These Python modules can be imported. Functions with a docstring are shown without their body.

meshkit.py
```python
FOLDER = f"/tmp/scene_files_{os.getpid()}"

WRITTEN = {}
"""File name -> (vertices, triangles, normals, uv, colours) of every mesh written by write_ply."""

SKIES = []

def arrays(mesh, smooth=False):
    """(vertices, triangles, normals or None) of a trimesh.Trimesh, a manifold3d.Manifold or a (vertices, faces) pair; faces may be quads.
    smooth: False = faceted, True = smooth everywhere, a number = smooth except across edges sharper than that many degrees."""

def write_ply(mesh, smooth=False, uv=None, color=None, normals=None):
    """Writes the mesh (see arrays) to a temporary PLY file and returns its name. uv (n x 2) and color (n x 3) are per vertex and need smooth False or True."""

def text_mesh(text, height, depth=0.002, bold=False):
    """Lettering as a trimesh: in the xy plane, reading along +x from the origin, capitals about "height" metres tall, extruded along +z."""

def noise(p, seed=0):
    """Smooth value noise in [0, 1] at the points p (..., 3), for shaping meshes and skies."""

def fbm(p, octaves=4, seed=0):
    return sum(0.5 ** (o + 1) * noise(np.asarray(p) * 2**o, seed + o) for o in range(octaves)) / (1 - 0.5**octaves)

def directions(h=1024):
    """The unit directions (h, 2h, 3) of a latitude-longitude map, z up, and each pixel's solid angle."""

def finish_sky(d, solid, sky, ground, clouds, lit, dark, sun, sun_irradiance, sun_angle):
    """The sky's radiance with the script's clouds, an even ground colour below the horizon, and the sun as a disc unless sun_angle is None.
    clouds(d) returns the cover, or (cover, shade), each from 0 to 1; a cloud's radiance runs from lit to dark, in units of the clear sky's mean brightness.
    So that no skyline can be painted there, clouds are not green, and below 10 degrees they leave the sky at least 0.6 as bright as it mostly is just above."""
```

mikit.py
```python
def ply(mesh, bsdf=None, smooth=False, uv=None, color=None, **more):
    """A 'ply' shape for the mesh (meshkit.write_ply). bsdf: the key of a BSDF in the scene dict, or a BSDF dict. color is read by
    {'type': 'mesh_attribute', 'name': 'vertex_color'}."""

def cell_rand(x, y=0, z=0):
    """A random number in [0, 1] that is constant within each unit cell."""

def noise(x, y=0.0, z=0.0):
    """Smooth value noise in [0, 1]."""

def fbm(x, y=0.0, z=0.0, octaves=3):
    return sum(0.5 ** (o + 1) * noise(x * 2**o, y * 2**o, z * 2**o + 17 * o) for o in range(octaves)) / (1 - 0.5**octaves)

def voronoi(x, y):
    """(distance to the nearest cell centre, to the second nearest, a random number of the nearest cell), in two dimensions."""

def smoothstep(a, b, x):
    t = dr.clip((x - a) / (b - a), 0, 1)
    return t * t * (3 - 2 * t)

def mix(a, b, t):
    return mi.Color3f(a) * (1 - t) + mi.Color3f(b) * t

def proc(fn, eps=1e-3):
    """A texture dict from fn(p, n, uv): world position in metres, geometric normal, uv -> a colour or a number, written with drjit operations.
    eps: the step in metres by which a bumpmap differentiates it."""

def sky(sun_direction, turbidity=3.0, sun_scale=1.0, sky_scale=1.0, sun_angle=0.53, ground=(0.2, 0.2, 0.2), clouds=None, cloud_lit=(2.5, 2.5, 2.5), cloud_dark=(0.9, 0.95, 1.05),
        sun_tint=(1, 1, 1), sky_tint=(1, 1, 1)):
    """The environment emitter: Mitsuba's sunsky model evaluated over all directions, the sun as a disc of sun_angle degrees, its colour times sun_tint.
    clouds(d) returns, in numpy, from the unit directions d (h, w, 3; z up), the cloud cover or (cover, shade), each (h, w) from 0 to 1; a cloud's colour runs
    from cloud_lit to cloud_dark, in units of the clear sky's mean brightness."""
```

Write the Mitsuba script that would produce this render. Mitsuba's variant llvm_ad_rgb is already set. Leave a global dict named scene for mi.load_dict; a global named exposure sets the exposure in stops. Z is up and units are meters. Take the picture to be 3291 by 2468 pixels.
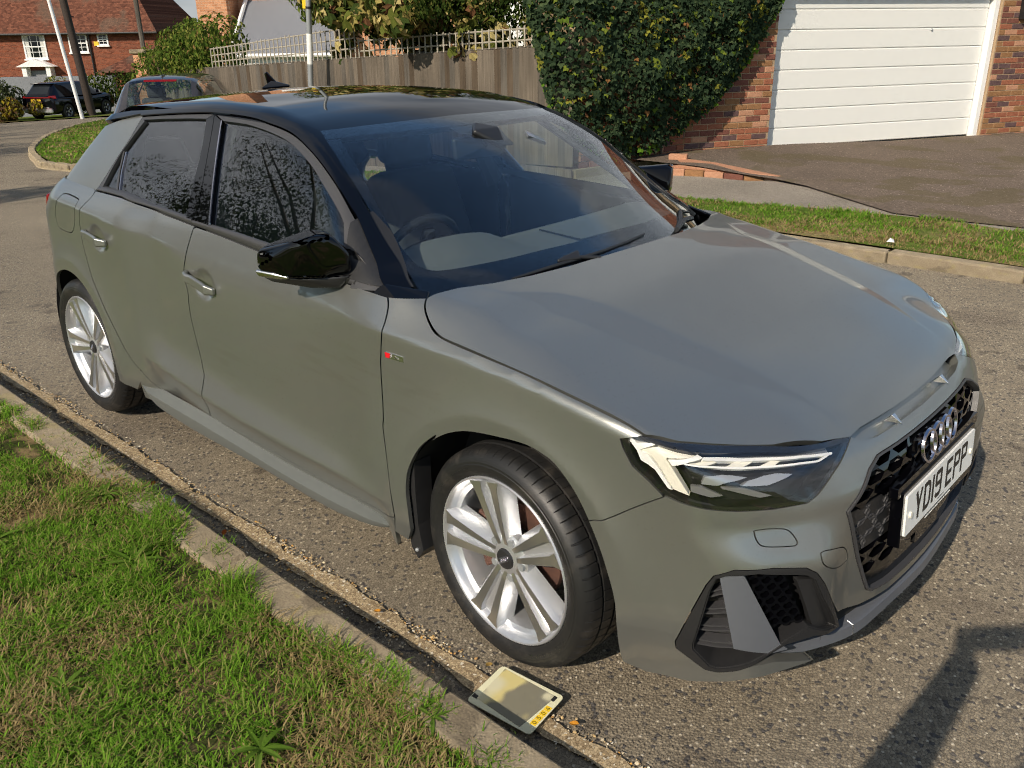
import math, random
import numpy as np
import drjit as dr
import mitsuba as mi
import trimesh
import manifold3d as m3
import shapely
from shapely.geometry import Polygon, LineString, Point, box as sbox
from shapely.ops import unary_union
from scipy.spatial import Delaunay, cKDTree
from scipy.interpolate import CubicSpline, PchipInterpolator
import mikit, meshkit
from mikit import proc, noise, fbm, voronoi, cell_rand, smoothstep, mix

rng = np.random.default_rng(7)
T = mi.ScalarTransform4f
scene, labels = {}, {}

# ------------------------------------------------------------------ camera, sky, exposure
EYE = np.array([1.3419, -2.2395, 1.5981])
FWD = np.array([-0.631709, 0.678182, -0.375517])
UPV = np.array([-0.245117, 0.284812, 0.926715])
scene['camera'] = {'type': 'perspective', 'fov': 61.408, 'fov_axis': 'x', 'near_clip': 0.02, 'far_clip': 900.0,
                   'to_world': T().look_at(origin=EYE.tolist(), target=(EYE + FWD).tolist(), up=UPV.tolist())}
SUN = (0.16, -1.0, 0.66)


def clouds(d):
    z = np.maximum(d[..., 2:3], 0.03)
    q = np.concatenate([d[..., :2] / (z + 0.25) * 1.1, 0 * z + 3.1], -1)
    n = meshkit.fbm(q * np.array([1.0, 1.5, 1]), 6, seed=4)
    w = meshkit.fbm(q * 2.3 + 9, 5, seed=11)
    cover = np.clip((n - 0.42) / 0.14, 0, 1) * 0.85
    return cover, np.clip(0.2 + 1.0 * (w - 0.3) * 1.7, 0, 1)


exposure = 1.9
scene['sky'] = mikit.sky(SUN, turbidity=3.0, clouds=clouds, cloud_lit=(1.9, 1.9, 1.9), cloud_dark=(0.52, 0.54, 0.58), sky_scale=1.3, sun_tint=(0.92, 1.02, 1.24), sky_tint=(1.0, 0.98, 0.95))

# ------------------------------------------------------------------ materials


def mat(name, d, two=True):
    scene['mat_' + name] = {'type': 'twosided', 'bsdf': d} if two else d
    return 'mat_' + name


def rgb(*c):
    return {'type': 'rgb', 'value': list(c)}


def diffuse(name, *c):
    return mat(name, {'type': 'diffuse', 'reflectance': rgb(*c)})


def prin(name, c, rough=0.5, **k):
    d = {'type': 'principled', 'base_color': rgb(*c) if isinstance(c, tuple) else c, 'roughness': rough}
    d.update(k)
    return mat(name, d)


def gloss(name, c, ior=1.5):
    return mat(name, {'type': 'plastic', 'diffuse_reflectance': rgb(*c) if isinstance(c, tuple) else c, 'int_ior': ior, 'nonlinear': True})


def bump(inner, fn, scale, eps=1e-3):
    return {'type': 'bumpmap', 'bsdf': inner, 'tex': proc(fn, eps), 'scale': scale}


def paint_col(p, n, uv):
    f = cell_rand(dr.floor(p.x * 1500), dr.floor(p.y * 1500), dr.floor(p.z * 1500))
    k = 0.92 + 0.16 * f
    # dried road film in wiped streaks
    st = fbm(p.x * 9, p.y * 9, p.z * 55, 4)
    mk = smoothstep(0.50, 0.72, fbm(p.x * 3.1, p.y * 3 + 4, p.z * 4.3, 3)) * smoothstep(0.45, 0.7, st)
    sp = smoothstep(0.80, 0.86, noise(p.x * 160, p.y * 160, p.z * 160)) * smoothstep(0.5, 0.7, noise(p.x * 7 + 3, p.y * 7, p.z * 7))
    c = mi.Color3f(0.30, 0.305, 0.285) * k
    return mix(c, mi.Color3f(0.20, 0.18, 0.14), dr.clip(mk * 0.32 + sp * 0.30, 0, 0.6))


scene['tex_dummy'] = {'type': 'diffuse', 'reflectance': rgb(.5, .5, .5)}
del scene['tex_dummy']
PAINT = mat('paint', {'type': 'blendbsdf', 'weight': 0.50,
                      'a': {'type': 'plastic', 'diffuse_reflectance': proc(paint_col), 'int_ior': 1.9, 'nonlinear': True},
                      'b': {'type': 'principled', 'base_color': rgb(0.47, 0.48, 0.455), 'metallic': 0.9, 'roughness': 0.34}})
BLACK = gloss('gloss_black', (0.004, 0.004, 0.006), 1.52)
MIRCAP = gloss('mirror_black', (0.003, 0.003, 0.004), 1.52)
SATIN = prin('satin_black', (0.018, 0.018, 0.019), 0.42, specular=0.5)
TRIM = prin('trim_grey', (0.045, 0.045, 0.048), 0.45)
LIPM = prin('lip_grey', (0.13, 0.14, 0.16), 0.38, metallic=0.3)
SKIRT = prin('skirt_grey', (0.115, 0.122, 0.115), 0.5, metallic=0.2)
RUBBER = prin('seal_rubber', (0.012, 0.012, 0.012), 0.6)
VOID = diffuse('underseal_recess_shade', 0.035, 0.034, 0.033)  # black underbody coat; behind grille, duct and gaps it paints in recess shade
CHROME = mat('chrome', {'type': 'roughconductor', 'material': 'Cr', 'alpha': 0.06})
SILVERED = mat('lamp_silver', {'type': 'roughconductor', 'specular_reflectance': rgb(.95, .95, .95), 'material': 'Al', 'alpha': 0.22})
WHITEP = prin('lamp_white', (0.82, 0.82, 0.78), 0.25)
CREAM = prin('lamp_cream', (0.76, 0.73, 0.62), 0.3)
LAMPGREY = prin('lamp_grey', (0.24, 0.24, 0.245), 0.25, metallic=0.4)
LAMPDARK = gloss('lamp_dark', (0.035, 0.035, 0.036))
ALLOY = prin('alloy', (0.62, 0.63, 0.65), 0.33, metallic=0.75)
ALLOYF = prin('alloy_face', (0.60, 0.60, 0.55), 0.22, metallic=0.9)


def disc_col(p, n, uv):
    return mix((0.13, 0.055, 0.035), (0.05, 0.03, 0.025), fbm(p.x * 30, p.y * 30, p.z * 30, 3))


RUST = prin('rusty_iron', proc(disc_col), 0.7, metallic=0.2)


def tyre_col(p, n, uv):
    d = fbm(p.x * 25, p.y * 25, p.z * 25, 4)
    return mix((0.012, 0.012, 0.012), (0.045, 0.04, 0.034), smoothstep(0.50, 0.85, d) * 0.6)


TYRE = prin('tyre_rubber', proc(tyre_col), 0.48)
GLASS = mat('glass_clear', {'type': 'thindielectric', 'int_ior': 1.52, 'specular_transmittance': rgb(0.80, 0.90, 0.88)}, False)
GLASSW = mat('glass_windscreen', {'type': 'thindielectric', 'int_ior': 1.52, 'specular_transmittance': rgb(0.74, 0.82, 0.82)}, False)
GLASSD = mat('glass_privacy', {'type': 'thindielectric', 'int_ior': 1.52, 'specular_transmittance': rgb(0.10, 0.10, 0.11)}, False)
LENS = mat('lamp_lens', {'type': 'thindielectric', 'int_ior': 1.5, 'specular_transmittance': rgb(0.96, 0.96, 0.96)}, False)
REDL = gloss('lamp_red', (0.35, 0.012, 0.012))
SEATM = prin('seat_cloth', (0.035, 0.036, 0.04), 0.8)
DASHM = prin('dash_plastic', (0.11, 0.115, 0.115), 0.65)
PLATEW = prin('plate_white', (0.80, 0.80, 0.76), 0.35)
INK = prin('plate_ink', (0.012, 0.012, 0.012), 0.45)
REDB = prin('badge_red', (0.6, 0.01, 0.02), 0.3)
WHITEPL = prin('white_plastic', (0.78, 0.77, 0.72), 0.35)
BLUEGREY = prin('label_blue', (0.5, 0.6, 0.6), 0.3)


def asphalt(p, n, uv):
    f1, f2, w = voronoi(p.x * 95, p.y * 95)
    g1, g2, w2 = voronoi(p.x * 210 + 5, p.y * 210)
    base = mix((0.17, 0.142, 0.102), (0.27, 0.228, 0.165), w)
    base = mix(base, (0.46, 0.41, 0.32), smoothstep(0.93, 0.97, w) * smoothstep(0.42, 0.3, f1))
    base = mix(base, (0.085, 0.078, 0.072), smoothstep(0.10, 0.05, w))
    base = mix(base, (0.06, 0.052, 0.042), smoothstep(0.16, 0.04, f2 - f1) * 0.6)
    base = base * (0.82 + 0.36 * w2)
    big = fbm(p.x * 0.9, p.y * 0.9, 0, 4)
    oil = smoothstep(0.76, 0.82, fbm(p.x * 6 + 3, p.y * 6 + 1, 4, 3))
    base = mix(base, base * mi.Color3f(0.35, 0.34, 0.36), oil * 0.6)
    cr = noise(p.x * 1.3 + 0.6 * fbm(p.x * 4, p.y * 4, 9, 3), p.y * 1.3 + 0.6 * fbm(p.x * 4 + 7, p.y * 4, 9, 3))
    base = mix(base, (0.05, 0.043, 0.035), smoothstep(0.006, 0.0, dr.abs(cr - 0.5)) * 0.35)
    st = smoothstep(0.60, 0.75, fbm(p.x * 1.7 + 8, p.y * 2.3, 0, 4))
    base = base * (0.80 + 0.4 * big)
    return mix(base, base * mi.Color3f(0.62, 0.6, 0.62), st * 0.6)


def asphalt_h(p, n, uv):
    f1, f2, w = voronoi(p.x * 95, p.y * 95)
    return (smoothstep(0.5, 0.1, f1) + 0.4 * w)


ASPH = mat('asphalt', bump({'type': 'principled', 'base_color': proc(asphalt), 'roughness': 0.8, 'specular': 0.35}, asphalt_h, 0.0035))


def drive(p, n, uv):
    f1, f2, w = voronoi(p.x * 60, p.y * 60)
    b = mix((0.085, 0.066, 0.052), (0.15, 0.115, 0.088), w)
    b = mix(b, (0.36, 0.32, 0.28), smoothstep(0.965, 0.985, w) * smoothstep(0.35, 0.25, f1))
    big = fbm(p.x * 1.1, p.y * 1.1, 3, 4)
    moss = smoothstep(0.56, 0.66, fbm(p.x * 2.1, p.y * 2.1, 7, 4))
    b = b * (0.72 + 0.5 * big)
    return mix(b, (0.075, 0.062, 0.022), moss * 0.45)


DRIVE = mat('driveway', bump({'type': 'principled', 'base_color': proc(drive), 'roughness': 0.85, 'specular': 0.3}, asphalt_h, 0.003))


def pave(p, n, uv):
    f1, f2, w = voronoi(p.x * 80, p.y * 80)
    b = mix((0.16, 0.14, 0.115), (0.25, 0.22, 0.18), w)
    return b * (0.75 + 0.5 * fbm(p.x * 1.5, p.y * 1.5, 5, 4))


PAVE = mat('pavement', bump({'type': 'principled', 'base_color': proc(pave), 'roughness': 0.85, 'specular': 0.3}, asphalt_h, 0.002))


def concrete(p, n, uv):
    a = fbm(p.x * 14, p.y * 14, p.z * 14, 4)
    g = noise(p.x * 260, p.y * 260, p.z * 260)
    b = mix((0.20, 0.16, 0.105), (0.32, 0.265, 0.185), a)
    li = smoothstep(0.60, 0.68, fbm(p.x * 22 + 3, p.y * 22, p.z * 22, 3))
    b = mix(b, (0.30, 0.25, 0.10), li * 0.35)
    dk = smoothstep(0.58, 0.72, fbm(p.x * 6, p.y * 9, p.z * 9 + 4, 4))
    b = mix(b, (0.10, 0.08, 0.055), dk * 0.6)
    return b * (0.8 + 0.4 * g)


def concrete_h(p, n, uv):
    return noise(p.x * 240, p.y * 240, p.z * 240) + 1.5 * fbm(p.x * 40, p.y * 40, p.z * 40, 3)


KERB = mat('kerb_concrete', bump({'type': 'principled', 'base_color': proc(concrete), 'roughness': 0.9, 'specular': 0.2}, concrete_h, 0.0022))


def soil(p, n, uv):
    a = fbm(p.x * 18, p.y * 18, 0, 4)
    return mix((0.05, 0.058, 0.02), (0.20, 0.145, 0.075), smoothstep(0.38, 0.72, a))


SOIL = mat('soil', {'type': 'diffuse', 'reflectance': proc(soil)})


def farturf(p, n, uv):
    a = fbm(p.x * 3, p.y * 3, 0, 4)
    b = noise(p.x * 45, p.y * 45)
    return mix(mix((0.07, 0.12, 0.02), (0.14, 0.17, 0.04), a), (0.24, 0.19, 0.09), smoothstep(0.55, 0.75, fbm(p.x * 1.4 + 5, p.y * 1.4, 2, 3))) * (0.7 + 0.6 * b)


FARTURF = mat('far_turf', {'type': 'diffuse', 'reflectance': proc(farturf)})
VC = {'type': 'mesh_attribute', 'name': 'vertex_color'}
GRASSM = mat('grass_blades', {'type': 'principledthin', 'base_color': VC, 'roughness': 0.40, 'diff_trans': 0.7, 'spec_trans': 0.0}, False)
LEAFM = mat('leaves', {'type': 'principledthin', 'base_color': VC, 'roughness': 0.38, 'diff_trans': 0.55, 'spec_trans': 0.0}, False)
VCM = mat('vertex_matt', {'type': 'principled', 'base_color': VC, 'roughness': 0.8, 'specular': 0.25})


def wood(p, n, uv):
    k = p.x * 9.0
    g = fbm(p.x * 60, p.y * 60, p.z * 2.2, 4)
    c = mix((0.070, 0.060, 0.048), (0.175, 0.150, 0.122), g)
    w = fbm(p.x * 5, p.y * 5, p.z * 1.3 + 2, 3)
    return c * (0.6 + 0.8 * w)


def wood_h(p, n, uv):
    return fbm(p.x * 90, p.y * 90, p.z * 3, 3)


WOOD = [mat('fence_wood' + s, bump({'type': 'principled', 'base_color': proc(lambda p, n, uv, k=k: wood(p, n, uv) * mi.Color3f(*k)), 'roughness': 0.85, 'specular': 0.2}, wood_h, 0.0025))
        for s, k in (('', (1.05, 1.02, 0.98)), ('_grey', (0.80, 0.82, 0.84)), ('_brown', (0.66, 0.58, 0.50)))]


def brickmat(name, c0, c1, k=1.0):
    def f(p, n, uv):
        a = fbm(p.x * 30, p.y * 30, p.z * 30, 3)
        b = noise(p.x * 190, p.y * 190, p.z * 190)
        return mix(c0, c1, a) * (0.8 + 0.4 * b) * k
    return mat(name, bump({'type': 'diffuse', 'reflectance': proc(f)}, lambda p, n, uv: fbm(p.x * 120, p.y * 120, p.z * 120, 2), 0.002))


BRICKS = [brickmat('brick_red', (0.24, 0.085, 0.05), (0.36, 0.15, 0.09)), brickmat('brick_brown', (0.22, 0.115, 0.055), (0.33, 0.18, 0.09)),
          brickmat('brick_dark', (0.14, 0.06, 0.045), (0.23, 0.10, 0.075)), brickmat('brick_plum', (0.085, 0.055, 0.055), (0.16, 0.10, 0.095)),
          brickmat('brick_pale', (0.40, 0.20, 0.12), (0.50, 0.28, 0.18))]


def mortar(p, n, uv):
    return mix((0.32, 0.225, 0.14), (0.46, 0.34, 0.22), fbm(p.x * 40, p.y * 40, p.z * 40, 3))


MORTAR = mat('mortar', {'type': 'diffuse', 'reflectance': proc(mortar)})
TRELL = prin('trellis_wood', (0.34, 0.31, 0.25), 0.85)
GDOOR = prin('garage_white', (0.74, 0.74, 0.70), 0.5)
UPVC = prin('upvc_white', (0.78, 0.78, 0.76), 0.3)
STEEL = prin('galvanised', (0.36, 0.38, 0.39), 0.45, metallic=0.5)
DARKWOOD = prin('pole_wood', (0.035, 0.024, 0.018), 0.8)
YELLOW = prin('sign_yellow', (0.75, 0.50, 0.02), 0.5)


def housebrick(p, n, uv):
    u = p.x * 0.73 + p.y * 0.69
    r = dr.floor(p.z / 0.075)
    off = 0.5 * (r - 2 * dr.floor(r / 2))
    c = u / 0.225 + off
    h = cell_rand(dr.floor(c), r, 3)
    fx = c - dr.floor(c)
    fz = p.z / 0.075 - r
    m = (fx < 0.05) | (fz < 0.14)
    b = mix((0.13, 0.042, 0.026), (0.26, 0.085, 0.048), h)
    return dr.select(m, mi.Color3f(0.22, 0.14, 0.10), b)


HBRICK = mat('house_brick', {'type': 'diffuse', 'reflectance': proc(housebrick)})


def gablebrick(p, n, uv):
    r = dr.floor(p.z / 0.075)
    off = 0.5 * (r - 2 * dr.floor(r / 2))
    c = (p.x * 0.8 + p.y * 0.75) / 0.225 + off
    h = cell_rand(dr.floor(c), r, 3)
    fx = c - dr.floor(c)
    fz = p.z / 0.075 - r
    b = mix((0.42, 0.19, 0.10), (0.58, 0.30, 0.17), h)
    return dr.select((fx < 0.05) | (fz < 0.13), mi.Color3f(0.50, 0.36, 0.25), b)


GBRICK = mat('gable_brick', {'type': 'diffuse', 'reflectance': proc(gablebrick)})


def rooftile(p, n, uv):
    u = p.x * 0.73 + p.y * 0.69
    r = dr.floor(p.z / 0.085)
    off = 0.5 * (r - 2 * dr.floor(r / 2))
    c = u / 0.17 + off
    h = cell_rand(dr.floor(c), r, 9)
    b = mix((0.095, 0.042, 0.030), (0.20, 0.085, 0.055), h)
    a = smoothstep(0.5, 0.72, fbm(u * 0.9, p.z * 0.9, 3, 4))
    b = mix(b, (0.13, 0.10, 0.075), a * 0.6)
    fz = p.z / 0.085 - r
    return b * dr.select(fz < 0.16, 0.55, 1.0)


RTILE = mat('roof_tile', {'type': 'diffuse', 'reflectance': proc(rooftile)})
SLATE = prin('porch_slate', (0.17, 0.18, 0.20), 0.5)
WGLASS = gloss('window_dark', (0.02, 0.025, 0.03))
CURTAIN = diffuse('curtain', 0.55, 0.55, 0.52)
CARDARK = gloss('car_dark_grey', (0.10, 0.10, 0.115))
CARBLACK = gloss('car_black', (0.006, 0.006, 0.012))
PLATEY = prin('plate_yellow', (0.78, 0.52, 0.02), 0.4)
BARK = prin('bark', (0.10, 0.075, 0.05), 0.9)
SKIN = prin('skin', (0.50, 0.30, 0.22), 0.5)
CLOTH = prin('jacket_cloth', (0.05, 0.06, 0.09), 0.8)
DENIM = prin('denim', (0.06, 0.08, 0.14), 0.85)
HAIR = prin('hair', (0.04, 0.028, 0.02), 0.6)
STONE = prin('garden_stone', (0.30, 0.27, 0.22), 0.9)

# ------------------------------------------------------------------ scene helpers


def add(key, mesh, material, smooth=False, color=None, normals=None, flip=False):
    k, n = key, 0
    while k in scene:
        n += 1
        k = f'{key}_{n:03d}'
    if normals is not None:
        path = meshkit.write_ply(mesh, False, normals=normals)
        scene[k] = {'type': 'ply', 'filename': path, 'face_normals': False, 'bsdf': {'type': 'ref', 'id': material}}
    else:
        scene[k] = mikit.ply(mesh, material, smooth=smooth, color=color)
    return k


TAKEN = set()


def thing(name, label, cat, group=None):
    k, n = name, 0
    while k in TAKEN or k in labels:
        n += 1
        k = f'{name}_{n:03d}'
    TAKEN.add(k)
    labels[k] = {'label': label, 'category': cat}
    if group:
        labels[k]['group'] = group
    return k


def struct(key, mesh, material, **kw):
    k = add(key, mesh, material, **kw)
    labels[k] = {'kind': 'structure'}
    return k


def box(c, s, ax=None):
    b = trimesh.creation.box(extents=s)
    m = np.eye(4)
    if ax is not None:
        m[:3, :3] = ax
    m[:3, 3] = c
    b.apply_transform(m)
    return b


def cbox(c, s, r=.003, ax=None):
    """A box with chamfered edges."""
    h = np.array(s) / 2
    r = min(r, h.min() * .6)
    pts = []
    for sx in (-1, 1):
        for sy in (-1, 1):
            for sz in (-1, 1):
                for k in range(3):
                    q = h - r
                    q[k] = h[k]
                    pts.append(q * (sx, sy, sz))
    m = trimesh.convex.convex_hull(np.array(pts))
    t = np.eye(4)
    if ax is not None:
        t[:3, :3] = ax
    t[:3, 3] = c
    m.apply_transform(t)
    return m


def frame(u, v=None):
    """Rotation whose x axis is u and z axis near v."""
    u = np.array(u, float) / np.linalg.norm(u)
    v = np.array(v if v is not None else (0, 0, 1), float)
    y = np.cross(v, u)
    y /= np.linalg.norm(y)
    return np.stack([u, y, np.cross(u, y)], 1)


def tube(pts, r, n=10, caps=True):
    pts = np.asarray(pts, float)
    r = np.broadcast_to(r, len(pts))
    t = np.gradient(pts, axis=0)
    t /= np.linalg.norm(t, axis=1, keepdims=True) + 1e-12
    ref = np.array([0, 0, 1.]) if abs(t[0][2]) < .9 else np.array([1., 0, 0])
    V = []
    a = np.linspace(0, 2 * np.pi, n, endpoint=False)
    for p, d, q in zip(pts, t, r):
        s = np.cross(d, ref)
        s /= np.linalg.norm(s)
        w = np.cross(d, s)
        ref = ref - d * (ref @ d)
        V.append(p + q * (np.cos(a)[:, None] * s + np.sin(a)[:, None] * w))
    V = np.concatenate(V)
    Fc = []
    for i in range(len(pts) - 1):
        for j in range(n):
            k = (j + 1) % n
            Fc += [(i * n + j, i * n + k, (i + 1) * n + k), (i * n + j, (i + 1) * n + k, (i + 1) * n + j)]
    if caps:
        V = np.vstack([V, pts[0], pts[-1]])
        e = len(V) - 2
        o = (len(pts) - 1) * n
        for j in range(n):
            k = (j + 1) % n
            Fc += [(e, k, j), (e + 1, o + j, o + k)]
    return trimesh.Trimesh(V, np.array(Fc), process=False)


def lathe(prof, n=64, axis='y'):
    """prof rows (radius, height); revolved about the given axis."""
    p = np.asarray(prof, float)
    a = np.linspace(0, 2 * np.pi, n, endpoint=False)
    V = np.stack([p[:, None, 0] * np.cos(a), np.repeat(p[:, 1:2], n, 1), p[:, None, 0] * np.sin(a)], -1).reshape(-1, 3)
    if axis == 'z':
        V = V[:, [0, 2, 1]] * (1, -1, 1)
    f = []
    i, j = np.meshgrid(np.arange(len(p) - 1), np.arange(n), indexing='ij')
    k = (j + 1) % n
    f = np.stack([i * n + j, i * n + k, (i + 1) * n + k, (i + 1) * n + j], -1).reshape(-1, 4)
    f = np.vstack([f[:, [0, 2, 1]], f[:, [0, 3, 2]]])
    return trimesh.Trimesh(V, f, process=False)


def cat(ms):
    return trimesh.util.concatenate([m for m in ms if m is not None])


def hull(pts, r=0.0, sub=1):
    """Convex hull of spheres of radius r at pts."""
    pts = np.asarray(pts, float)
    if r:
        s = trimesh.creation.icosphere(subdivisions=sub, radius=1).vertices
        rr = np.broadcast_to(r, len(pts))
        pts = np.concatenate([p + s * q for p, q in zip(pts, rr)])
    return trimesh.convex.convex_hull(pts)


def extr(poly, h0, h1):
    m = trimesh.creation.extrude_polygon(poly, h1 - h0, engine='earcut')
    m.apply_translation((0, 0, h0))
    return m


def tri2d(poly, h, dens=None):
    """Constrained-enough Delaunay triangulation of a shapely polygon with spacing h. Returns points, faces, boundary loops."""
    pts, loops = [], []
    for ring in [poly.exterior] + list(poly.interiors):
        n = max(int(np.ceil(ring.length / (h * .8))), 8)
        c = np.array(ring.coords)[:-1]
        out = []
        for i in range(len(c)):
            a, b = c[i], c[(i + 1) % len(c)]
            k = max(int(np.ceil(np.linalg.norm(b - a) / (h * .8))), 1)
            out += [a + (b - a) * t / k for t in range(k)]
        loops.append(np.arange(len(pts), len(pts) + len(out)))
        pts += out
    bp = np.array(pts)
    x0, y0, x1, y1 = poly.bounds
    xs = np.arange(x0 + h * .37, x1, h)
    ys = np.arange(y0 + h * .41, y1, h * .866)
    g = np.array([(x + (.5 * h if j % 2 else 0), y) for j, y in enumerate(ys) for x in xs]).reshape(-1, 2)
    if len(g):
        inn = poly.buffer(-h * .45)
        g = g[shapely.contains_xy(inn, g[:, 0], g[:, 1])]
    P = np.vstack([bp, g]) if len(g) else bp
    tr = Delaunay(P).simplices
    c = P[tr].mean(1)
    e1, e2 = P[tr[:, 1]] - P[tr[:, 0]], P[tr[:, 2]] - P[tr[:, 0]]
    ar = e1[:, 0] * e2[:, 1] - e1[:, 1] * e2[:, 0]
    ok = shapely.contains_xy(poly, c[:, 0], c[:, 1]) & (np.abs(ar) > 1e-9)
    tr = tr[ok]
    sw = ar[ok] < 0
    tr[sw] = tr[sw][:, ::-1]
    return P, tr, loops


def smoothline(p, step=.01):
    """A smooth curve through the points (centripetal parameter)."""
    p = np.asarray(p, float)
    d = np.r_[0, np.cumsum(np.linalg.norm(np.diff(p, axis=0), axis=1) ** .6)]
    L = np.linalg.norm(np.diff(p, axis=0), axis=1).sum()
    n = max(int(L / step), 4)
    return PchipInterpolator(d, p)(np.linspace(0, d[-1], n))


# ------------------------------------------------------------------ the hatchback as two smooth surfaces (lower body F, cabin G)
def sp(u,r): return .5*(u+np.sqrt(u*u+r*r))
def sst(a,b,x):
    t=np.clip((x-a)/(b-a),0,1); return t*t*(3-2*t)
def smax(a,b,r):
    h=np.maximum(r-np.abs(a-b),0)/r
    return np.maximum(a,b)+h*h*r*.25
def P(*kv): 
    k=np.array(kv,float).reshape(-1,2); return PchipInterpolator(k[:,0],k[:,1],extrapolate=True)
def Cs(*kv):
    k=np.array(kv,float).reshape(-1,2); return CubicSpline(k[:,0],k[:,1],bc_type='natural')
c1f=Cs(-3.3,.99,-2.326,.965,-1.913,.941,-1.475,.905,-.42,.868,-.045,.848,.126,.834,.388,.808,.8,.755)
c2f=Cs(-2.6,.47,-1.827,.424,-1.514,.392,-.457,.346,0,.33)
Wf=P(-3.4,.66,-3.2,.74,-2.9,.828,-2.56,.846,-2.0,.872,-1.2,.890,-.6,.880,0,.844,.3,.835,.5,.800,.7,.73,.9,.62)
kf=P(-3,.62,-2.4,.62,-1.6,.52,-.62,.54,-.42,.85,-.26,1.40,.1,1.85,.36,3.0,.6,3.3)
hbf=P(-2.2,.10,-1.5,.095,-.68,.065,-.44,.015,0,.015)
def blister(r):
    return .030*np.exp(-sp(r-.408,.006)/.095)
def side(x,z):
    c1=c1f(x); c2=c2f(x); s=Wf(x)+0*z
    mid=np.exp(-((x+1.12)/.42)**4)
    r1=.006+.09*mid
    k=kf(x)
    u=z-c1
    s=s-k*(sp(u,r1)-.5*r1*0)-.9*np.maximum(u,0)**2*sst(-.30,-.55,x)
    A=sst(-2.02,-1.75,x)*sst(-.40,-.52,x)
    d=z-c2; hb=hbf(x)
    low=-.42*sp(-d,.006)-.44*(sp(d,.006)-sp(d-hb,.04))
    plain=-.16*sp(.34-z,.10)-.012*np.sin(np.pi*np.clip((z-.3)/(c1-.3),0,1))
    s=s+A*low+(1-A)*plain
    for cx,cz,ra,rb in ((-1.415,.810,.058,.046),(-2.195,.868,.062,.047)):
        s=s-.017*np.exp(-(((x-cx)/ra)**2+((z-cz)/rb)**2)**2.5)
    s=s+blister(np.hypot(x,z-.313))*sst(.55,.30,x)+blister(np.hypot(x+2.563,z-.313))
    return s
hc=P(-3.3,1.03,-2.6,1.09,-1.5,1.09,-.7,1.06,-.45,1.01,-.30,.978,-.15,.962,0,.944,.2,.897,.4,.845,.55,.795,.65,.752,.72,.712,.80,.655,.9,.57)
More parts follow.
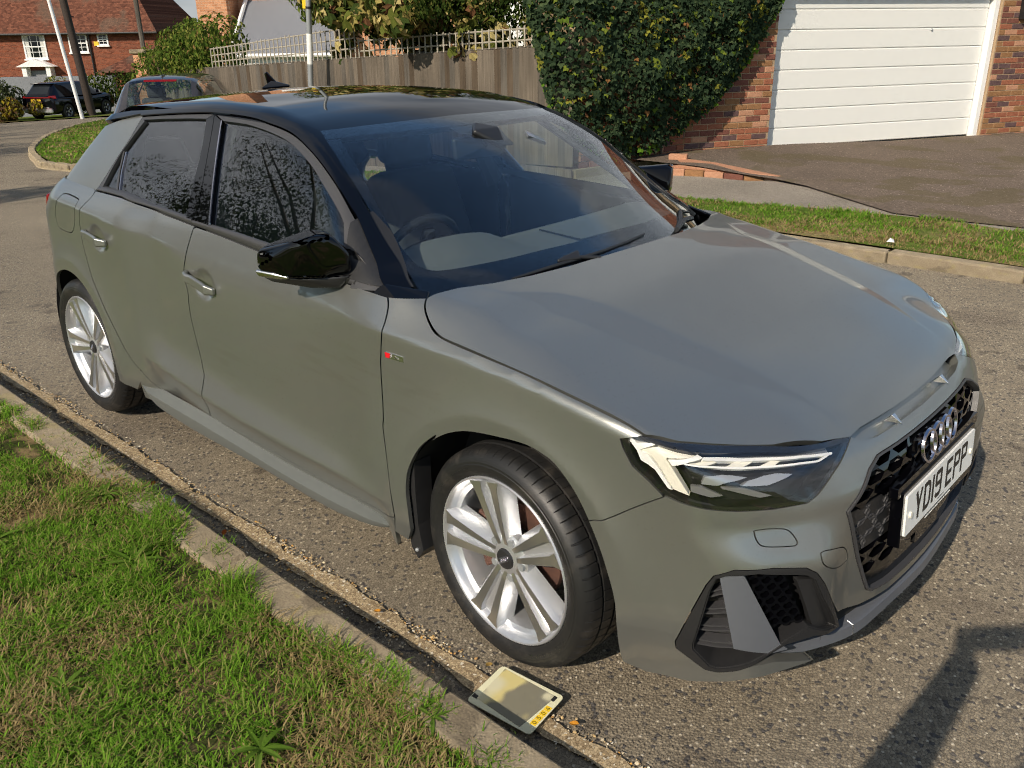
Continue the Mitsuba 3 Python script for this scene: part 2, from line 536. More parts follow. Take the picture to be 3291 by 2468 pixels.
yef=P(-.6,.66,-.233,.60,-.096,.490,.12,.440,.36,.407,.603,.375,.8,.35)
ywf=P(-.6,.004,-.233,.006,-.03,.105,.15,.105,.38,.080,.603,.005,.9,.004)
def top(x,a):
    t=sst(.70,-.2,x)
    z=hc(x)-.022*(a/.65)**2.2
    # raised centre field: a sloping band along each edge, running out to a point at the front
    ye=yef(x); w=np.maximum(ywf(x),.004); D=.16*w
    z=z-D/w*(sp(a-ye,.004)-sp(a-ye-w,.004))
    z=z-.045*sst(.34,.68,x)*sst(.46,.72,a)
    return z
xc=P(0,.790,.2,.785,.4,.762,.55,.718,.65,.655,.72,.600,.80,.515,.86,.42,.92,.28,1.0,0.05)
dn=P(.1,.02,.2,.0,.3,.0,.44,.006,.55,.008,.60,.012,.67,.046,.71,.075,.75,.115,.80,.19,.9,.36)
def nose(a,z):
    f=1-.75*sst(.35,.86,a)
    return xc(a)-dn(z)*f+.046*sst(.605,.488,z)*sst(.43,.60,a)*sst(.93,.80,a)
def tail(a,z):
    return -3.13+.16*a**2+5*sp(a-.66,.05)**2+.03*sst(.55,1.0,z)+.03*sst(.35,.2,z)+1.3*sp(z-.90,.03)
def F(x,y,z):
    a=np.sqrt(y*y+1e-10)
    f=a-side(x,z)
    f=smax(f,x-nose(a,z),.035)
    f=smax(f,(z-top(x,a))*.93,.035+.045*sst(-.4,-.7,x))
    f=smax(f,tail(a,z)-x,.10)
    return f
# greenhouse
wsx=P(.90,-.10,.96,-.215,1.0,-.31,1.1,-.508,1.2,-.69,1.25,-.785,1.32,-.921,1.37,-1.03,1.45,-1.25)
def wscreen(a,z):
    return wsx(z)-(.5-.72*(np.clip(z,.9,1.4)-.96))*a**2
rc=P(-3.3,1.25,-2.9,1.312,-2.5,1.360,-2.1,1.392,-1.7,1.410,-1.4,1.404,-1.2,1.380,-1.03,1.342,-.8,1.27,-.5,1.15)
def roof(x,a): return rc(x)-.024*(a/.5)**2-.05*np.maximum(a-.42,0)**2
bw=P(-3.3,.70,-2.9,.755,-2.4,.795,-1.6,.805,-.8,.795,-.45,.772,-.2,.74)
def gside(x,z):
    u=z-1.0
    return bw(x)-.60*u-.12*u*u
def G(x,y,z):
    a=np.sqrt(y*y+1e-10)
    g=a-gside(x,z)
    g=smax(g,(x-wscreen(a,z))*.42,.03)
    g=smax(g,z-roof(x,a),.05)
    g=smax(g,(-2.95+.30*a*a+1.1*(z-1.0)-x)*.6,.05)
    return g
def cast(Fn,p0,d,t0,t1,n=64):
    p0=np.broadcast_to(p0,d.shape) if np.ndim(p0)==1 else p0
    ts=np.linspace(t0,t1,n); lo=np.full(len(d),np.nan);hi=lo.copy()
    fp=Fn(*(p0+d*t0).T)
    for a,b in zip(ts[:-1],ts[1:]):
        fb=Fn(*(p0+d*b).T); m=np.isnan(lo)&(fp>0)&(fb<=0)
        lo[m]=a;hi[m]=b;fp=fb
    for _ in range(34):
        mid=.5*(lo+hi);f=Fn(*(p0+d*mid[:,None]).T);o=f>0
        lo=np.where(o,mid,lo);hi=np.where(o,hi,mid)
    return p0+d*(.5*(lo+hi))[:,None]
def grad(Fn,p,e=1e-3):
    g=np.stack([Fn(*(p+e*v).T)-Fn(*(p-e*v).T) for v in np.eye(3)],1)
    return g/np.linalg.norm(g,axis=1,keepdims=True)

LINES = '''
gap_front=-447,942,-421,910,-408,868,-418,811,-426,765,-429,696,-430,601,-421,488
gap_front2=-432,704,-433,582,-421,503,-397,386,-388,308
door_bottom=-388,308,-564,275,-780,269,-1080,283,-1354,283,-1526,273,-1777,255,-1850,273,-1893,292,-1939,313,-1967,332,-2000,354
gap_b=-1520,1004,-1515,986,-1512,943,-1522,889,-1536,853,-1547,817,-1539,791,-1533,761,-1539,719,-1540,681
gap_b2=-1510,519,-1490,483,-1477,462,-1474,432,-1472,408,-1463,371,-1526,273
gap_rear=-2301,1036,-2284,1015,-2302,989,-2322,968,-2329,958,-2358,906,-2370,834,-2358,776,-2320,694,-2263,622,-2206,551
gap_rear2=-2328,699,-2246,606,-2157,492,-2096,417,-2041,372,-2001,354
belt_low_r=-2301,1036,-2174,1036,-2057,1035,-1889,1022,-1744,1007,-1614,1000,-1513,993
belt_low_f=-1516,993,-1367,983,-1096,965,-931,956,-736,951,-556,947,-448,942
belt_up_r=-2322,1044,-2210,1043,-2091,1041,-1902,1033,-1727,1026,-1597,1020,-1483,1014
belt_up_f=-1486,1013,-1388,1011,-1227,1006,-1024,997,-823,988,-577,971
arch_f=-306,256,-326,286,-329,353,-333,408,-327,461,-291,539,-257,581,-209,621
arch_f2=-310,497,-281,546,-230,595,-158,642,-91,666,-5,679,77,673,198,662
arch_f3=49,686,97,688,166,675,232,625,284,552,332,452,363,338,370,210,376,178
fender_bumper=454,654,384,606,340,574,316,560,281,555,249,554
hood_side=-342,-760,-334,-775,-322,-787,-282,-809,-246,-822,-207,-828,-144,-827,-56,-826,67,-824,181,-821,287,-816,353,-812,401,-807
hood_side_y=-342,948,-334,938,-322,927,-282,902,-246,887,-207,879,-144,872,-56,864,67,852,181,836,287,819,353,805,401,788
hood_front=408,-804,457,-763,523,-671,592,-582,654,-470,682,-373,690,-317
hood_front2=680,-377,688,-332,693,-273,700,-162,702,-53,702,70,696,220,685,341,677,428
hood_rear=-342,-760,-304,-715,-278,-644,-253,-570,-232,-489,-215,-398
hood_rear2=-349,-764,-302,-686,-266,-580,-232,-466,-216,-323,-213,-56,-209,207,-248,432
headlight=614,772,609,786,601,789,581,788,538,776,471,756,400,744,318,730,253,716,283,697,315,675,349,644,366,632,414,630,462,634,507,641,533,648,554,657,575,686,596,713,610,752
headlight3=352,-830,772,360,-826,786,371,-820,789,402,-806,788,455,-760,776,522,-669,756,591,-580,744,653,-468,730,681,-370,716,693,-427,697,698,-490,675,694,-554,644,685,-584,632,641,-654,630,590,-720,634,532,-771,641,490,-791,648,453,-802,657,418,-812,686,382,-822,713,359,-828,752
intake=488,484,465,505,418,507,373,497,357,479,343,445,321,377,284,265,349,308,388,297,408,277,432,246,449,232,474,219,488,218,526,260,528,281,514,363,496,456
bump_low=602,177,564,156,506,165,472,189,439,207,383,224,343,238,297,228
bump_low_c=309,343,282,314,241,293,201,282,154,270
grille_o=214,673,223,670,244,653,299,585,292,552,260,430
grille_b=299,584,284,518,236,353,226,326,210,310,160,298
grille_t=221,672,184,672,102,671,3,668,-56,666,-123,666,-223,669
grille_r=-248,670,-266,656,-273,589,-236,548,-275,398,-232,350
front_top_edge=228,714,189,710,111,712,-3,710,-112,710,-137,712
slot_low=203,700,159,702,108,700,90,700,-12,699,-120,702
washer=440,586,427,587,400,582,392,575,383,551,387,546,426,552,433,557
towcap=352,523,346,525,311,509,293,482,284,451,300,454,345,492,350,503
fuel=-2553,1000,-2507,1005,-2400,1000,-2373,996,-2374,972,-2384,954,-2419,897,-2452,864,-2483,849,-2544,846,-2632,854,-2642,882,-2629,920,-2590,964
badge=-393,813,-373,815,-326,812,-331,797,-370,797,-397,800
handle_r=-2296,888,-2250,895,-2189,878,-2085,882,-2087,869,-2113,850,-2239,838,-2296,857
handle_f=-1501,839,-1467,845,-1425,825,-1313,830,-1303,820,-1317,797,-1439,784,-1492,817
cup_f=-1456,836,-1435,859,-1400,866,-1355,860,-1335,835,-1335,806,-1390,770,-1441,770,-1466,790
cup_r=-2246,888,-2222,909,-2164,922,-2115,915,-2110,889,-2180,838,-2208,820,-2254,823,-2270,841
skirt_top=-2016,287,-1945,284,-1834,240,-1408,232,-972,217,-671,221,-385,280
skirt_low=-2016,287,-2019,245,-1978,217,-1938,189,-1864,132,-1792,83,-1318,121,-898,108,-606,162,-518,192,-387,274
frame_out=-2182,1313,-2018,1326,-1817,1339,-1648,1346,-1509,1345,-1390,1341,-1273,1329,-1157,1312,-1006,1268,-843,1194,-726,1116,-602,1021,-482,936
glass_f=-1560,1327,-1429,1325,-1332,1317,-1250,1307,-1155,1291,-1092,1274,-973,1230,-861,1174,-759,1115,-727,1091
chrome_f=-1573,1328,-1511,1218,-1441,1098,-1389,1011
sail=-728,1093,-660,1003,-638,977
bgap_g=-1646,1346,-1628,1321,-1561,1191,-1510,1080,-1480,1014
brear_g=-1686,1329,-1621,1210,-1582,1084,-1553,1015
glass_r_top=-2158,1303,-2002,1314,-1801,1325,-1686,1329
quarter_div=-2226,1187,-2195,1115,-2148,1046
cpillar_front=-2182,1313,-2207,1240,-2254,1157,-2285,1095,-2317,1039
glass_r_left=-2143,1301,-2183,1248,-2230,1182,-2254,1124,-2274,1050
cpillar_top=-2428,1265,-2298,1291,-2182,1314
spoiler_low=-2461,1285,-2360,1296,-2270,1310,-2192,1321
cpillar_rear=-2437,1260,-2510,1207,-2579,1125,-2622,1050,-2650,1026
arch_in=-1054,1316,-942,1269,-808,1193,-697,1112,-590,1036,-482,967,-424,928
arch_base=-480,934,-460,931,-423,927
ws_top=-547,1314,-398,1318,-106,1320,181,1321
ws_left=-547,1314,-623,1207,-644,1134,-668,1059,-694,989,-719,925
ws_right=644,1195,672,1108,682,1051,680,979,631,918
frit=-532,1292,-599,1206,-634,1079,-669,1000,-670,988,-661,981,-630,977,-345,994,-101,1004,224,1003,616,978
frit_top=-532,1292,-516,1299,-452,1306,-351,1309,-112,1311,-112,1297,-104,1286,-51,1280
sensor=-51,1280,-23,1261,21,1241,57,1241,120,1261,147,1276,228,1290,247,1312,398,1311
drl_cream=590,750,563,775,545,774,507,760,554,747,556,742,524,662,545,670,563,717,575,742
drl_white=609,772,602,781,594,768,585,774,564,780,570,775,590,752,577,741,564,715,546,670,551,671,569,711,579,721,588,727,594,749,603,767
drl_chev=553,743,512,758,505,752,524,745,547,729
drl_bar=498,759,446,745,402,739,354,733,302,721,301,708,359,722,406,729,450,736,503,751
drl_line=531,741,493,736,452,725,409,718,363,713,331,706,309,709,308,707,330,704,363,711,410,716,453,723,494,734,531,738
drl_block=505,748,484,743,500,739,524,742
drl_block2=460,737,433,731,450,726,475,732
drl_block3=408,727,393,724,404,718,426,722
lens1=473,721,460,719,437,708,463,694,481,681,508,682,501,703
lens2=413,706,393,707,367,698,396,683,409,676,447,680,437,697
fin1=524,678,508,680,476,661,494,656,523,664
fin2=477,681,447,676,407,652,424,650,478,677
bezel_in=485,476,472,489,436,496,388,483,370,476,359,463,343,407,297,280,359,335,388,308,410,281,433,256,453,242,475,230,483,232,505,271,506,288,499,364,492,440
blade=479,478,476,483,455,488,453,485,402,312,397,295,387,282,408,278,434,288,455,296
mesh=448,487,397,480,359,335,405,330,414,348
bumper_flange=489,508,465,519,373,509,336,451
lip_top=398,297,384,294,348,295,278,238,235,227,191,223,146,226
lip_bot=408,278,386,277,346,272,303,235,246,197,187,179,128,166
lip_top2=767,-368,261,780,-274,256,790,-43,235,789,93,232,782,252,246,763,394,222,754,444,231
lip_bot2=777,-296,200,785,-183,188,760,196,81,721,503,12,744,519,123,750,509,155
splitline=224,250,187,200
grille_strip=298,567,249,560,178,557
grille_strip2=260,437,191,433,146,424
ringc=71,624,23,625,-20,626,-55,624
'''

# ------------------------------------------------------------------ the parked hatchback: lines measured on its body, in millimetres
LN = {}
for row in LINES.split():
    k, vs = row.split('=')
    vs = np.array([int(q) for q in vs.split(',')]) / 1000.0
    LN[k] = vs.reshape(-1, 3 if k in ('headlight3', 'lip_top2', 'lip_bot2') else 2)

def proj_dirs(q, proj):
    """Start points and directions for casting 2-d outline points onto the body."""
    q = np.asarray(q, float)
    o = np.zeros(len(q))
    if proj == 'Y':
        return np.stack([q[:, 0], o - 1.35, q[:, 1]], 1), np.tile([0, 1., 0], (len(q), 1)), 1.34
    if proj == 'T':
        return np.stack([q[:, 0], q[:, 1], o + 1.9], 1), np.tile([0, 0, -1.], (len(q), 1)), 1.7
    if proj == 'W':
        return np.stack([o + .6, q[:, 0], q[:, 1]], 1), np.tile([-1., 0, 0], (len(q), 1)), 2.6
    th = np.radians(q[:, 0] * 100)
    d = np.stack([-np.cos(th), np.sin(th), o], 1)
    return np.stack([-.1 + 1.7 * np.cos(th), -1.7 * np.sin(th), q[:, 1]], 1), d, 1.69


def onto(q, proj, fn):
    p0, d, t1 = proj_dirs(q, proj)
    p = cast(fn, p0, d, 0.0, t1, 90)
    bad = np.isnan(p[:, 0])
    if bad.any():
        good = np.where(~bad)[0]
        if len(good) == 0:
            raise ValueError('panel misses the body')
        qq = np.asarray(q)
        _, i = cKDTree(qq[good]).query(qq[bad])
        tt = ((p[good[i]] - p0[good[i]]) * d[good[i]]).sum(1)
        p[bad] = p0[bad] + d[bad] * tt[:, None]
    return p, d


def shell(poly, proj, fn, gap=.002, off=0.0, flange=.014, h=.014):
    """A sheet-metal panel: the outline pressed onto the body surface, its edges folded inwards. Returns vertices, faces, normals."""
    poly = poly.buffer(0)
    if gap:
        poly = poly.buffer(-gap)
    Vs, Fs, Ns, n0 = [], [], [], 0
    for g in (poly.geoms if hasattr(poly, 'geoms') else [poly]):
        if g.is_empty or g.area < 1e-6:
            continue
        P, tr, loops = tri2d(g, h)
        p, d = onto(P, proj, fn)
        n = grad(fn, p)
        bad = ~np.isfinite(n).all(1)
        n[bad] = -d[bad]
        p = p + n * off
        fc = np.cross(p[tr[:, 1]] - p[tr[:, 0]], p[tr[:, 2]] - p[tr[:, 0]])
        if (fc * n[tr[:, 0]]).sum() < 0:
            tr = tr[:, ::-1]
        Vs.append(p); Fs.append(tr + n0); Ns.append(n); n0 += len(p)
        if flange:
            for lp in loops:
                a, nn = p[lp], n[lp]
                b = a - nn * flange
                t = np.roll(a, -1, 0) - np.roll(a, 1, 0)
                s = np.cross(t, nn)
                s /= np.linalg.norm(s, axis=1, keepdims=True) + 1e-12
                k = len(lp)
                i = np.arange(k); j = (i + 1) % k
                Vs.append(np.vstack([a, b])); Ns.append(np.vstack([s, s]))
                Fs.append(np.vstack([np.stack([i, i + k, j + k], 1), np.stack([i, j + k, j], 1)]) + n0); n0 += 2 * k
    return np.vstack(Vs), np.vstack(Fs), np.vstack(Ns)


CAR = thing('parked_hatchback', 'glossy grey five-door hatchback with black roof parked by the near kerb, filling the picture', 'car')


def mirrored(v, f, n):
    m = np.array([1., -1, 1])
    return v * m, f[:, ::-1], n * m


def panel(key, poly, proj, fn, material, both=False, **kw):
    v, f, n = shell(Polygon(poly) if not hasattr(poly, 'buffer') else poly, proj, fn, **kw)
    out = [add(key, (v, f), material, normals=n)]
    if both:
        v, f, n = mirrored(v, f, n)
        parts = key.split('__')
        if len(parts) == 3:
            parts[1] += '_001'
        out.append(add('__'.join(parts), (v, f), material, normals=n))
    return out


def part(key, mesh, material, both=False, **kw):
    out = [add(key, mesh, material, **kw)]
    if both:
        m = mesh.copy()
        m.vertices = m.vertices * (1, -1, 1)
        m.faces = m.faces[:, ::-1]
        parts = key.split('__')
        if len(parts) == 3:
            parts[1] += '_001'
        out.append(add('__'.join(parts), m, material, **kw))
    return out


def y2n(q, fn):
    p, _ = onto(q, 'Y', fn)
    return np.stack([np.degrees(np.arctan2(-p[:, 1], p[:, 0] + .1)) / 100, p[:, 2]], 1)


S = smoothline
gap_front = S(np.vstack([LN['gap_front'][:7], LN['gap_front2'][1:]]))
gap_b = S(np.vstack([LN['gap_b'][1:], LN['gap_b2'][1:]]))
gap_rear = S(np.vstack([LN['gap_rear'], LN['gap_rear2'][2:]]))
door_bottom = S(LN['door_bottom'])                       # from front to rear
arch_f = S(np.vstack([LN['arch_f'][1:], LN['arch_f2'][1:6], LN['arch_f3'][1:]]))
belt_f, belt_r = S(LN['belt_low_f']), S(LN['belt_low_r'])
B = CAR + '__'
# --- front door
iB = np.argmin(np.linalg.norm(door_bottom - gap_b[-1], axis=1))
fd = np.vstack([gap_front[::1], door_bottom[1:iB], gap_b[::-1], belt_f[2:]])
FD = panel(B + 'front_door', fd, 'Y', F, PAINT, both=True, gap=.0026)
rd = np.vstack([gap_b, door_bottom[iB + 1:], gap_rear[::-1][1:], belt_r])
RD = panel(B + 'rear_door', rd, 'Y', F, PAINT, both=True, gap=.0026)
# --- front wing
hs = S(LN['hood_side_y'])
hl_y = LN['headlight3'][:, [0, 2]]
fb = S(LN['fender_bumper'])
iA = np.argmin(np.linalg.norm(arch_f - np.array([.30, .556]), axis=1))
fbx = np.vstack([fb[fb[:, 0] > arch_f[iA, 0] + .01], arch_f[iA]])
wing = np.vstack([hs, hl_y[[0]], hl_y[[20, 19, 18]], fbx, arch_f[:iA][::-1], [(-.345, .245), (-.40, .255)], gap_front[::-1]])
WG = panel(B + 'front_wing', wing, 'Y', F, PAINT, both=True)
# --- rear quarter with its arch, and the pillar above
aR = np.radians(np.linspace(-17, 203, 60))
arch_r = np.stack([-2.563 + .358 * np.cos(aR), .313 + .358 * np.sin(aR)], 1)
q = np.vstack([gap_rear, [(-2.02, .30), (-2.075, .245)], arch_r[arch_r[:, 1] > .245][::1], [(-2.93, .33), (-2.96, .50), (-2.99, .56), (-3.115, .60), (-3.115, .84), (-3.06, .93), (-2.93, 1.01), (-2.75, 1.05), (-2.33, 1.04)]])
FLAP = Polygon(S(np.vstack([LN['fuel'], LN['fuel'][:1]]))).buffer(0)
QT = panel(B + 'rear_quarter_panel', Polygon(q).buffer(0).difference(FLAP), 'Y', F, PAINT, both=True)
panel(QT[0] + '__fuel_flap', FLAP, 'Y', F, PAINT)
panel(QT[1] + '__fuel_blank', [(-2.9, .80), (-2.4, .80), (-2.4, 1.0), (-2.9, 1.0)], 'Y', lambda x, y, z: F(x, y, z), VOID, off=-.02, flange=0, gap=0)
cp = np.vstack([LN['cpillar_front'], [(-2.34, 1.00), (-2.78, 1.00), (-2.70, 1.06)], [(-2.60, 1.16), (-2.49, 1.265)], LN['spoiler_low'][1:]])
panel(B + 'rear_pillar', cp, 'Y', G, PAINT, both=True)
# --- rear end: bumper, tailgate, lamps (turned away from the street)
rb = np.vstack([[(-2.935, .33), (-2.93, .22), (-3.10, .22)], [(-3.125, .58), (-3.10, .597), (-2.99, .555), (-2.96, .50)]])
panel(B + 'rear_bumper', rb, 'Y', F, PAINT, both=True)
part(B + 'tail_lamp', hull([(-2.90, -.760, .945), (-3.05, -.64, .95), (-2.93, -.768, .79), (-3.07, -.62, .78), (-2.91, -.772, .87)], .012, 2), REDL, both=True, smooth=40)
part(B + 'tailgate', cbox((-3.08, 0, .62), (.06, 1.20, .60), .02), PAINT)
# --- sill
sill = np.vstack([[(-.395, .262)], door_bottom[::1], [(-2.03, .335), (-2.03, .22), (-.40, .20)]])
panel(B + 'sill', sill, 'Y', F, PAINT, both=True)
# side skirt: a swept blade
xs = np.linspace(-2.02, -.42, 60)
ztop = PchipInterpolator([-2.03, -1.7, -1.3, -.9, -.42], [.288, .284, .268, .250, .257])(xs)
zlow = PchipInterpolator([-2.03, -1.97, -1.88, -1.55, -1.2, -.78, -.53, -.42], [.280, .235, .217, .201, .202, .190, .215, .247])(xs)
yo = -(.864 + .014 * np.clip(np.minimum(xs + 2.02, -.42 - xs) / .12, 0, 1) ** .5)
sec = []
for x, a, b, y in zip(xs, ztop, zlow, yo):
    w = max(a - b, .006)
    sec.append([(x, y + .036, a + .006), (x, y + .004, a - .20 * w), (x, y, a - .26 * w), (x, y + .001, a - .62 * w), (x, y + .012, b), (x, y + .05, b)])
sec = np.array(sec)
nS = sec.shape[1]
ii, jj = np.meshgrid(np.arange(len(xs) - 1), np.arange(nS), indexing='ij')
kk = (jj + 1) % nS
fq = np.stack([ii * nS + jj, ii * nS + kk, (ii + 1) * nS + kk, (ii + 1) * nS + jj], -1).reshape(-1, 4)
sk = trimesh.Trimesh(sec.reshape(-1, 3), np.vstack([fq[:, [0, 1, 2]], fq[:, [0, 2, 3]]]), process=False)
trimesh.repair.fix_normals(sk)
part(B + 'side_skirt', sk, SKIRT, both=True, smooth=18)
# --- bonnet
hsT, hf, hf2, hr = S(LN['hood_side']), LN['hood_front'], LN['hood_front2'], LN['hood_rear2']
half = np.vstack([hsT, hf[1:6], [(.683, -.315), (.690, -.235), (.696, -.14), (.6985, -.05), (.699, 0)], [(-.212, 0), (-.214, -.12), (-.222, -.30), (-.246, -.45), (-.281, -.57), (-.322, -.66)]])
bon = Polygon(half).buffer(0).union(Polygon(half * (1, -1)).buffer(0)).buffer(.004).buffer(-.004)
BON = panel(B + 'bonnet', bon, 'T', F, PAINT, h=.011, flange=.02, gap=.0022)
# --- bumper with its openings
fbN, archN = y2n(fbx, F), y2n(np.vstack([arch_f[iA:], [(.372, .162)]])[1:], F)
I, HLn = LN['intake'], LN['headlight']
bl = LN['bump_low']
top_c = np.array([(0, .694), (.10, .695), (.195, .696), (.236, .702)])
low_c = np.array([(.298, .322), (.280, .311), (.241, .293), (.201, .282), (.154, .271), (.08, .264), (0, .262)])
bp = np.vstack([top_c, HLn[[8, 9, 10, 11, 12, 13, 14, 15, 16, 17]], fbN, archN, bl, [(.375, .245), (.402, .252)], I[11:], I[:7], low_c])
bh = Polygon(bp).buffer(0)
go = np.array([(0, .666), (.10, .666), (.195, .667), (.212, .666), (.240, .650), (.299, .584), (.291, .55), (.26, .43), (.236, .353), (.227, .328), (.212, .311), (.16, .298), (.08, .291), (0, .289)])
fullN = lambda g: Polygon(g).buffer(.0004).union(Polygon(np.asarray(g) * (-1, 1)).buffer(.0004)).buffer(-.0004)
GRO = fullN(go)
bum = bh.buffer(.0005).union(Polygon(bp * (-1, 1)).buffer(.0005)).buffer(0).difference(GRO)
CAPS = [(c_, Polygon(S(np.vstack([LN[nm], LN[nm][:1]]), .006)).buffer(0)) for nm, c_ in (('washer', 'washer_cap'), ('towcap', 'towing_cap'))]
mirN = lambda g: shapely.affinity.scale(g, -1, 1, origin=(0, 0))
BUM = panel(B + 'front_bumper', bum.difference(unary_union([g for _, g in CAPS] + [mirN(g) for _, g in CAPS])), 'N', F, PAINT, h=.011, flange=.03, gap=.0012)[0]
for c_, g in CAPS:
    panel(BUM + '__' + c_, g, 'N', F, PAINT, gap=.0008, flange=.03)
    panel(BUM + '__' + c_, mirN(g), 'N', F, PAINT, gap=.0008, flange=.03)
# dark slot behind the bonnet edge and the two bright tabs in it
slot = Polygon([(-.24, .685), (.24, .685), (.235, .725), (-.235, .725)])
panel(B + 'slot_backing', slot, 'N', F, PAINT, off=-.026, flange=0, gap=0)
for s in (-1, 1):
    tb = hull([(.706, s * .166, .713), (.706, s * .181, .713), (.727, s * .173, .697), (.690, s * .170, .694), (.690, s * .178, .694)], .002)
    add(B + 'slot_tab', tb, SILVERED, smooth=30)
# --- headlamps
HP = Polygon(S(np.vstack([HLn, HLn[:1]]), .006)).buffer(0)
for s in (1, -1):
    v, f, n = shell(HP, 'N', F, gap=.0015, off=-.055, flange=0, h=.014)
    key = B + 'headlamp'
    if s < 0:
        v, f, n = mirrored(v, f, n)
    K = add(key, (v, f), LAMPDARK, normals=n)

    def lp(name, poly, material, off, flange, gap=0, h=.008):
        v, f, n = shell(Polygon(poly) if not hasattr(poly, 'buffer') else poly, 'N', F, gap=gap, off=off, flange=flange, h=h)
        if s < 0:
            v, f, n = mirrored(v, f, n)
        add(K + '__' + name, (v, f), material, normals=n)
    lp('lens', HP, LENS, -.001, 0, .0015, .012)
    lp('surround', HP.difference(HP.buffer(-.011)), LAMPDARK, -.003, .055, .0015)
    lp('light_guide', LN['drl_cream'], CREAM, -.014, .02)
    lp('light_rim', Polygon(LN['drl_white']).buffer(0), WHITEP, -.010, .02)
    lp('light_chevron', LN['drl_chev'], WHITEP, -.010, .02)
    lp('light_bar', LN['drl_bar'], LAMPGREY, -.020, .02)
    lp('light_line', Polygon(LN['drl_line']).buffer(.0008), WHITEP, -.013, .01)
    bt = LN['drl_bar'][5:][::-1]
    lp('light_line', LineString(bt).buffer(.0022), WHITEP, -.012, .01)
    for b in ('drl_block', 'drl_block2', 'drl_block3'):
        lp('light_block', LN[b], CREAM, -.016, .01)
    lp('reflector', LN['lens1'], ALLOY, -.040, .012)
    lp('reflector', LN['lens2'], ALLOY, -.040, .012)
    lp('fin', LN['fin1'], LAMPGREY, -.030, .01)
    lp('fin', LN['fin2'], LAMPGREY, -.030, .01)
# --- side intakes
IP = Polygon(I).buffer(0)
BI = Polygon(LN['bezel_in']).buffer(0)
for s in (1, -1):
    def ip(name, poly, material, off, flange=.02, gap=0, h=.010, pre=None):
        v, f, n = shell(Polygon(poly) if not hasattr(poly, 'buffer') else poly, 'N', F, gap=gap, off=off, flange=flange, h=h)
        if s < 0:
            v, f, n = mirrored(v, f, n)
        return add((pre or B) + name, (v, f), material, normals=n)
    ib = ip('side_intake', IP.difference(BI), SATIN, .001, .05, .0008)
    ip('__intake_back', BI.buffer(.006), SATIN, -.075, 0, pre=ib)
    ip('__intake_wall', BI.buffer(.004).difference(BI.buffer(-.0008)), SATIN, -.004, .075, pre=ib)
    ip('__inner_panel', [(.378, .456), (.357, .452), (.346, .438), (.327, .376), (.290, .268), (.338, .300), (.352, .345)], SATIN, -.018, .02, pre=ib)
    ip('__blade', Polygon(LN['blade']).buffer(.002), LIPM, -.002, .045, pre=ib)
    for k in range(4):                                   # pairs of horizontal fins beside the blade
        for e in (0, .010):
            z = .432 - .048 * k - e
            x1, x0 = (.470 - .016 * k, .492 + .002 * k)
            fin = LineString([(x1 - .002 * k * .5, z + .004), ((x1 + x0) / 2, z), (x0 + .003 * k, z - .010)]).buffer(.0016)
            ip('__fin', fin, TRIM, -.028 + .004 * (e > 0), .03, pre=ib, h=.006)
    mesh_poly = Polygon(LN['mesh']).buffer(0)
    u0, z0, u1, z1 = mesh_poly.bounds
    cells = []
    du, dz = (u1 - u0) / 5.2, (z1 - z0) / 6.6
    for i in range(-2, 9):
        for j in range(-1, 10):
            c = Point(u0 + du * (i + .5 * (j % 2)), z0 + dz * j * .8)
            cells.append(Polygon([(c.x - du * .40, c.y), (c.x - du * .17, c.y + dz * .36), (c.x + du * .17, c.y + dz * .36), (c.x + du * .40, c.y), (c.x + du * .17, c.y - dz * .36), (c.x - du * .17, c.y - dz * .36)]))
    ip('__honeycomb', mesh_poly.difference(unary_union(cells)), BLACK, -.022, .016, pre=ib, h=.005)
# --- splitter lip
lipx = PchipInterpolator([0, .09, .18, .27, .36, .42, .50, .56, .62], [.797, .794, .788, .781, .772, .757, .722, .688, .645])
yy = np.linspace(-.618, .618, 101)
X, Zt = lipx(abs(yy)), .238 + 0 * yy
inn = .10 - .06 * np.clip((abs(yy) - .45) / .17, 0, 1)
sec = np.stack([np.stack([X - inn, yy * .95, Zt + .010], 1), np.stack([X - .018, yy, Zt + .003], 1), np.stack([X - .003, yy, Zt - .002], 1), np.stack([X, yy, Zt - .030], 1), np.stack([X - .010, yy, Zt - .038], 1), np.stack([X - inn, yy * .95, Zt - .030], 1)], 1)
nS = 6
ii, jj = np.meshgrid(np.arange(len(yy) - 1), np.arange(nS), indexing='ij')
kk = (jj + 1) % nS
fq = np.stack([ii * nS + jj, ii * nS + kk, (ii + 1) * nS + kk, (ii + 1) * nS + jj], -1).reshape(-1, 4)
lipm = trimesh.Trimesh(sec.reshape(-1, 3), np.vstack([fq[:, [0, 1, 2]], fq[:, [0, 2, 3]]]), process=False)
trimesh.repair.fix_normals(lipm)
LIP = part(B + 'splitter_lip', lipm, LIPM, smooth=40)[0]
for s in (-1, 1):
    i = np.argmin(abs(yy - s * .40))
    add(LIP + '__joint_strip', tube(sec[i][1:4] + (.001, 0, .0012), .0013, 6), SILVERED)
panel(B + 'lower_duct', Polygon([(-.30, .30), (.30, .30), (.30, .22), (-.30, .22)]), 'N', F, VOID, off=-.03, flange=0, gap=0)
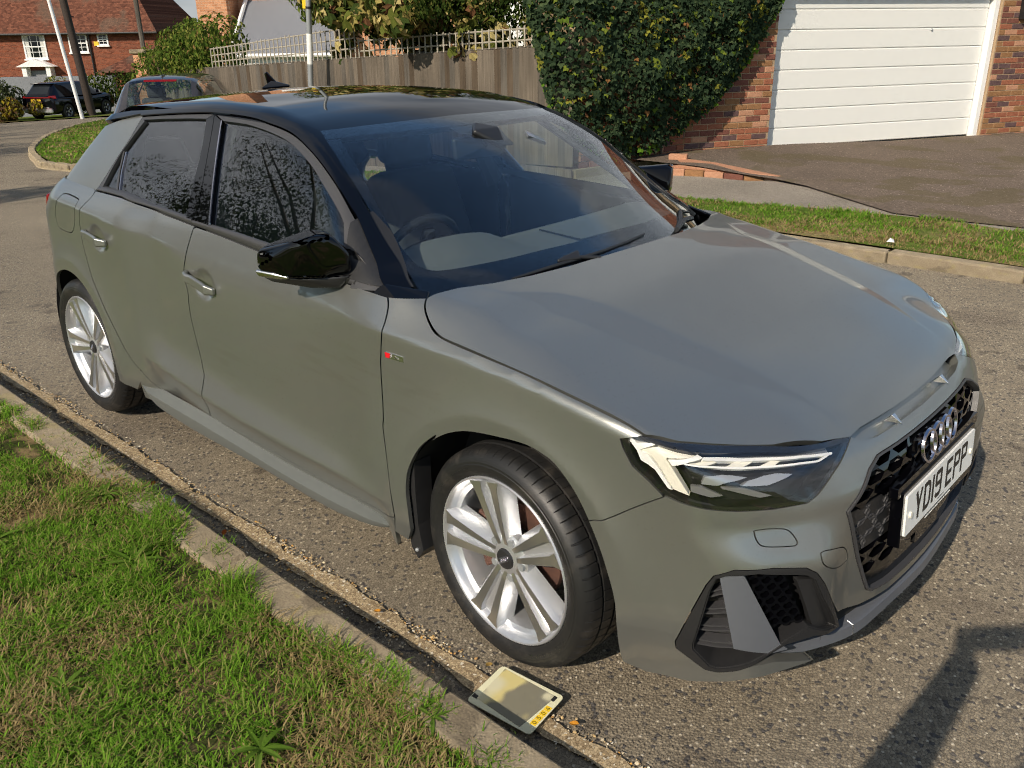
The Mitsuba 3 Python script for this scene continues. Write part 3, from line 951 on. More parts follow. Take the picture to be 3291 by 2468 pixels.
# --- grille
GB = panel(B + 'grille', GRO.buffer(-.0005).difference(GRO.buffer(-.0055)), 'N', F, TRIM, off=.004, flange=.05, gap=.0003, h=.01)[0]
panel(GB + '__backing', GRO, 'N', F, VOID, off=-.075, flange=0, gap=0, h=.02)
GI = GRO.buffer(-.006)
holes = []
cw, ch = .063, .062
comb = []
for j in range(10):
    for i in range(-6, 7):
        cx, cz = i * cw + (.5 * cw if j % 2 else 0), .655 - j * ch * .5 * 1.0
        hx = Polygon([(cx - cw * .44, cz), (cx - cw * .22, cz + ch * .23), (cx + cw * .22, cz + ch * .23), (cx + cw * .44, cz), (cx + cw * .22, cz - ch * .23), (cx - cw * .22, cz - ch * .23)])
        comb.append(hx)
combs = unary_union(comb)
up = GI.intersection(sbox(-1, .560, 1, 1)).difference(combs)
lo = GI.intersection(sbox(-1, 0, 1, .437)).difference(combs)
panel(GB + '__honeycomb', up, 'N', F, BLACK, off=-.012, flange=.042, gap=0, h=.008)
panel(GB + '__honeycomb', lo, 'N', F, BLACK, off=-.012, flange=.042, gap=0, h=.008)
for hx in comb:                                          # the little slanted facets in the corners of the cells
    cx, cz = hx.centroid.x, hx.centroid.y
    if GI.buffer(-.012).contains(hx.centroid) and (cz > .585 or cz < .42):
        for sg in (1, -1):
            p, _ = onto([(cx + sg * cw * .20, cz - ch * .22), (cx + sg * cw * .44, cz), (cx + sg * cw * .30, cz + ch * .22), (cx + sg * cw * .36, cz)], 'N', F)
            n = grad(F, p)
            dd = np.array([.046, .020, .046, .018])
            add(GB + '__facet', trimesh.convex.convex_hull(np.vstack([p - n * dd[:, None], p[1:2] - n[1:2] * .05])), SATIN if sg < 0 else BLACK)
band = GI.intersection(sbox(-1, .436, 1, .561))
GBN = panel(GB + '__centre_band', band, 'N', F, SATIN, off=-.016, flange=.03, gap=0, h=.01)[0]
hexl = []
for i in range(-6, 7):
    for j in range(3):
        cx, cz = i * .052 + (.026 if j % 2 else 0), .455 + j * .042
        hexl.append(Polygon([(cx - .032, cz), (cx - .017, cz + .026), (cx + .017, cz + .026), (cx + .032, cz), (cx + .017, cz - .026), (cx - .017, cz - .026)]).exterior.buffer(.0012))
panel(GB + '__band_pattern', unary_union(hexl).intersection(band.buffer(-.004)), 'N', F, TRIM, off=-.013, flange=.004, gap=0, h=.006)
# rings emblem, on its plinth
em = cat([cbox((.745, 0, .617), (.03, .26, .062), .012)])
EMB = add(B + 'emblem_plinth', em, BLACK)
R0 = .041
ex = np.array([math.sin(.16), 0, math.cos(.16)])            # up along the nose
for i in range(4):
    cy = (-1.5 + i) * .0575
    cxx = .778 - .28 * cy * cy
    c = np.array([cxx, cy, .619])
    a = np.linspace(0, 2 * np.pi, 65)
    nrm = np.array([.985, cy * .5, .16]); nrm /= np.linalg.norm(nrm)
    e1 = np.cross([0, 0, 1], nrm); e1 /= np.linalg.norm(e1)
    e2 = np.cross(nrm, e1)
    o, w, hgt = [], .0052, .006
    V = []
    for t in a[:-1]:
        rd = e1 * np.cos(t) + e2 * np.sin(t)
        V += [c + rd * (R0 - w) , c + rd * (R0 - w * .55) + nrm * hgt, c + rd * (R0 + w * .55) + nrm * hgt, c + rd * (R0 + w)]
    V = np.array(V) - nrm * (.0008 * (i % 2))
    fr = []
    for k in range(64):
        l = (k + 1) % 64
        for m in range(3):
            fr += [(k * 4 + m, k * 4 + m + 1, l * 4 + m + 1), (k * 4 + m, l * 4 + m + 1, l * 4 + m)]
    rg = trimesh.Trimesh(V, np.array(fr), process=False)
    add(B + 'emblem_ring', rg, CHROME)
# number plate with its carrier
pc = np.array([.800, 0, .4955])
tl = .070
pa = np.stack([[0, 1, 0], [-math.sin(tl), 0, math.cos(tl)], [math.cos(tl), 0, math.sin(tl)]], 1)     # local x = across, y = up, z = out


def onplate(m, R, c):
    m = m.copy()
    t = np.eye(4); t[:3, :3] = R; t[:3, 3] = c
    m.apply_transform(t)
    return m


NPC = add(B + 'plate_carrier', onplate(cat([extr(sbox(-.268, -.080, .268, .064).buffer(.004), -.034, -.004), extr(sbox(-.30, .064, .30, .088).buffer(.002), -.030, -.008)]), pa, pc), BLACK)
NP = add(B + 'number_plate', onplate(extr(sbox(-.254, -.0495, .254, .0495).buffer(.006), -.004, .0015), pa, pc), PLATEW)


def glyph(ch, w=.050, h=.079, t=.0125):
    """UK plate character as a polygon, origin bottom left."""
    L = lambda *p: LineString(p).buffer(t / 2, cap_style=2, join_style=2)
    e = t / 2
    if ch == 'Y':
        g = unary_union([LineString([(e, h), (w / 2, h * .42), (w - e, h)]).buffer(e, cap_style=2, join_style=2), L((w / 2, h * .45), (w / 2, 0))])
    elif ch == 'D':
        o = Polygon([(0, 0), (w * .62, 0), (w * .86, h * .07), (w, h * .24), (w, h * .76), (w * .86, h * .93), (w * .62, h), (0, h)])
        g = o.difference(o.buffer(-t))
    elif ch == '1':
        g = L((e, 0), (e, h))
    elif ch == '9':
        o = sbox(0, h * .42, w, h).buffer(0)
        o = o.buffer(-.010).buffer(.010)
        ring = o.difference(o.buffer(-t))
        tail = LineString([(w - e, h * .7), (w - e, h * .18), (w * .72, e), (w * .28, e), (w * .08, h * .17)]).buffer(e, cap_style=2, join_style=1)
        g = unary_union([ring, tail])
    elif ch == 'E':
        g = unary_union([L((e, 0), (e, h)), L((0, e), (w * .95, e)), L((0, h / 2), (w * .86, h / 2)), L((0, h - e), (w * .95, h - e))])
    elif ch == 'P':
        o = sbox(0, h * .42, w, h)
        o = o.buffer(-.012).buffer(.012).union(sbox(0, h * .42, w * .4, h))
        g = unary_union([o.difference(o.buffer(-t)), L((e, 0), (e, h))])
    return g


xc0 = -.5 * (6 * .050 + .0125 + 5 * .011 + .033)
for ch in 'YD19 EPP':
    if ch == ' ':
        xc0 += .022
        continue
    g = shapely.affinity.translate(glyph(ch), xc0, -.037)
    for gg in (g.geoms if hasattr(g, 'geoms') else [g]):
        add(NP + '__character', onplate(extr(gg, .0005, .0022), pa, pc), INK)
    xc0 += (.0125 if ch == '1' else .050) + .011
for s in (-1, 1):
    sc = trimesh.creation.cylinder(.0085, .006, sections=18)
    sc.apply_translation((s * .232, -.004, .003))
    add(NP + '__screw_cap', onplate(sc, pa, pc), CREAM)
tm = meshkit.text_mesh('Lake District Audi-Home of Quattro', .0085, .0006)
tm.apply_translation((-tm.bounds[1][0] / 2, -.0745, -.0036))
add(NPC + '__dealer_text', onplate(tm, pa, pc), PLATEW)
tm = meshkit.text_mesh('lakedistrictaudi.co.uk', .0035, .0004)
tm.apply_translation((-tm.bounds[1][0] / 2, -.0475, .0015))
add(NP + '__small_print', onplate(tm, pa, pc), INK)
add(B + 'radar_panel', onplate(extr(sbox(-.10, -.145, .06, -.086).buffer(.006), -.030, -.020), pa, pc), BLACK)
# --- side badge
pb, _ = onto([(-.40, .803), (-.33, .803), (-.365, .811)], 'Y', F)
nb = grad(F, pb).mean(0)
u = pb[1] - pb[0]; u /= np.linalg.norm(u)
BA = np.stack([u, np.cross(nb, u), nb], 1)
bc = pb[:2].mean(0) + nb * .002
BG = add(B + 'side_badge', onplate(extr(Polygon([(-.034, -.0075), (.036, -.0075), (.036, .0075), (-.034, .0075)]), -.002, .0012), BA, bc), SILVERED)
add(BG + '__red_field', onplate(extr(Polygon([(-.034, -.0072), (-.018, -.0072), (-.013, .0072), (-.034, .0072)]), 0, .0022), BA, bc), REDB)
for tx, x0, sz in (('S', -.017, .012), ('line', .001, .0085)):
    tm = meshkit.text_mesh(tx, sz, .0008)
    tm.apply_translation((x0, -.0048, .0013))
    add(BG + '__lettering', onplate(tm, BA, bc), CHROME)
# --- door handles
for dk, cl, nm in ((FD, 'handle_f', (-1.515, -1.34, .838, .800)), (RD, 'handle_r', (-2.30, -2.10, .880, .862))):
    x0, x1, za, zb = nm
    pp, _ = onto(np.stack([np.linspace(x0, x1, 9), np.linspace(za, zb, 9)], 1), 'Y', F)
    ou = np.array([.006, .024, .036, .041, .043, .043, .041, .034, .010])
    sp_ = pp + np.array([0, -1., .05]) * ou[:, None]
    hw = np.array([.010, .015, .017, .0175, .018, .0185, .019, .0185, .014])
    hm = m3.Manifold()
    segs = []
    for i in range(8):
        q = []
        for j in (i, i + 1):
            for dz_ in (-1, 1):
                q.append(sp_[j] + (0, 0, dz_ * (hw[j] - .008)))
        segs.append(hull(q, .008, 2))
    hmesh = segs[0]
    for s_ in segs[1:]:
        hmesh = trimesh.boolean.union([hmesh, s_], engine='manifold')
    for sg, k in ((1, dk[0]), (-1, dk[1])):
        m = hmesh.copy(); m.vertices = m.vertices * (1, sg, 1)
        if sg < 0:
            m.faces = m.faces[:, ::-1]
        add(k + '__handle', m, PAINT, smooth=40)
# scooped recess behind each handle: a bowl rim pressed around it

# --- cabin: roof, frames, glass
fo = S(LN['frame_out'])                         # (x, z) from the rear to the screen corner
gf, ch_, sailb = S(LN['glass_f']), S(LN['chrome_f']), LN['sail']
bup_f, bup_r = S(LN['belt_up_f']), S(LN['belt_up_r'])
bg, br = S(LN['bgap_g']), S(LN['brear_g'])
cpf = S(LN['cpillar_front'])
# front side glass, its frame, the rear glass
gtop = gf
glass_front = np.vstack([gf, LN['sail'][1:], [(-.64, .973)], bup_f[::-1][np.r_[0:len(bup_f)]][bup_f[::-1][:, 0] < -.65], ch_[::-1]])
GF_ = Polygon(glass_front).buffer(0)
for k, mt_ in ((FD, GLASS),):
    v, f, n = shell(GF_, 'Y', G, gap=0, off=-.010, flange=0, h=.02)
    add(k[0] + '__window', (v, f), mt_, normals=n)
    v, f, n = mirrored(v, f, n)
    add(k[1] + '__window', (v, f), mt_, normals=n)
rear_out = np.vstack([LN['glass_r_top'], br, bup_r[::-1][bup_r[::-1][:, 0] < -1.56], [(-2.268, 1.046)], LN['glass_r_left'][::-1]])
GR_ = Polygon(rear_out).buffer(0)
v, f, n = shell(GR_, 'Y', G, gap=0, off=-.010, flange=0, h=.02)
add(RD[0] + '__window', (v, f), GLASSD, normals=n)
v, f, n = mirrored(v, f, n)
add(RD[1] + '__window', (v, f), GLASSD, normals=n)


def both(key, poly, proj, fn, material, **kw):
    """The same sheet on both sides of the car, under the doors of each side when the key names one."""
    v, f, n = shell(poly, proj, fn, **kw)
    add(key[0], (v, f), material, normals=n)
    v, f, n = mirrored(v, f, n)
    add(key[1], (v, f), material, normals=n)


sub = lambda ks, nm: (ks[0] + '__' + nm, ks[1] + '__' + nm)
fo_f = fo[fo[:, 0] > -1.655]
frame_f = Polygon(np.vstack([fo_f, [(-.43, .945), (-.60, .940)], [(-.60, .955)], bup_f[::-1][bup_f[::-1][:, 0] < -.58], bg[::-1]])).buffer(0)
bp_f = Polygon(np.vstack([ch_, bg[::-1]])).buffer(0)
both(sub(FD, 'window_frame'), frame_f.difference(GF_).difference(bp_f.convex_hull.buffer(.001)), 'Y', G, TRIM, gap=.001, flange=.02, off=.001)
both(sub(FD, 'pillar_cover'), bp_f, 'Y', G, BLACK, gap=.0015, flange=.012, off=.002)
fo_r = fo[fo[:, 0] <= -1.655]
frame_r = Polygon(np.vstack([cpf[::-1], fo_r, bg, bup_r[::-1]])).buffer(0)
bp_r = Polygon(np.vstack([bg, br[::-1]])).buffer(0)
both(sub(RD, 'window_frame'), frame_r.difference(GR_).difference(bp_r.convex_hull.buffer(.001)), 'Y', G, TRIM, gap=.001, flange=.02, off=.001)
both(sub(RD, 'pillar_cover'), bp_r, 'Y', G, BLACK, gap=.0015, flange=.012, off=.002)
both(sub(RD, 'window_bar'), LineString(LN['quarter_div']).buffer(.005, cap_style=2), 'Y', G, TRIM, gap=0, flange=.01, off=-.004)
both(sub(RD, 'window_bar'), LineString(LN['quarter_div'] + (.018, 0)).buffer(.003, cap_style=2), 'Y', G, CHROME, gap=0, flange=.01, off=-.005)
both(sub(FD, 'chrome_strip'), LineString(ch_ - (.004, 0)).buffer(.0028, cap_style=2), 'Y', G, CHROME, gap=0, flange=.004, off=.003)
# belt strips: a bar along the foot of the windows
for ks, b0, b1 in ((FD, LN['belt_low_f'], LN['belt_up_f']), (RD, LN['belt_low_r'], LN['belt_up_r'])):
    xa, xb = b0[0][0], b0[-1][0]
    xs = np.linspace(xa + .003, xb - (.003 if ks is RD else .14), 40)
    zl, zu = np.interp(xs, b0[:, 0], b0[:, 1]), np.interp(xs, b1[:, 0], b1[:, 1])
    zu = np.maximum(zu, zl + .013)
    pl, _ = onto(np.stack([xs, zl + .001], 1), 'Y', F)
    pu, _ = onto(np.stack([xs, zu], 1), 'Y', G)
    sec = np.stack([pl + (0, .012, -.004), pl + (0, -.002, .001), pl * .45 + pu * .55 + np.array([0, -.006, .001]), pu + (0, -.002, .001), pu + (0, .014, .002)], 1)
    nS = 5
    ii, jj = np.meshgrid(np.arange(len(xs) - 1), np.arange(nS), indexing='ij')
    kk = (jj + 1) % nS
    fq = np.stack([ii * nS + jj, ii * nS + kk, (ii + 1) * nS + kk, (ii + 1) * nS + jj], -1).reshape(-1, 4)
    bm = trimesh.Trimesh(sec.reshape(-1, 3), np.vstack([fq[:, [0, 1, 2]], fq[:, [0, 2, 3]]]), process=False)
    trimesh.repair.fix_normals(bm)
    for i, k in enumerate(ks):
        m = bm.copy()
        if i:
            m.vertices = m.vertices * (1, -1, 1); m.faces = m.faces[:, ::-1]
        add(k + '__belt_strip', m, TRIM, smooth=50)
# mirror foot triangle
sail = Polygon([(-.712, 1.094), (-.655, 1.000), (-.635, .962), (-.44, .944), (-.53, 1.005), (-.62, 1.07), (-.70, 1.12)])
both(sub(FD, 'mirror_triangle'), sail, 'Y', G, SATIN, gap=.002, flange=.01, off=.004)
# roof side arch (screen pillar running up into the roof rail)
ai, ab = LN['arch_in'], LN['arch_base']
cor = onto([(-.565, 1.318)], 'W', G)[0][0]
arch_poly = np.vstack([fo[::-1], [(-2.19, 1.318), (-2.30, 1.303), (-2.46, 1.282), (-2.52, 1.274)], [(-2.52, 1.299), (-2.3, 1.325), (-2.0, 1.345), (-1.7, 1.358), (-1.45, 1.359), (-1.25, 1.349), (-1.10, 1.327)], S(LN['arch_in']), LN['arch_base'][::-1]])
panel(B + 'roof_rail', Polygon(arch_poly).buffer(0), 'Y', G, BLACK, both=True, off=.010, flange=.03, gap=.0015, h=.012)
# roof skin
rw = PchipInterpolator([-2.62, -2.3, -2.0, -1.6, -1.2, -1.0], [.50, .545, .570, .585, .590, .582])
xr = np.linspace(-2.47, -1.01, 50)
we = np.stack([wscreen(np.linspace(.58, 0, 14), 1.322), np.linspace(.58, 0, 14)], 1)
rhalf = np.vstack([np.stack([xr, rw(xr)], 1), we - (.002, 0), [(-2.47, 0)]])
roofp = Polygon(rhalf).buffer(.001).union(Polygon(rhalf * (1, -1)).buffer(.001)).buffer(-.001)
panel(B + 'roof', roofp, 'T', G, BLACK, off=.002, flange=.02, gap=.0015, h=.02)
# roof spoiler
spx = np.linspace(-.58, .58, 25)
pr = []
for y in spx:
    a = abs(y)
    zt = roof(-2.46, a) + .001
    xe = -2.74 + .62 * a * a
    ze = 1.318 - .05 * (a / .6) ** 2
    pr.append([(-2.45, y * .93, zt), ((xe - 2.45) / 2, y * .98, (zt + ze) / 2 + .006), (xe, y, ze), (xe - .004, y, ze - .012), (xe + .03, y, ze - .035), (-2.47, y * .95, zt - .05)])
pr = np.array(pr); nS = 6
ii, jj = np.meshgrid(np.arange(24), np.arange(nS), indexing='ij'); kk = (jj + 1) % nS
fq = np.stack([ii * nS + jj, ii * nS + kk, (ii + 1) * nS + kk, (ii + 1) * nS + jj], -1).reshape(-1, 4)
fq = np.vstack([fq[:, [0, 1, 2]], fq[:, [0, 2, 3]], [(0, k, k + 1) for k in range(1, 5)], [(144, 144 + k + 1, 144 + k) for k in range(1, 5)]])
spm = trimesh.Trimesh(pr.reshape(-1, 3), fq, process=False)
trimesh.repair.fix_normals(spm)
part(B + 'roof_spoiler', spm, BLACK, smooth=40)
# tailgate glass
tg = np.array([[(-2.62, y, 1.30), (-2.92, y * 1.12, 1.0)] for y in np.linspace(-.52, .52, 9)]).reshape(-1, 3)
tf = []
for i in range(8):
    tf += [(2 * i, 2 * i + 1, 2 * i + 3), (2 * i, 2 * i + 3, 2 * i + 2)]
add(B + 'rear_window', trimesh.Trimesh(tg, tf, process=False), GLASSD)
# shark-fin aerial
fin = cat([hull([(-2.33, 0, 1.385), (-2.50, .028, 1.372), (-2.50, -.028, 1.372), (-2.46, 0, 1.40)], .006), hull([(-2.42, 0, 1.392), (-2.50, 0, 1.385), (-2.515, 0, 1.435), (-2.50, 0, 1.44)], .004)])
fin.apply_translation((.02, .18, .006))
# windscreen and its black printed border
NPTS = 30
zt_ = np.linspace(1.318, .925, NPTS)
wl = np.array([(LN['ws_left'][:, 0]), (LN['ws_left'][:, 1])]).T
wy = np.interp(zt_, [.92, .96, 1.0, 1.1, 1.2, 1.32], [.722, .704, .688, .654, .626, .578])
wsh = np.vstack([np.stack([-wy, zt_], 1), [(-.60, .90), (-.40, .925), (-.2, .94), (0, .945)], [(0, 1.333), (-.2, 1.330), (-.40, 1.325)]])
WSP = Polygon(wsh).buffer(.0005).union(Polygon(wsh * (-1, 1)).buffer(.0005)).buffer(-.0005)
v, f, n = shell(WSP, 'W', G, gap=.002, off=.003, flange=0, h=.016)
WS = add(B + 'windscreen', (v, f), GLASSW, normals=n)
fr_in = np.vstack([S([(-.515, 1.298), (-.532, 1.285), (-.585, 1.20), (-.628, 1.09), (-.652, 1.02), (-.655, .995), (-.643, .983), (-.618, .979), (-.45, .987), (-.25, .997), (0, 1.001)]), [(0, 1.309), (-.25, 1.308)], S([(-.40, 1.305), (-.48, 1.302), (-.515, 1.298)])])
FRI = Polygon(fr_in).buffer(.0005).union(Polygon(fr_in * (-1, 1)).buffer(.0005))
sens = Polygon(S([(-.105, 1.312), (-.098, 1.286), (-.055, 1.277), (-.02, 1.258), (.020, 1.241), (.055, 1.238), (.075, 1.243), (.085, 1.262), (.105, 1.282), (.125, 1.312)], .006))
SENSW = Polygon([(.012, 1.293), (.036, 1.272), (-.016, 1.274)])
v, f, n = shell(WSP.difference(FRI.difference(sens)).difference(SENSW), 'W', G, gap=.001, off=-.001, flange=0, h=.012)
add(WS + '__printed_border', (v, f), BLACK, normals=n)
tm = meshkit.text_mesh('GLASS', .008, .0003)
for s in (-1, 1):                                        # feet of the screen pillars
    add(B + 'pillar_foot', hull([(-.52, s * .80, .935), (-.36, s * .755, .930), (-.50, s * .775, .955), (-.38, s * .725, .945), (-.40, s * .80, .915)], .006, 2), BLACK, smooth=40)
# scuttle and wipers
sc_ = Polygon([(-.70, .900), (-.40, .930), (0, .945), (.40, .930), (.70, .900), (.70, .86), (0, .90), (-.70, .86)])
add(B + 'scuttle', cat([hull([(-.36, -.74, .885), (-.20, -.30, .93), (-.17, 0, .935), (-.40, -.74, .88), (-.26, 0, .925)], .004), hull([(-.36, .74, .885), (-.20, .30, .93), (-.17, 0, .935), (-.40, .74, .88), (-.26, 0, .925)], .004)]), SATIN)


def wpt(y, z, o=.012):
    p = onto([(y, z)], 'W', G)[0]
    return (p + grad(G, p) * o)[0]


WP1 = add(B + 'wiper', cat([tube([wpt(y, z, .010) for y, z in ((-.165, .955), (-.24, .966), (-.275, .968))], [.007, .006, .007], 8), hull([wpt(-.30, .964, .010), wpt(-.22, .972, .014), wpt(-.235, .962, .012)], .006)]), SATIN, smooth=40)
add(WP1 + '__blade', tube([wpt(y, z, .007) for y, z in ((-.475, .944), (-.42, .949), (-.33, .957), (-.25, .962), (-.12, .968), (.02, .973), (.13, .976))], [.003, .005, .006, .006, .005, .005, .003], 8), SATIN, smooth=40)
WP2 = add(B + 'wiper', cat([tube([wpt(.50, .95, .022), wpt(.42, .958, .022), wpt(.30, .955, .018)], [.011, .010, .009], 8)]), SATIN, smooth=40)
add(WP2 + '__blade', tube([wpt(y, z, .010) for y, z in ((.62, .955), (.54, .972), (.44, .963), (.30, .955))], [.004, .008, .008, .005], 8), SATIN, smooth=40)
# --- door mirrors
cap_pts = [(-0.8114, -0.9650, 1.0394), (-0.8167, -0.9671, 0.9984), (-0.6536, -0.8829, 1.0909), (-0.6747, -0.9250, 1.0783), (-0.6358, -0.8566, 1.0888), (-0.6189, -0.8146, 1.0320), (-0.6168, -0.8114, 0.9815), (-0.7115, -0.9355, 0.9815), (-0.8062, -0.9587, 0.9794), (-0.7431, -0.9587, 1.0320), (-0.6589, -0.8882, 1.0320), (-0.6431, -0.8724, 0.9794), (-0.7957, -0.8093, 1.0741), (-0.8220, -0.9355, 1.0478), (-0.7694, -0.7935, 0.9815), (-0.7431, -0.7967, 1.0741)]
base_pts = [(-0.8062, -0.9587, 0.9689), (-0.7809, -0.9461, 0.9531), (-0.7115, -0.8724, 0.9331), (-0.7010, -0.9198, 0.9710), (-0.6168, -0.8040, 0.9731), (-0.6431, -0.8303, 0.9373), (-0.7694, -0.7935, 0.9531), (-0.8220, -0.9355, 0.9731)]
arm = [(-0.6484, -0.8303, 0.9668), (-0.6168, -0.8146, 0.9731), (-0.5453, -0.7672, 0.9773), (-0.5642, -0.7672, 0.9437), (-0.7010, -0.8461, 0.9352), (-0.7220, -0.7883, 0.9531), (-0.7010, -0.7251, 0.9531), (-0.7220, -0.7251, 0.9689)]
ear = [(-0.6642, -0.7883, 0.9847), (-0.6273, -0.7725, 1.0320), (-0.5958, -0.7672, 1.0005), (-0.5747, -0.7672, 0.9742), (-0.7010, -0.7777, 1.0425), (-0.7220, -0.7883, 0.9794)]
ind = hull([(-0.8235, -0.9713, 0.9815), (-0.8209, -0.9671, 0.9731), (-0.7641, -0.9587, 0.9805), (-0.7588, -0.9482, 0.9710), (-0.7273, -0.9398, 0.9752)], .006, 2)
mgl = trimesh.convex.convex_hull(np.array([(-.7235, -1.005, 1.070), (-.7235, -1.012, 1.02), (-.690, -.875, 1.02), (-.704, -.885, 1.098), (-.72, -.99, 1.08)]) + 0)
def rounded(pts, grow=1.0):
    """A soft solid round the points: their hull, subdivided and smoothed, then swelled back to size."""
    m = trimesh.convex.convex_hull(np.asarray(pts)).subdivide_to_size(.022)
    m.merge_vertices()
    m = m.subdivide()
    e0 = np.ptp(m.vertices, axis=0)
    trimesh.smoothing.filter_laplacian(m, lamb=.5, iterations=22, volume_constraint=False)
    c = m.vertices.mean(0)
    m.vertices = c + (m.vertices - c) * (e0 / np.ptp(m.vertices, axis=0)) * grow
    return m


mm = part(B + 'door_mirror', rounded(cap_pts, 1.10), MIRCAP, smooth=50)[0]
add(mm + '__mirror_base', rounded(base_pts, 1.06), SATIN, smooth=40); add(mm + '__mirror_arm', rounded(arm), SATIN, smooth=40); add(mm + '__mirror_ear', rounded(ear), SATIN, smooth=40)
add(mm + '__indicator', ind, SILVERED, smooth=40)
def flipm(m):
    m = m.copy(); m.vertices = m.vertices * (1, -1, 1); m.faces = m.faces[:, ::-1]
    return m
m2 = add(B + 'door_mirror', flipm(rounded(cap_pts, 1.10)), MIRCAP, smooth=50)
add(m2 + '__mirror_base', flipm(rounded(base_pts, 1.06)), SATIN, smooth=40); add(m2 + '__mirror_arm', flipm(rounded(arm)), SATIN, smooth=40)
FINK = add(B + 'aerial_fin', fin, BLACK, smooth=40)

# --- wheels (built with the axle along y, outer face at y = 0)
TR, WR = .313, .235
W_ = .205
pro = []                                           # tyre: from the outer bead over the tread to the inner bead
tp = [(.2365, -.010), (.240, -.002), (.250, .004), (.262, .0075), (.272, .0085), (.2735, .0072), (.280, .0072), (.2815, .0062), (.288, .004), (.296, -.002), (.303, -.010), (.3075, -.018), (.3095, -.026)]
tp += [(.3105, -.036), (.3110, -.048), (.3111, -.0495), (.3045, -.051), (.3045, -.057), (.3112, -.0585), (.3128, -.075), (.3129, -.090), (.3129, -.0915), (.3060, -.093), (.3060, -.101), (.3129, -.1025), (.3125, -.130), (.3115, -.1415), (.305, -.143), (.305, -.149), (.311, -.1505), (.309, -.175), (.300, -.190), (.270, -.20), (.237, -.195)]
tp = np.array(tp)
NA = 900
a = np.linspace(0, 2 * np.pi, NA, endpoint=False)
R = np.repeat(tp[:, :1], NA, 1)
Yp = np.repeat(tp[:, 1:], NA, 1)
for i in range(len(tp)):                            # sipes across the shoulder and the blocks
    y = tp[i, 1]
    if -.050 < y <= -.004 and tp[i, 0] > .296:
        ph = (a / (2 * np.pi) * 64 + .0) % 1
        R[i] -= .0042 * (ph < .085)
    elif -.0915 < y < -.058:
        ph = (a / (2 * np.pi) * 64 + .35 + (y + .06) * 6) % 1
        R[i] -= .003 * (ph < .07)
    elif -.1415 < y < -.102:
        ph = (a / (2 * np.pi) * 64 + .7 + (y + .1) * 6) % 1
        R[i] -= .003 * (ph < .07)
V = np.stack([R * np.cos(a), Yp, R * np.sin(a)], -1).reshape(-1, 3)
i, j = np.meshgrid(np.arange(len(tp) - 1), np.arange(NA), indexing='ij'); k = (j + 1) % NA
fq = np.stack([i * NA + j, i * NA + k, (i + 1) * NA + k, (i + 1) * NA + j], -1).reshape(-1, 4)
tyre = trimesh.Trimesh(V, np.vstack([fq[:, [0, 2, 1]], fq[:, [0, 3, 2]]]), process=False)
rimp = [(.2365, -.012), (.2375, -.003), (.2350, .0005), (.2315, -.001), (.2285, -.006), (.2225, -.012), (.2195, -.022), (.2150, -.028), (.2075, -.034), (.2040, -.055), (.2020, -.10), (.205, -.17), (.215, -.19), (.234, -.195)]
rim = lathe(rimp, 160)
hubm = lathe([(.030, -.020), (.046, -.022), (.060, -.026), (.073, -.032), (.075, -.05), (.06, -.06), (0.01, -.06)], 60)


def spoke(a0, side):
    """One leg of a twin spoke: a tapering bar with a flat bright face and sloping flanks."""
    st = np.linspace(0, 1, 9)
    V = []
    for t in st:
        r = .040 + t * (.222 - .040)
        cx = side * (.0120 + .0210 * t)
        wf = .0070 + .0090 * t + .008 * max(t - .88, 0) / .12
        wi = wf * .8
        yf = -.022 + .019 * t ** .7
        yb = -.058 + .006 * t
        o, i_ = side * wf, -side * wi
        for px, py in ((cx + o, yf), (cx + i_, yf - .0015), (cx + i_ - side * .002, yf - .016), (cx + i_ - side * .004, yb), (cx + o + side * .020, yb), (cx + o + side * .011, yf - .018)):
            V.append((px, py, r))
    V = np.array(V)
    n = 6
    Fq = []
    for s_ in range(8):
        for q in range(n):
            e = (q + 1) % n
            Fq += [(s_ * n + q, s_ * n + e, (s_ + 1) * n + e), (s_ * n + q, (s_ + 1) * n + e, (s_ + 1) * n + q)]
    for q in range(1, n - 1):
        Fq += [(0, q + 1, q), (8 * n, 8 * n + q, 8 * n + q + 1)]
    m = trimesh.Trimesh(V, Fq, process=False)
    trimesh.repair.fix_normals(m)
    face = []
    for s_ in range(8):
        face += [(s_ * 6, s_ * 6 + 1, s_ * 6 + 7), (s_ * 6, s_ * 6 + 7, s_ * 6 + 6)]
    fm = trimesh.Trimesh(V + (0, .0012, 0), face, process=False)
    for x in (m, fm):
        x.apply_transform(trimesh.transformations.rotation_matrix(a0, (0, 1, 0)))
    return m, fm


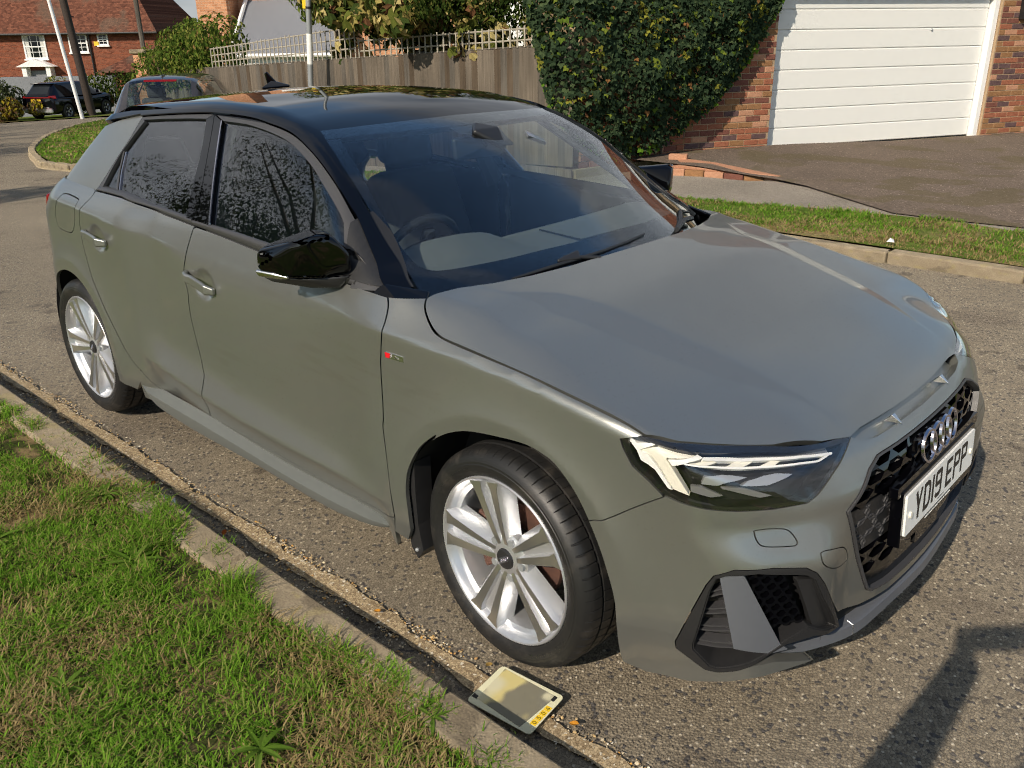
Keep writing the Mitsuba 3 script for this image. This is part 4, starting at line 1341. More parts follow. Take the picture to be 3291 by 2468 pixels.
def wheel(cx, cy, steer=0.0, spin=0.0, side=-1, detail=True):
    Mx = np.eye(4)
    Rz = trimesh.transformations.rotation_matrix(steer, (0, 0, 1))
    Rs = trimesh.transformations.rotation_matrix(spin, (0, 1, 0))
    fl = np.diag([1, -1., 1, 1]) if side < 0 else np.diag([-1., 1, 1, 1])
    fl = trimesh.transformations.rotation_matrix(np.pi, (0, 0, 1)) if side < 0 else np.eye(4)
    tr = np.eye(4); tr[:3, 3] = (cx, cy, TR)
    M = tr @ Rz @ fl
    MS = M @ Rs
    K = add(B + 'wheel', tyre.copy().apply_transform(MS), TYRE, smooth=32)
    add(K + '__rim', rim.copy().apply_transform(MS), ALLOY, smooth=30)
    add(K + '__hub', hubm.copy().apply_transform(MS), ALLOY, smooth=30)
    for s_ in range(5):
        a0 = s_ * 2 * np.pi / 5
        for e in (-1, 1):
            m, fm = spoke(a0, e)
            kk_ = add(K + '__spoke', m.apply_transform(MS), ALLOY, smooth=22)
            add(K + '__spoke_face', fm.apply_transform(MS), ALLOYF)
        wb_ = trimesh.convex.convex_hull(np.array([(x, y, r) for r, w in ((.07, .010), (.215, .022)) for x in (-w, w) for y in (-.030 + .06 * (r - .07), -.05)]))
        wb_.apply_transform(trimesh.transformations.rotation_matrix(a0, (0, 1, 0)))
        add(K + '__spoke_web', wb_.apply_transform(MS), ALLOY)
        bo = trimesh.creation.cylinder(.0105, .02, sections=12)
        bo.apply_transform(trimesh.transformations.rotation_matrix(np.pi / 2, (1, 0, 0)))
        bo.apply_translation((.0, -.030, .056))
        bo.apply_transform(trimesh.transformations.rotation_matrix(a0 + np.pi / 5, (0, 1, 0)))
        add(K + '__wheel_bolt', bo.apply_transform(MS), STEEL, smooth=30)
    capm = lathe([(.0005, -.012), (.024, -.0125), (.0275, -.014), (.0305, -.022)], 40)
    add(K + '__centre_cap', capm.apply_transform(MS), SATIN, smooth=30)
    rg = []
    for q in range(4):
        t = trimesh.creation.torus(.0072, .0012, major_sections=24, minor_sections=6)
        t.apply_transform(trimesh.transformations.rotation_matrix(np.pi / 2, (1, 0, 0)))
        t.apply_translation(((q - 1.5) * .0098, -.0112, 0)); rg.append(t)
    add(K + '__cap_emblem', cat(rg).apply_transform(MS @ trimesh.transformations.rotation_matrix(.35, (0, 1, 0))), CHROME, smooth=True)
    add(K + '__brake_disc', lathe([(.06, -.09), (.135, -.088), (.137, -.10), (.06, -.10)], 60).apply_transform(M), RUST, smooth=30)
    cal = [(.09, .20)]
    ca = hull([(.105 * np.cos(t), -.075, .105 * np.sin(t)) for t in (-.5, 0, .5)] + [(.165 * np.cos(t), -.075, .165 * np.sin(t)) for t in (-.5, 0, .5)] + [(.135, -.12, z) for z in (-.05, .05)], .008)
    ca.apply_transform(trimesh.transformations.rotation_matrix(.15 if cx > -1 else 3.0, (0, 1, 0)))
    add(K + '__brake_caliper', ca.apply_transform(M), RUST, smooth=40)
    if detail:
        for tx, a_c, sz, rr in (('DYNAMIC COMPACT', 1.05, .012, .2655), ('EFFICIENT GRIP', -2.1, .012, .2655), ('215/45 R17', 2.55, .009, .268)):
            L_ = len(tx)
            gl = []
            for q, chh in enumerate(tx):
                if chh == ' ':
                    continue
                tm = meshkit.text_mesh(chh, sz, .0014)
                tm.apply_translation((-tm.bounds.mean(0)[0], -sz / 2, 0))
                ang = a_c - (q - L_ / 2) * sz * 1.05 / rr
                Rr = np.eye(4)
                er = np.array([np.cos(ang), 0, np.sin(ang)]); et = np.array([-np.sin(ang), 0, np.cos(ang)])
                Rr[:3, 0] = et if True else -et; Rr[:3, 1] = er; Rr[:3, 2] = (0, 1, 0); Rr[:3, 3] = er * rr + (0, .0065, 0)
                if np.linalg.det(Rr[:3, :3]) < 0:
                    Rr[:3, 0] *= -1
                gl.append(tm.apply_transform(Rr))
            add(K + '__sidewall_text', cat(gl).apply_transform(MS), TYRE)
    return K


WH = [wheel(0.0, -.855, -.064, .28, -1), wheel(-2.563, -.845, 0, .40, -1), wheel(0, .855, -.064, .1, 1, False), wheel(-2.563, .845, 0, .5, 1, False)]
# wheel houses, mud flap, underbody
for cx in (0, -2.563):
    aa = np.radians(np.linspace(-8, 200, 40))
    V = []
    for t in aa:
        r = .372
        ox, oz = cx + r * np.cos(t), .313 + r * np.sin(t)
        oy = -float(side(np.array([ox]), np.array([oz]))[0]) + .022
        oy = max(oy, -.845) if cx > -1 and np.cos(t) > .5 else oy
        V += [(ox, oy, oz), (cx + (r + .015) * np.cos(t), -.62, .313 + (r + .015) * np.sin(t)), (cx + .1 * np.cos(t), -.60, .34 + .1 * np.sin(t))]
    Fq = []
    for i in range(39):
        for q in range(2):
            Fq += [(i * 3 + q, i * 3 + q + 1, (i + 1) * 3 + q + 1), (i * 3 + q, (i + 1) * 3 + q + 1, (i + 1) * 3 + q)]
    wm = trimesh.Trimesh(np.array(V), Fq, process=False)
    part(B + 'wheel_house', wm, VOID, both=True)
    lipv = []
    r0 = .360 if cx == 0 else .352
fl = Polygon([(-.325, .185), (-.352, .215), (-.362, .30), (-.360, .42), (-.345, .50), (-.318, .50), (-.320, .40), (-.316, .30), (-.300, .22)])
fm = extr(fl, -.862, -.80)
fm.vertices = fm.vertices[:, [0, 2, 1]]; fm.faces = fm.faces[:, ::-1]
MF = part(B + 'arch_liner', fm, SATIN, both=True)[0]
for x, z in ((-.347, .335), (-.325, .215)):
    s_ = trimesh.creation.icosphere(subdivisions=1, radius=.0065); s_.apply_translation((x, -.864, z))
    add(MF + '__screw', s_, STEEL)
floor_pan = cat([box((-1.25, 0, .25), (3.6, 1.20, .05)), box((.38, 0, .42), (.32, 1.1, .30)), box((-2.95, 0, .45), (.30, 1.2, .3)), box((-1.28, 0, .27), (1.75, 1.62, .05)), box((.17, 0, .62), (.70, 1.30, .10))])
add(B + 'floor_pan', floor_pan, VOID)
# --- interior
dash = []
ys = np.linspace(-.70, .70, 41)
sec = []
for y in ys:
    hood_ = .050 * np.exp(-((y + .37) / .17) ** 4)
    cur = .10 * (y / .7) ** 2
    sec.append([(-.30 - cur, y, .935 - .02 * abs(y)), (-.45 - cur, y, .955 + .3 * hood_), (-.60 - cur * .7, y, .962 + hood_), (-.70 - cur * .4, y, .950 + hood_ * .9), (-.735 - cur * .4, y, .915 + .3 * hood_), (-.72 - cur * .3, y, .80), (-.66, y, .60)])
sec = np.array(sec); nS = 7
ii, jj = np.meshgrid(np.arange(40), np.arange(nS - 1), indexing='ij')
fq = np.stack([ii * nS + jj, ii * nS + jj + 1, (ii + 1) * nS + jj + 1, (ii + 1) * nS + jj], -1).reshape(-1, 4)
DB = add(B + 'dashboard', trimesh.Trimesh(sec.reshape(-1, 3), np.vstack([fq[:, [0, 1, 2]], fq[:, [0, 2, 3]]]), process=False), DASHM, smooth=True)
add(DB + '__defroster_vent', cat([cbox((-.325, -.02 + .02 * i, .952), (.05, .006, .012), .001) for i in range(24)]), SATIN)
add(DB + '__warning_label', cbox((-.375, -.40, .957), (.03, .17, .004), .001, ax=None), LAMPGREY)
bn = cat([tube([(-.42, y, .962 - .01 * abs(y)) for y in np.linspace(.0, .55, 12)], .003, 6), tube([(-.42, 0, .962), (-.62, .02, .966)], .003, 6)])
add(DB + '__seam', bn, SATIN)
swa = np.linspace(0, 2 * np.pi, 40)
sw = trimesh.creation.torus(.178, .015, major_sections=48, minor_sections=10)
sw = cat([sw, cbox((0, -.0, -.015), (.30, .05, .03), .01), cbox((0, -.08, -.015), (.10, .16, .03), .01), lathe([(.001, .03), (.07, .02), (.08, -.02)], 24, 'z')])
sw.apply_transform(trimesh.transformations.rotation_matrix(-np.radians(66), (0, 1, 0)))
sw.apply_translation((-.83, -.37, .885))
add(B + 'steering_wheel', sw, SATIN, smooth=40)


def seat(x, y):
    k = add(B + 'front_seat', cat([hull([(x + .22, y - .2, .50), (x + .22, y + .2, .50), (x - .25, y - .22, .46), (x - .25, y + .22, .46), (x + .2, y - .2, .40), (x - .25, y + .2, .38), (x - .25, y - .2, .38)], .06, 2),
                                   hull([(x - .26, y - .2, .50), (x - .26, y + .2, .50), (x - .44, y - .17, 1.00), (x - .44, y + .17, 1.00), (x - .36, y - .2, .5), (x - .36, y + .2, .5), (x - .50, y + .16, .98), (x - .50, y - .16, .98)], .055, 2)]), SEATM, smooth=40)
    add(k + '__headrest', hull([(x - .47, y - .09, 1.10), (x - .47, y + .09, 1.10), (x - .50, y - .085, 1.235), (x - .50, y + .085, 1.235), (x - .53, y - .08, 1.11), (x - .53, y + .08, 1.11)], .04, 2), SEATM, smooth=40)
    return k


seat(-1.22, -.36); seat(-1.22, .36)
RS = add(B + 'rear_seat', cat([hull([(-2.0, -.55, .5), (-2.0, .55, .5), (-2.35, .55, .45), (-2.35, -.55, .45)], .07), hull([(-2.36, -.55, .5), (-2.36, .55, .5), (-2.55, .5, 1.0), (-2.55, -.5, 1.0)], .06)]), SEATM, smooth=40)
for y in (-.36, 0, .36):
    add(RS + '__headrest', hull([(-2.55, y - .09, 1.07), (-2.55, y + .09, 1.07), (-2.58, y - .08, 1.15), (-2.58, y + .08, 1.15)], .04), SEATM, smooth=40)
# door cards, pillar trims and headlining
for s in (-1, 1):
    add(B + 'door_card', cat([hull([(-.45, s * .78, .93), (-1.45, s * .775, .975), (-.45, s * .80, .35), (-1.45, s * .80, .35)], .012), hull([(-1.55, s * .77, .985), (-2.35, s * .755, 1.01), (-1.55, s * .80, .35), (-2.2, s * .79, .40)], .012)]), SEATM, smooth=40)
    for tb_ in (tube([(-1.50, s * .715, .96), (-1.55, s * .63, 1.18), (-1.61, s * .535, 1.30)], [.045, .035, .03], 8), tube([(-.52, s * .66, .94), (-.74, s * .62, 1.08), (-1.10, s * .535, 1.29)], [.014, .014, .016], 8), tube([(-2.45, s * .65, 1.0), (-2.44, s * .52, 1.24)], [.07, .055], 8)):
        add(B + 'inner_pillar', tb_, SEATM, smooth=40)
HLN = Polygon(np.vstack([np.stack([np.linspace(-2.55, -1.1, 12), np.full(12, .53)], 1), [(-1.03, .4), (-1.0, 0)], [(-1.03, -.4)], np.stack([np.linspace(-1.1, -2.55, 12), np.full(12, -.53)], 1)]))
panel(B + 'headlining', HLN, 'T', G, SEATM, off=-.035, flange=0, gap=0, h=.06)
im = add(B + 'inner_mirror', hull([(-.90, -.10, 1.205), (-.90, .12, 1.20), (-.905, -.10, 1.255), (-.905, .12, 1.25), (-.885, 0, 1.23)], .014, 2), SATIN, smooth=40)
add(im + '__mirror_stalk', cat([tube([(-.88, .02, 1.235), (-.86, .02, 1.26)], .012, 8), hull([(-.86, -.04, 1.285), (-.86, .06, 1.285), (-.82, .02, 1.245), (-.80, .03, 1.235), (-.90, .0, 1.30)], .012)]), SATIN, smooth=40)
tgx = add(B + 'toll_tag', onplate(extr(Polygon([(-.05, -.018), (.045, -.026), (.055, .004), (-.03, .026)]), 0, .012), np.stack([[.0, 1., -.3], [-.85, .15, .5], [.5, 0, .86]], 1) / 1.02, wpt(.225, 1.253, -.012)), LAMPGREY)
add(tgx + '__foil', onplate(extr(Polygon([(-.052, -.018), (.047, -.027), (.020, -.004), (-.04, .010)]), .0125, .0135), np.stack([[.0, 1., -.3], [-.85, .15, .5], [.5, 0, .86]], 1) / 1.02, wpt(.225, 1.253, -.012)), SILVERED)

# ------------------------------------------------------------------ ground


def zg(x):
    return -.046 * sp(-np.asarray(x, float) - 4.2, 1.5)


def sheet(poly, dz, h, holes=None):
    P, tr, _ = tri2d(poly, h)
    return trimesh.Trimesh(np.column_stack([P, zg(P[:, 0]) + dz]), tr, process=False)


gx = np.unique(np.r_[np.linspace(-400, -80, 9), np.linspace(-80, 20, 81), np.linspace(20, 300, 8)])
gy = np.unique(np.r_[np.linspace(-300, -40, 7), np.linspace(-40, 60, 41), np.linspace(60, 350, 8)])
XX, YY = np.meshgrid(gx, gy, indexing='ij')
ZZ = zg(np.maximum(XX, -70)) - .06
i, j = np.meshgrid(np.arange(len(gx) - 1), np.arange(len(gy) - 1), indexing='ij')
n = len(gy)
fq = np.stack([i * n + j, (i + 1) * n + j, (i + 1) * n + j + 1, i * n + j + 1], -1).reshape(-1, 4)
struct('ground', trimesh.Trimesh(np.stack([XX, YY, ZZ], -1).reshape(-1, 3), np.vstack([fq[:, :3], fq[:, [0, 2, 3]]]), process=False), FARTURF)
isl = np.array([(-14.18, 3.95), (-14.5, 3.70), (-15.44, 3.69), (-17.49, 4.2), (-19.76, 4.91), (-22.7, 6.08), (-26.31, 7.71), (-31., 10.24), (-34.82, 12.87)])
KY = -1.10                                                   # street-side face of the near kerb
roadp = Polygon([(14, KY), (14, 4.24), (-8.9, 4.24), (-9.0, 5.80), (-13.3, 5.80), (-14.0, 5.6), (-14.18, 4.0)] + [tuple(q) for q in isl[1:]] + [(-37, 15.5), (-41.5, 15.5), (-42.6, 12.4), (-41.5, 4.0), (-36, KY)])
struct('road', sheet(roadp, 0.0, .9), ASPH)
# near kerb: separate stones
NK = struct('near_kerb', box((-2.0, KY - .075, -.05), (16.5, .10, .06)), KERB)
xk = -10.0
while xk < 5.5:
    L_ = .914
    st = cbox((xk + L_ / 2, KY - .0625 + rng.normal(0, .0015), .025 + rng.normal(0, .0015)), (L_ - .006, .125, .135), .012)
    st = st.subdivide_to_size(.06)
    st.vertices += (meshkit.fbm(st.vertices * 14, 3, seed=2)[:, None] - .5) * np.array([.002, .006, .006])
    add(NK + '__stone', st, KERB, smooth=50)
    xk += L_
# near verge: soil with grass, weeds
vp = Polygon([(-12, KY - .122), (6, KY - .122), (6, -5.2), (-12, -5.2)])
vm = sheet(vp, .075, .25)
fine = Polygon([(-3.6, KY - .122), (.9, KY - .122), (.9, -2.5), (-3.6, -2.5)])
vm = sheet(vp.difference(fine), .080, .3)
vf = sheet(fine, .080, .03)
vf.vertices[:, 2] += (meshkit.fbm(vf.vertices * 9, 4, seed=5) - .5) * .03
struct('near_verge', vf, SOIL)
struct('near_verge_beyond', vm, FARTURF)
struct('near_footpath', box((-3, -6.1, .05), (22, 1.8, .1)), PAVE)


def blades(pos, ht, wd, lean, cols, z0, flat=0.0):
    """Grass blades: three tapering segments bending over. pos (n,2)."""
    n = len(pos)
    az = rng.uniform(0, 2 * np.pi, n)
    dirv = np.stack([np.cos(az), np.sin(az)], 1)
    sid = np.stack([-dirv[:, 1], dirv[:, 0]], 1)
    V = []
    for t, w in ((0, 1), (.4, .95), (.75, .65), (1, 0)):
        out = lean * t ** 1.7
        z = ht * (t - flat * t * t * .6)
        c = pos + dirv * out[:, None]
        for s in ((-1, 1) if w else (0,)):
            V.append(np.column_stack([c + sid * (s * w * wd / 2)[:, None], z0 + z]))
    V = np.stack(V, 1)
    f = np.array([(0, 1, 3), (0, 3, 2), (2, 3, 5), (2, 5, 4), (4, 5, 6)])
    F_ = (f[None] + (np.arange(n) * 7)[:, None, None]).reshape(-1, 3)
    col = np.repeat(cols[:, None], 7, 1)
    return trimesh.Trimesh(V.reshape(-1, 3), F_, process=False), col.reshape(-1, 3)


def grasscol(n, dry):
    g = rng.random((n, 1))
    c = np.array([.085, .20, .016]) * (1 - g) + np.array([.20, .35, .04]) * g
    y = rng.random((n, 1))
    c = np.where(y > .85, np.array([.27, .31, .08]), c)
    d = rng.random((n, 1)) < dry[:, None]
    t = rng.random((n, 1))
    return np.where(d, np.array([.42, .33, .16]) * (1 - t) + np.array([.28, .20, .09]) * t, c)


def scatter_grass(key, n, x0, x1, y0, y1, zf, hmin, hmax, keep, wd=(.0018, .0038), seed=1, dryk=.09):
    p = np.column_stack([rng.uniform(x0, x1, n), rng.uniform(y0, y1, n)])
    p = p[keep(p)]
    q = np.column_stack([p * 5, np.zeros(len(p))])
    cl = meshkit.fbm(q, 3, seed=seed)
    dens = meshkit.fbm(q * .8 + 20, 3, seed=seed + 3)
    p = p[(rng.random(len(p)) < np.clip((dens - .26) * 4.0, .18, 1))]
    q = np.column_stack([p * 5, np.zeros(len(p))])
    cl = np.clip((meshkit.fbm(q, 3, seed=seed) - .3) * 2.4, 0, 1)
    dry = np.clip((meshkit.fbm(q * .6 + 7, 3, seed=seed + 8) - .45) * 3, 0, .6) + dryk
    ht = (hmin + (hmax - hmin) * cl) * rng.uniform(.55, 1.25, len(p))
    m, c = blades(p, ht, rng.uniform(*wd, len(p)), ht * rng.uniform(.2, 1.5, len(p)), grasscol(len(p), dry), zf(p), .45)
    return m, c


EDX = np.array([-9, -2.716, -2.2, -1.9, -1.55, -1.36, -1.15, -.91, -.65, -.41, -.16, .134, .305, 3])
EDY = np.array([-1.2, -1.20, -1.15, -1.115, -1.095, -1.10, -1.19, -1.245, -1.255, -1.25, -1.175, -1.165, -1.178, -1.2]) + .018
edge = lambda p: np.interp(p[:, 0], EDX, EDY) + .06 * (meshkit.fbm(np.column_stack([p[:, :1] * 9, 0 * p]), 3, seed=6) - .5) + rng.normal(0, .010, len(p))
ev = lambda p: (p[:, 1] < edge(p)) & ~((np.hypot((p[:, 0] + 2.50) / .42, (p[:, 1] + 1.30) / .09) < 1) & (rng.random(len(p)) < .85))
zf = lambda p: .080 + (meshkit.fbm(np.column_stack([p * 9, np.full(len(p), .08 * 9)]), 4, seed=5) - .5) * .03 - .004
ms = [scatter_grass('', 150000, -3.4, .75, -2.25, KY - .01, zf, .018, .048, ev, wd=(.0022, .0050)), scatter_grass('', 36000, -3.4, .75, -2.25, KY - .01, zf, .005, .014, ev, dryk=.45, seed=9),
      scatter_grass('', 16000, -8, -3.3, -2.4, KY - .10, lambda p: np.full(len(p), .078), .02, .05, ev, wd=(.004, .007)), scatter_grass('', 16000, -6, 3.5, -5.2, -2.2, lambda p: np.full(len(p), .078), .03, .06, lambda p: np.ones(len(p), bool), wd=(.008, .014))]
# longer tufts
for x, y, nb, hh in ((-.72, -1.23, 240, .085), (-.98, -1.40, 160, .07), (-.42, -1.42, 140, .06), (-1.65, -1.33, 140, .07), (-.2, -1.36, 130, .055), (-1.35, -1.18, 90, .05), (-2.62, -1.22, 120, .06), (-.95, -1.165, 70, .05), (.28, -1.2, 90, .045), (-1.2, -1.62, 150, .06)):
    p = np.array([x, y]) + rng.normal(0, .028, (nb, 2))
    ht = hh * rng.uniform(.5, 1.1, nb)
    ms.append(blades(p, ht, rng.uniform(.0022, .0042, nb), ht * rng.uniform(.2, 1.1, nb), grasscol(nb, np.full(nb, .05)), zf(p), .45))
gk = add('verge_grass', cat([m for m, _ in ms]), GRASSM, color=np.vstack([c for _, c in ms]))
labels[gk] = {'label': 'sunlit rough green grass with dry stems covering the near verge', 'category': 'grass', 'kind': 'stuff'}


def leafshape(L, W, fold=.3, curl=.25, n=5):
    """One leaf along +x with a folded midrib, curling down."""
    t = np.linspace(0, 1, n)
    w = W / 2 * np.sin(np.pi * np.clip(t * .92 + .06, 0, 1)) ** .8
    V = []
    for a, b in zip(t, w):
        z = -curl * L * a * a
        V += [(a * L, -b, z + b * fold), (a * L, 0, z), (a * L, b, z + b * fold)]
    f = []
    for i in range(n - 1):
        for k in (0, 1):
            a = i * 3 + k
            f += [(a, a + 3, a + 4), (a, a + 4, a + 1)]
    return np.array(V), np.array(f)


for i, (x, y, r, nl, lb) in enumerate([(-1.58, -1.25, .085, 13, 'leafy green weed where the grass meets the kerb nearest the front door'), (-1.08, -1.375, .09, 12, 'broad leafed weed in the verge level with the front door hinge'), (-1.55, -1.62, .07, 10, 'flat weed in the sunlit grass at the left picture edge'), (-.67, -1.75, .07, 9, 'flat weed with narrow leaves low in the grass, left of bottom centre'), (-.12, -1.53, .07, 10, 'curled pale weed at the bottom edge of the picture'), (-2.63, -1.215, .06, 8, 'small weed at the bare earth by the far left kerb'), (.10, -1.20, .045, 6, 'small upright weed at the kerb just left of the loose plate')]):
    ls, cs = [], []
    for k in range(nl):
        V, f = leafshape(r * rng.uniform(.7, 1.2), r * rng.uniform(.16, .24), .35, rng.uniform(.1, .5), 6)
        el, az = rng.uniform(.15, .6), 2 * np.pi * (k + rng.uniform(-.3, .3)) / nl
        m = trimesh.Trimesh(V, f, process=False)
        m.apply_transform(trimesh.transformations.rotation_matrix(-el, (0, 1, 0)))
        m.apply_transform(trimesh.transformations.rotation_matrix(az, (0, 0, 1)))
        m.apply_translation((x, y, .092))
        ls.append(m)
    k = thing('weed_rosette', lb, 'plant')
    for m in ls:
        g = rng.random()
        c = np.array([.085, .16, .02]) * (1 - g) + np.array([.15, .24, .04]) * g
        add(k + '__leaf', m, GRASSM, color=np.tile(c, (len(m.vertices), 1)), smooth=False)
# gutter grit
n = 15000
gxx = rng.uniform(-5.5, 1.4, n)
off = np.where(rng.random(n) < .75, .138 + .024 * rng.normal(0, 1, n), rng.uniform(0.0, .20, n))
gyy = KY + np.abs(off)
keep = (meshkit.fbm(np.column_stack([gxx * 2.2, gyy * 6, 0 * gxx]), 3, seed=31) + rng.uniform(-.2, .2, n)) > .40
gxx, gyy = gxx[keep], gyy[keep]
ico = trimesh.creation.icosphere(subdivisions=0, radius=1)
n = len(gxx)
sz = .0022 + .0030 * rng.random(n) ** 2.2
V = ico.vertices[None] * sz[:, None, None] * rng.uniform(.6, 1.3, (n, 1, 3)) * np.array([1, 1, .6])
V = V + rng.normal(0, .12, V.shape) * sz[:, None, None] + np.column_stack([gxx, gyy, sz * .3])[:, None]
pal = np.array([(.50, .36, .18), (.62, .52, .36), (.42, .25, .10), (.70, .64, .52), (.30, .26, .20), (.55, .30, .08), (.20, .18, .16)])
pc_ = pal[rng.choice(7, n, p=[.28, .2, .12, .1, .16, .04, .10])] * rng.uniform(.8, 1.15, (n, 1))
gm = trimesh.Trimesh(V.reshape(-1, 3), (ico.faces[None] + (np.arange(n) * len(ico.vertices))[:, None, None]).reshape(-1, 3), process=False)
k = add('gutter_grit', gm, VCM, color=np.repeat(pc_, len(ico.vertices), 0))
labels[k] = {'label': 'pale yellow and orange grit lying along the gutter of the near kerb', 'category': 'gravel', 'kind': 'stuff'}
# a fine layer of sand the grit lies in
sx = np.linspace(-6, 2, 900)
lo = KY + .088 + .035 * meshkit.fbm(np.column_stack([sx * 9, 0 * sx, 0 * sx]), 3, seed=3)
hi = KY + .138 + .05 * meshkit.fbm(np.column_stack([sx * 11, 0 * sx + 5, 0 * sx]), 5, seed=4)


def sand(p, n, uv):
    f1, f2, w = voronoi(p.x * 130, p.y * 130)
    c = mix((0.24, 0.175, 0.105), (0.54, 0.43, 0.27), w)
    c = mix(c, (0.62, 0.56, 0.44), smoothstep(0.93, 0.97, w))
    return mix(c, (0.075, 0.055, 0.035), smoothstep(0.20, 0.05, f2 - f1) * 0.6)


SAND = mat('gutter_sand', {'type': 'diffuse', 'reflectance': proc(sand)})
sv = np.vstack([np.column_stack([sx, lo, 0 * sx + .004]), np.column_stack([sx, hi, 0 * sx + .004])])
m_ = len(sx); a_ = np.arange(m_ - 1)
struct('gutter_sand', trimesh.Trimesh(sv, np.vstack([np.stack([a_, a_ + 1, a_ + m_ + 1], 1), np.stack([a_, a_ + m_ + 1, a_ + m_], 1)]), process=False), SAND)


def patch(p, n, uv):
    return mix((0.05, 0.04, 0.03), (0.11, 0.085, 0.06), noise(p.x * 220, p.y * 220))


# fallen leaves and scraps in the gutter
LITTER = [diffuse('leaf_rust', .26, .075, .02), diffuse('leaf_tan', .42, .27, .08), diffuse('leaf_orange', .5, .22, .03), diffuse('scrap_white', .6, .62, .64)]
for x, y, mt_, lb in ((-1.14, -1.045, 0, 'dark rusty fallen leaf in the gutter beside the front door'), (-1.67, -1.04, 0, 'brown fallen leaf against the kerb at the green grass tip'), (-.42, -.965, 2, 'small orange fallen leaf on the gutter grit ahead of the front wheel'), (.002, -.90, 1, 'yellow fallen leaf beside the loose plate by the front tyre'), (.30, -.93, 2, 'orange fallen leaf near the right corner of the loose plate')):
    k = thing('fallen_leaf', lb, 'leaf')
    V, f = leafshape(.026, .018, .4, -.3, 5)
    m = trimesh.Trimesh(V, f, process=False)
    m.apply_transform(trimesh.transformations.rotation_matrix(rng.uniform(0, 6), (0, 0, 1)))
    m.apply_translation((x, y, .012))
    add(k, m, LITTER[mt_])
for x, y, a_r, lb in ((-1.55, -1.062, .3, 'pale grey scrap of paper against the kerb, the farther of two'), (-1.49, -1.052, -.4, 'pale grey scrap of paper against the kerb, the nearer of two')):
    k = thing('paper_scrap', lb, 'litter')
    m = trimesh.Trimesh(np.array([(-.02, -.008, .004), (.02, -.01, .012), (.022, .010, .006), (-.015, .012, .016), (0, 0, .012)]), [(0, 1, 4), (1, 2, 4), (2, 3, 4), (3, 0, 4)], process=False)
    m.apply_transform(trimesh.transformations.rotation_matrix(a_r, (0, 0, 1))); m.apply_translation((x, y, .006))
    add(k, m, LITTER[3])
# --- the loose number plate in the gutter
PLc = np.array([(.042, -.900), (.241, -.881), (.259, -1.036), (.055, -1.040)])
u = PLc[1] - PLc[0]; u /= np.linalg.norm(u)
w_ = PLc[0] - PLc[3]; w_ /= np.linalg.norm(w_)
n3 = np.array([0, 0, 1.])
e1 = np.array([u[0], u[1], 0]); e2 = np.cross(n3, e1)
cen = PLc.mean(0)
PR = np.stack([e1, e2, n3], 1)
tilt = trimesh.transformations.rotation_matrix(.05, e1)[:3, :3]
PR = tilt @ PR
LW, LH = .201, .152


def smear(p, n, uv):
    x, y = p.x - 0.150, p.y + 0.965
    a = fbm(x * 17 + 3, y * 17 + 1, 2, 2)
    b = fbm(x * 13 + 8, y * 15 + 4, 5, 2)
    c = mix((0.56, 0.53, 0.36), (0.55, 0.47, 0.20), smoothstep(0.4, 0.65, b))
    return mix(c, (0.15, 0.145, 0.12), smoothstep(0.46, 0.68, a) * 0.9)


SMEAR = prin('plate_smeared_print', proc(smear), 0.5)
LPK = thing('loose_plate', 'pale yellow loose number plate with smudged print lying in the gutter by the front tyre', 'number plate')
PCN = np.array([cen[0], cen[1], .020])
PLATEP = prin('plate_pale_yellow', (0.66, 0.64, 0.44), 0.4)
add(LPK + '__plate_body', onplate(extr(sbox(-LW / 2 + .012, -LH / 2 + .012, LW / 2 - .012, LH / 2 - .012).buffer(.012), -.0015, .0008), PR, PCN), PLATEP)
add(LPK + '__smudged_print', onplate(extr(Polygon([(-.098 + .012, LH / 2 - .006), (.083, LH / 2 - .012), (.066, -LH / 2 + .006), (-.082, -LH / 2 + .020)]), .0010, .0015), PR, PCN), SMEAR)
add(LPK + '__slot', onplate(extr(sbox(.080, LH / 2 - .028, .086, LH / 2 - .014).buffer(.002), .0010, .0016), PR, PCN), SATIN)
add(LPK + '__print_bar', onplate(extr(Polygon([(-.098, -.058), (-.080, -.058), (-.080, -.048), (-.098, -.044)]), .0010, .0014), PR, PCN), INK)
for q, chh in enumerate('40 50'[::-1] if False else ''):
    pass
for q, chh in enumerate('4050'):
    c0 = np.array([.089 - .0005 * q, .018 - .0185 * q])
    bx_ = add(LPK + '__digit_box', onplate(extr(sbox(c0[0] - .0085, c0[1] - .0085, c0[0] + .0085, c0[1] + .0085), .0010, .0013), PR, PCN), PLATEY)
    tm = meshkit.text_mesh(chh, .011, .0004)
    b_ = tm.bounds.mean(0)
    tm.apply_translation((-b_[0], -b_[1], 0))
    tm.apply_transform(trimesh.transformations.rotation_matrix(np.pi / 2, (0, 0, 1)))
    tm.apply_translation((c0[0], c0[1], .0014))
    add(LPK + '__digit', onplate(tm, PR, PCN), INK)

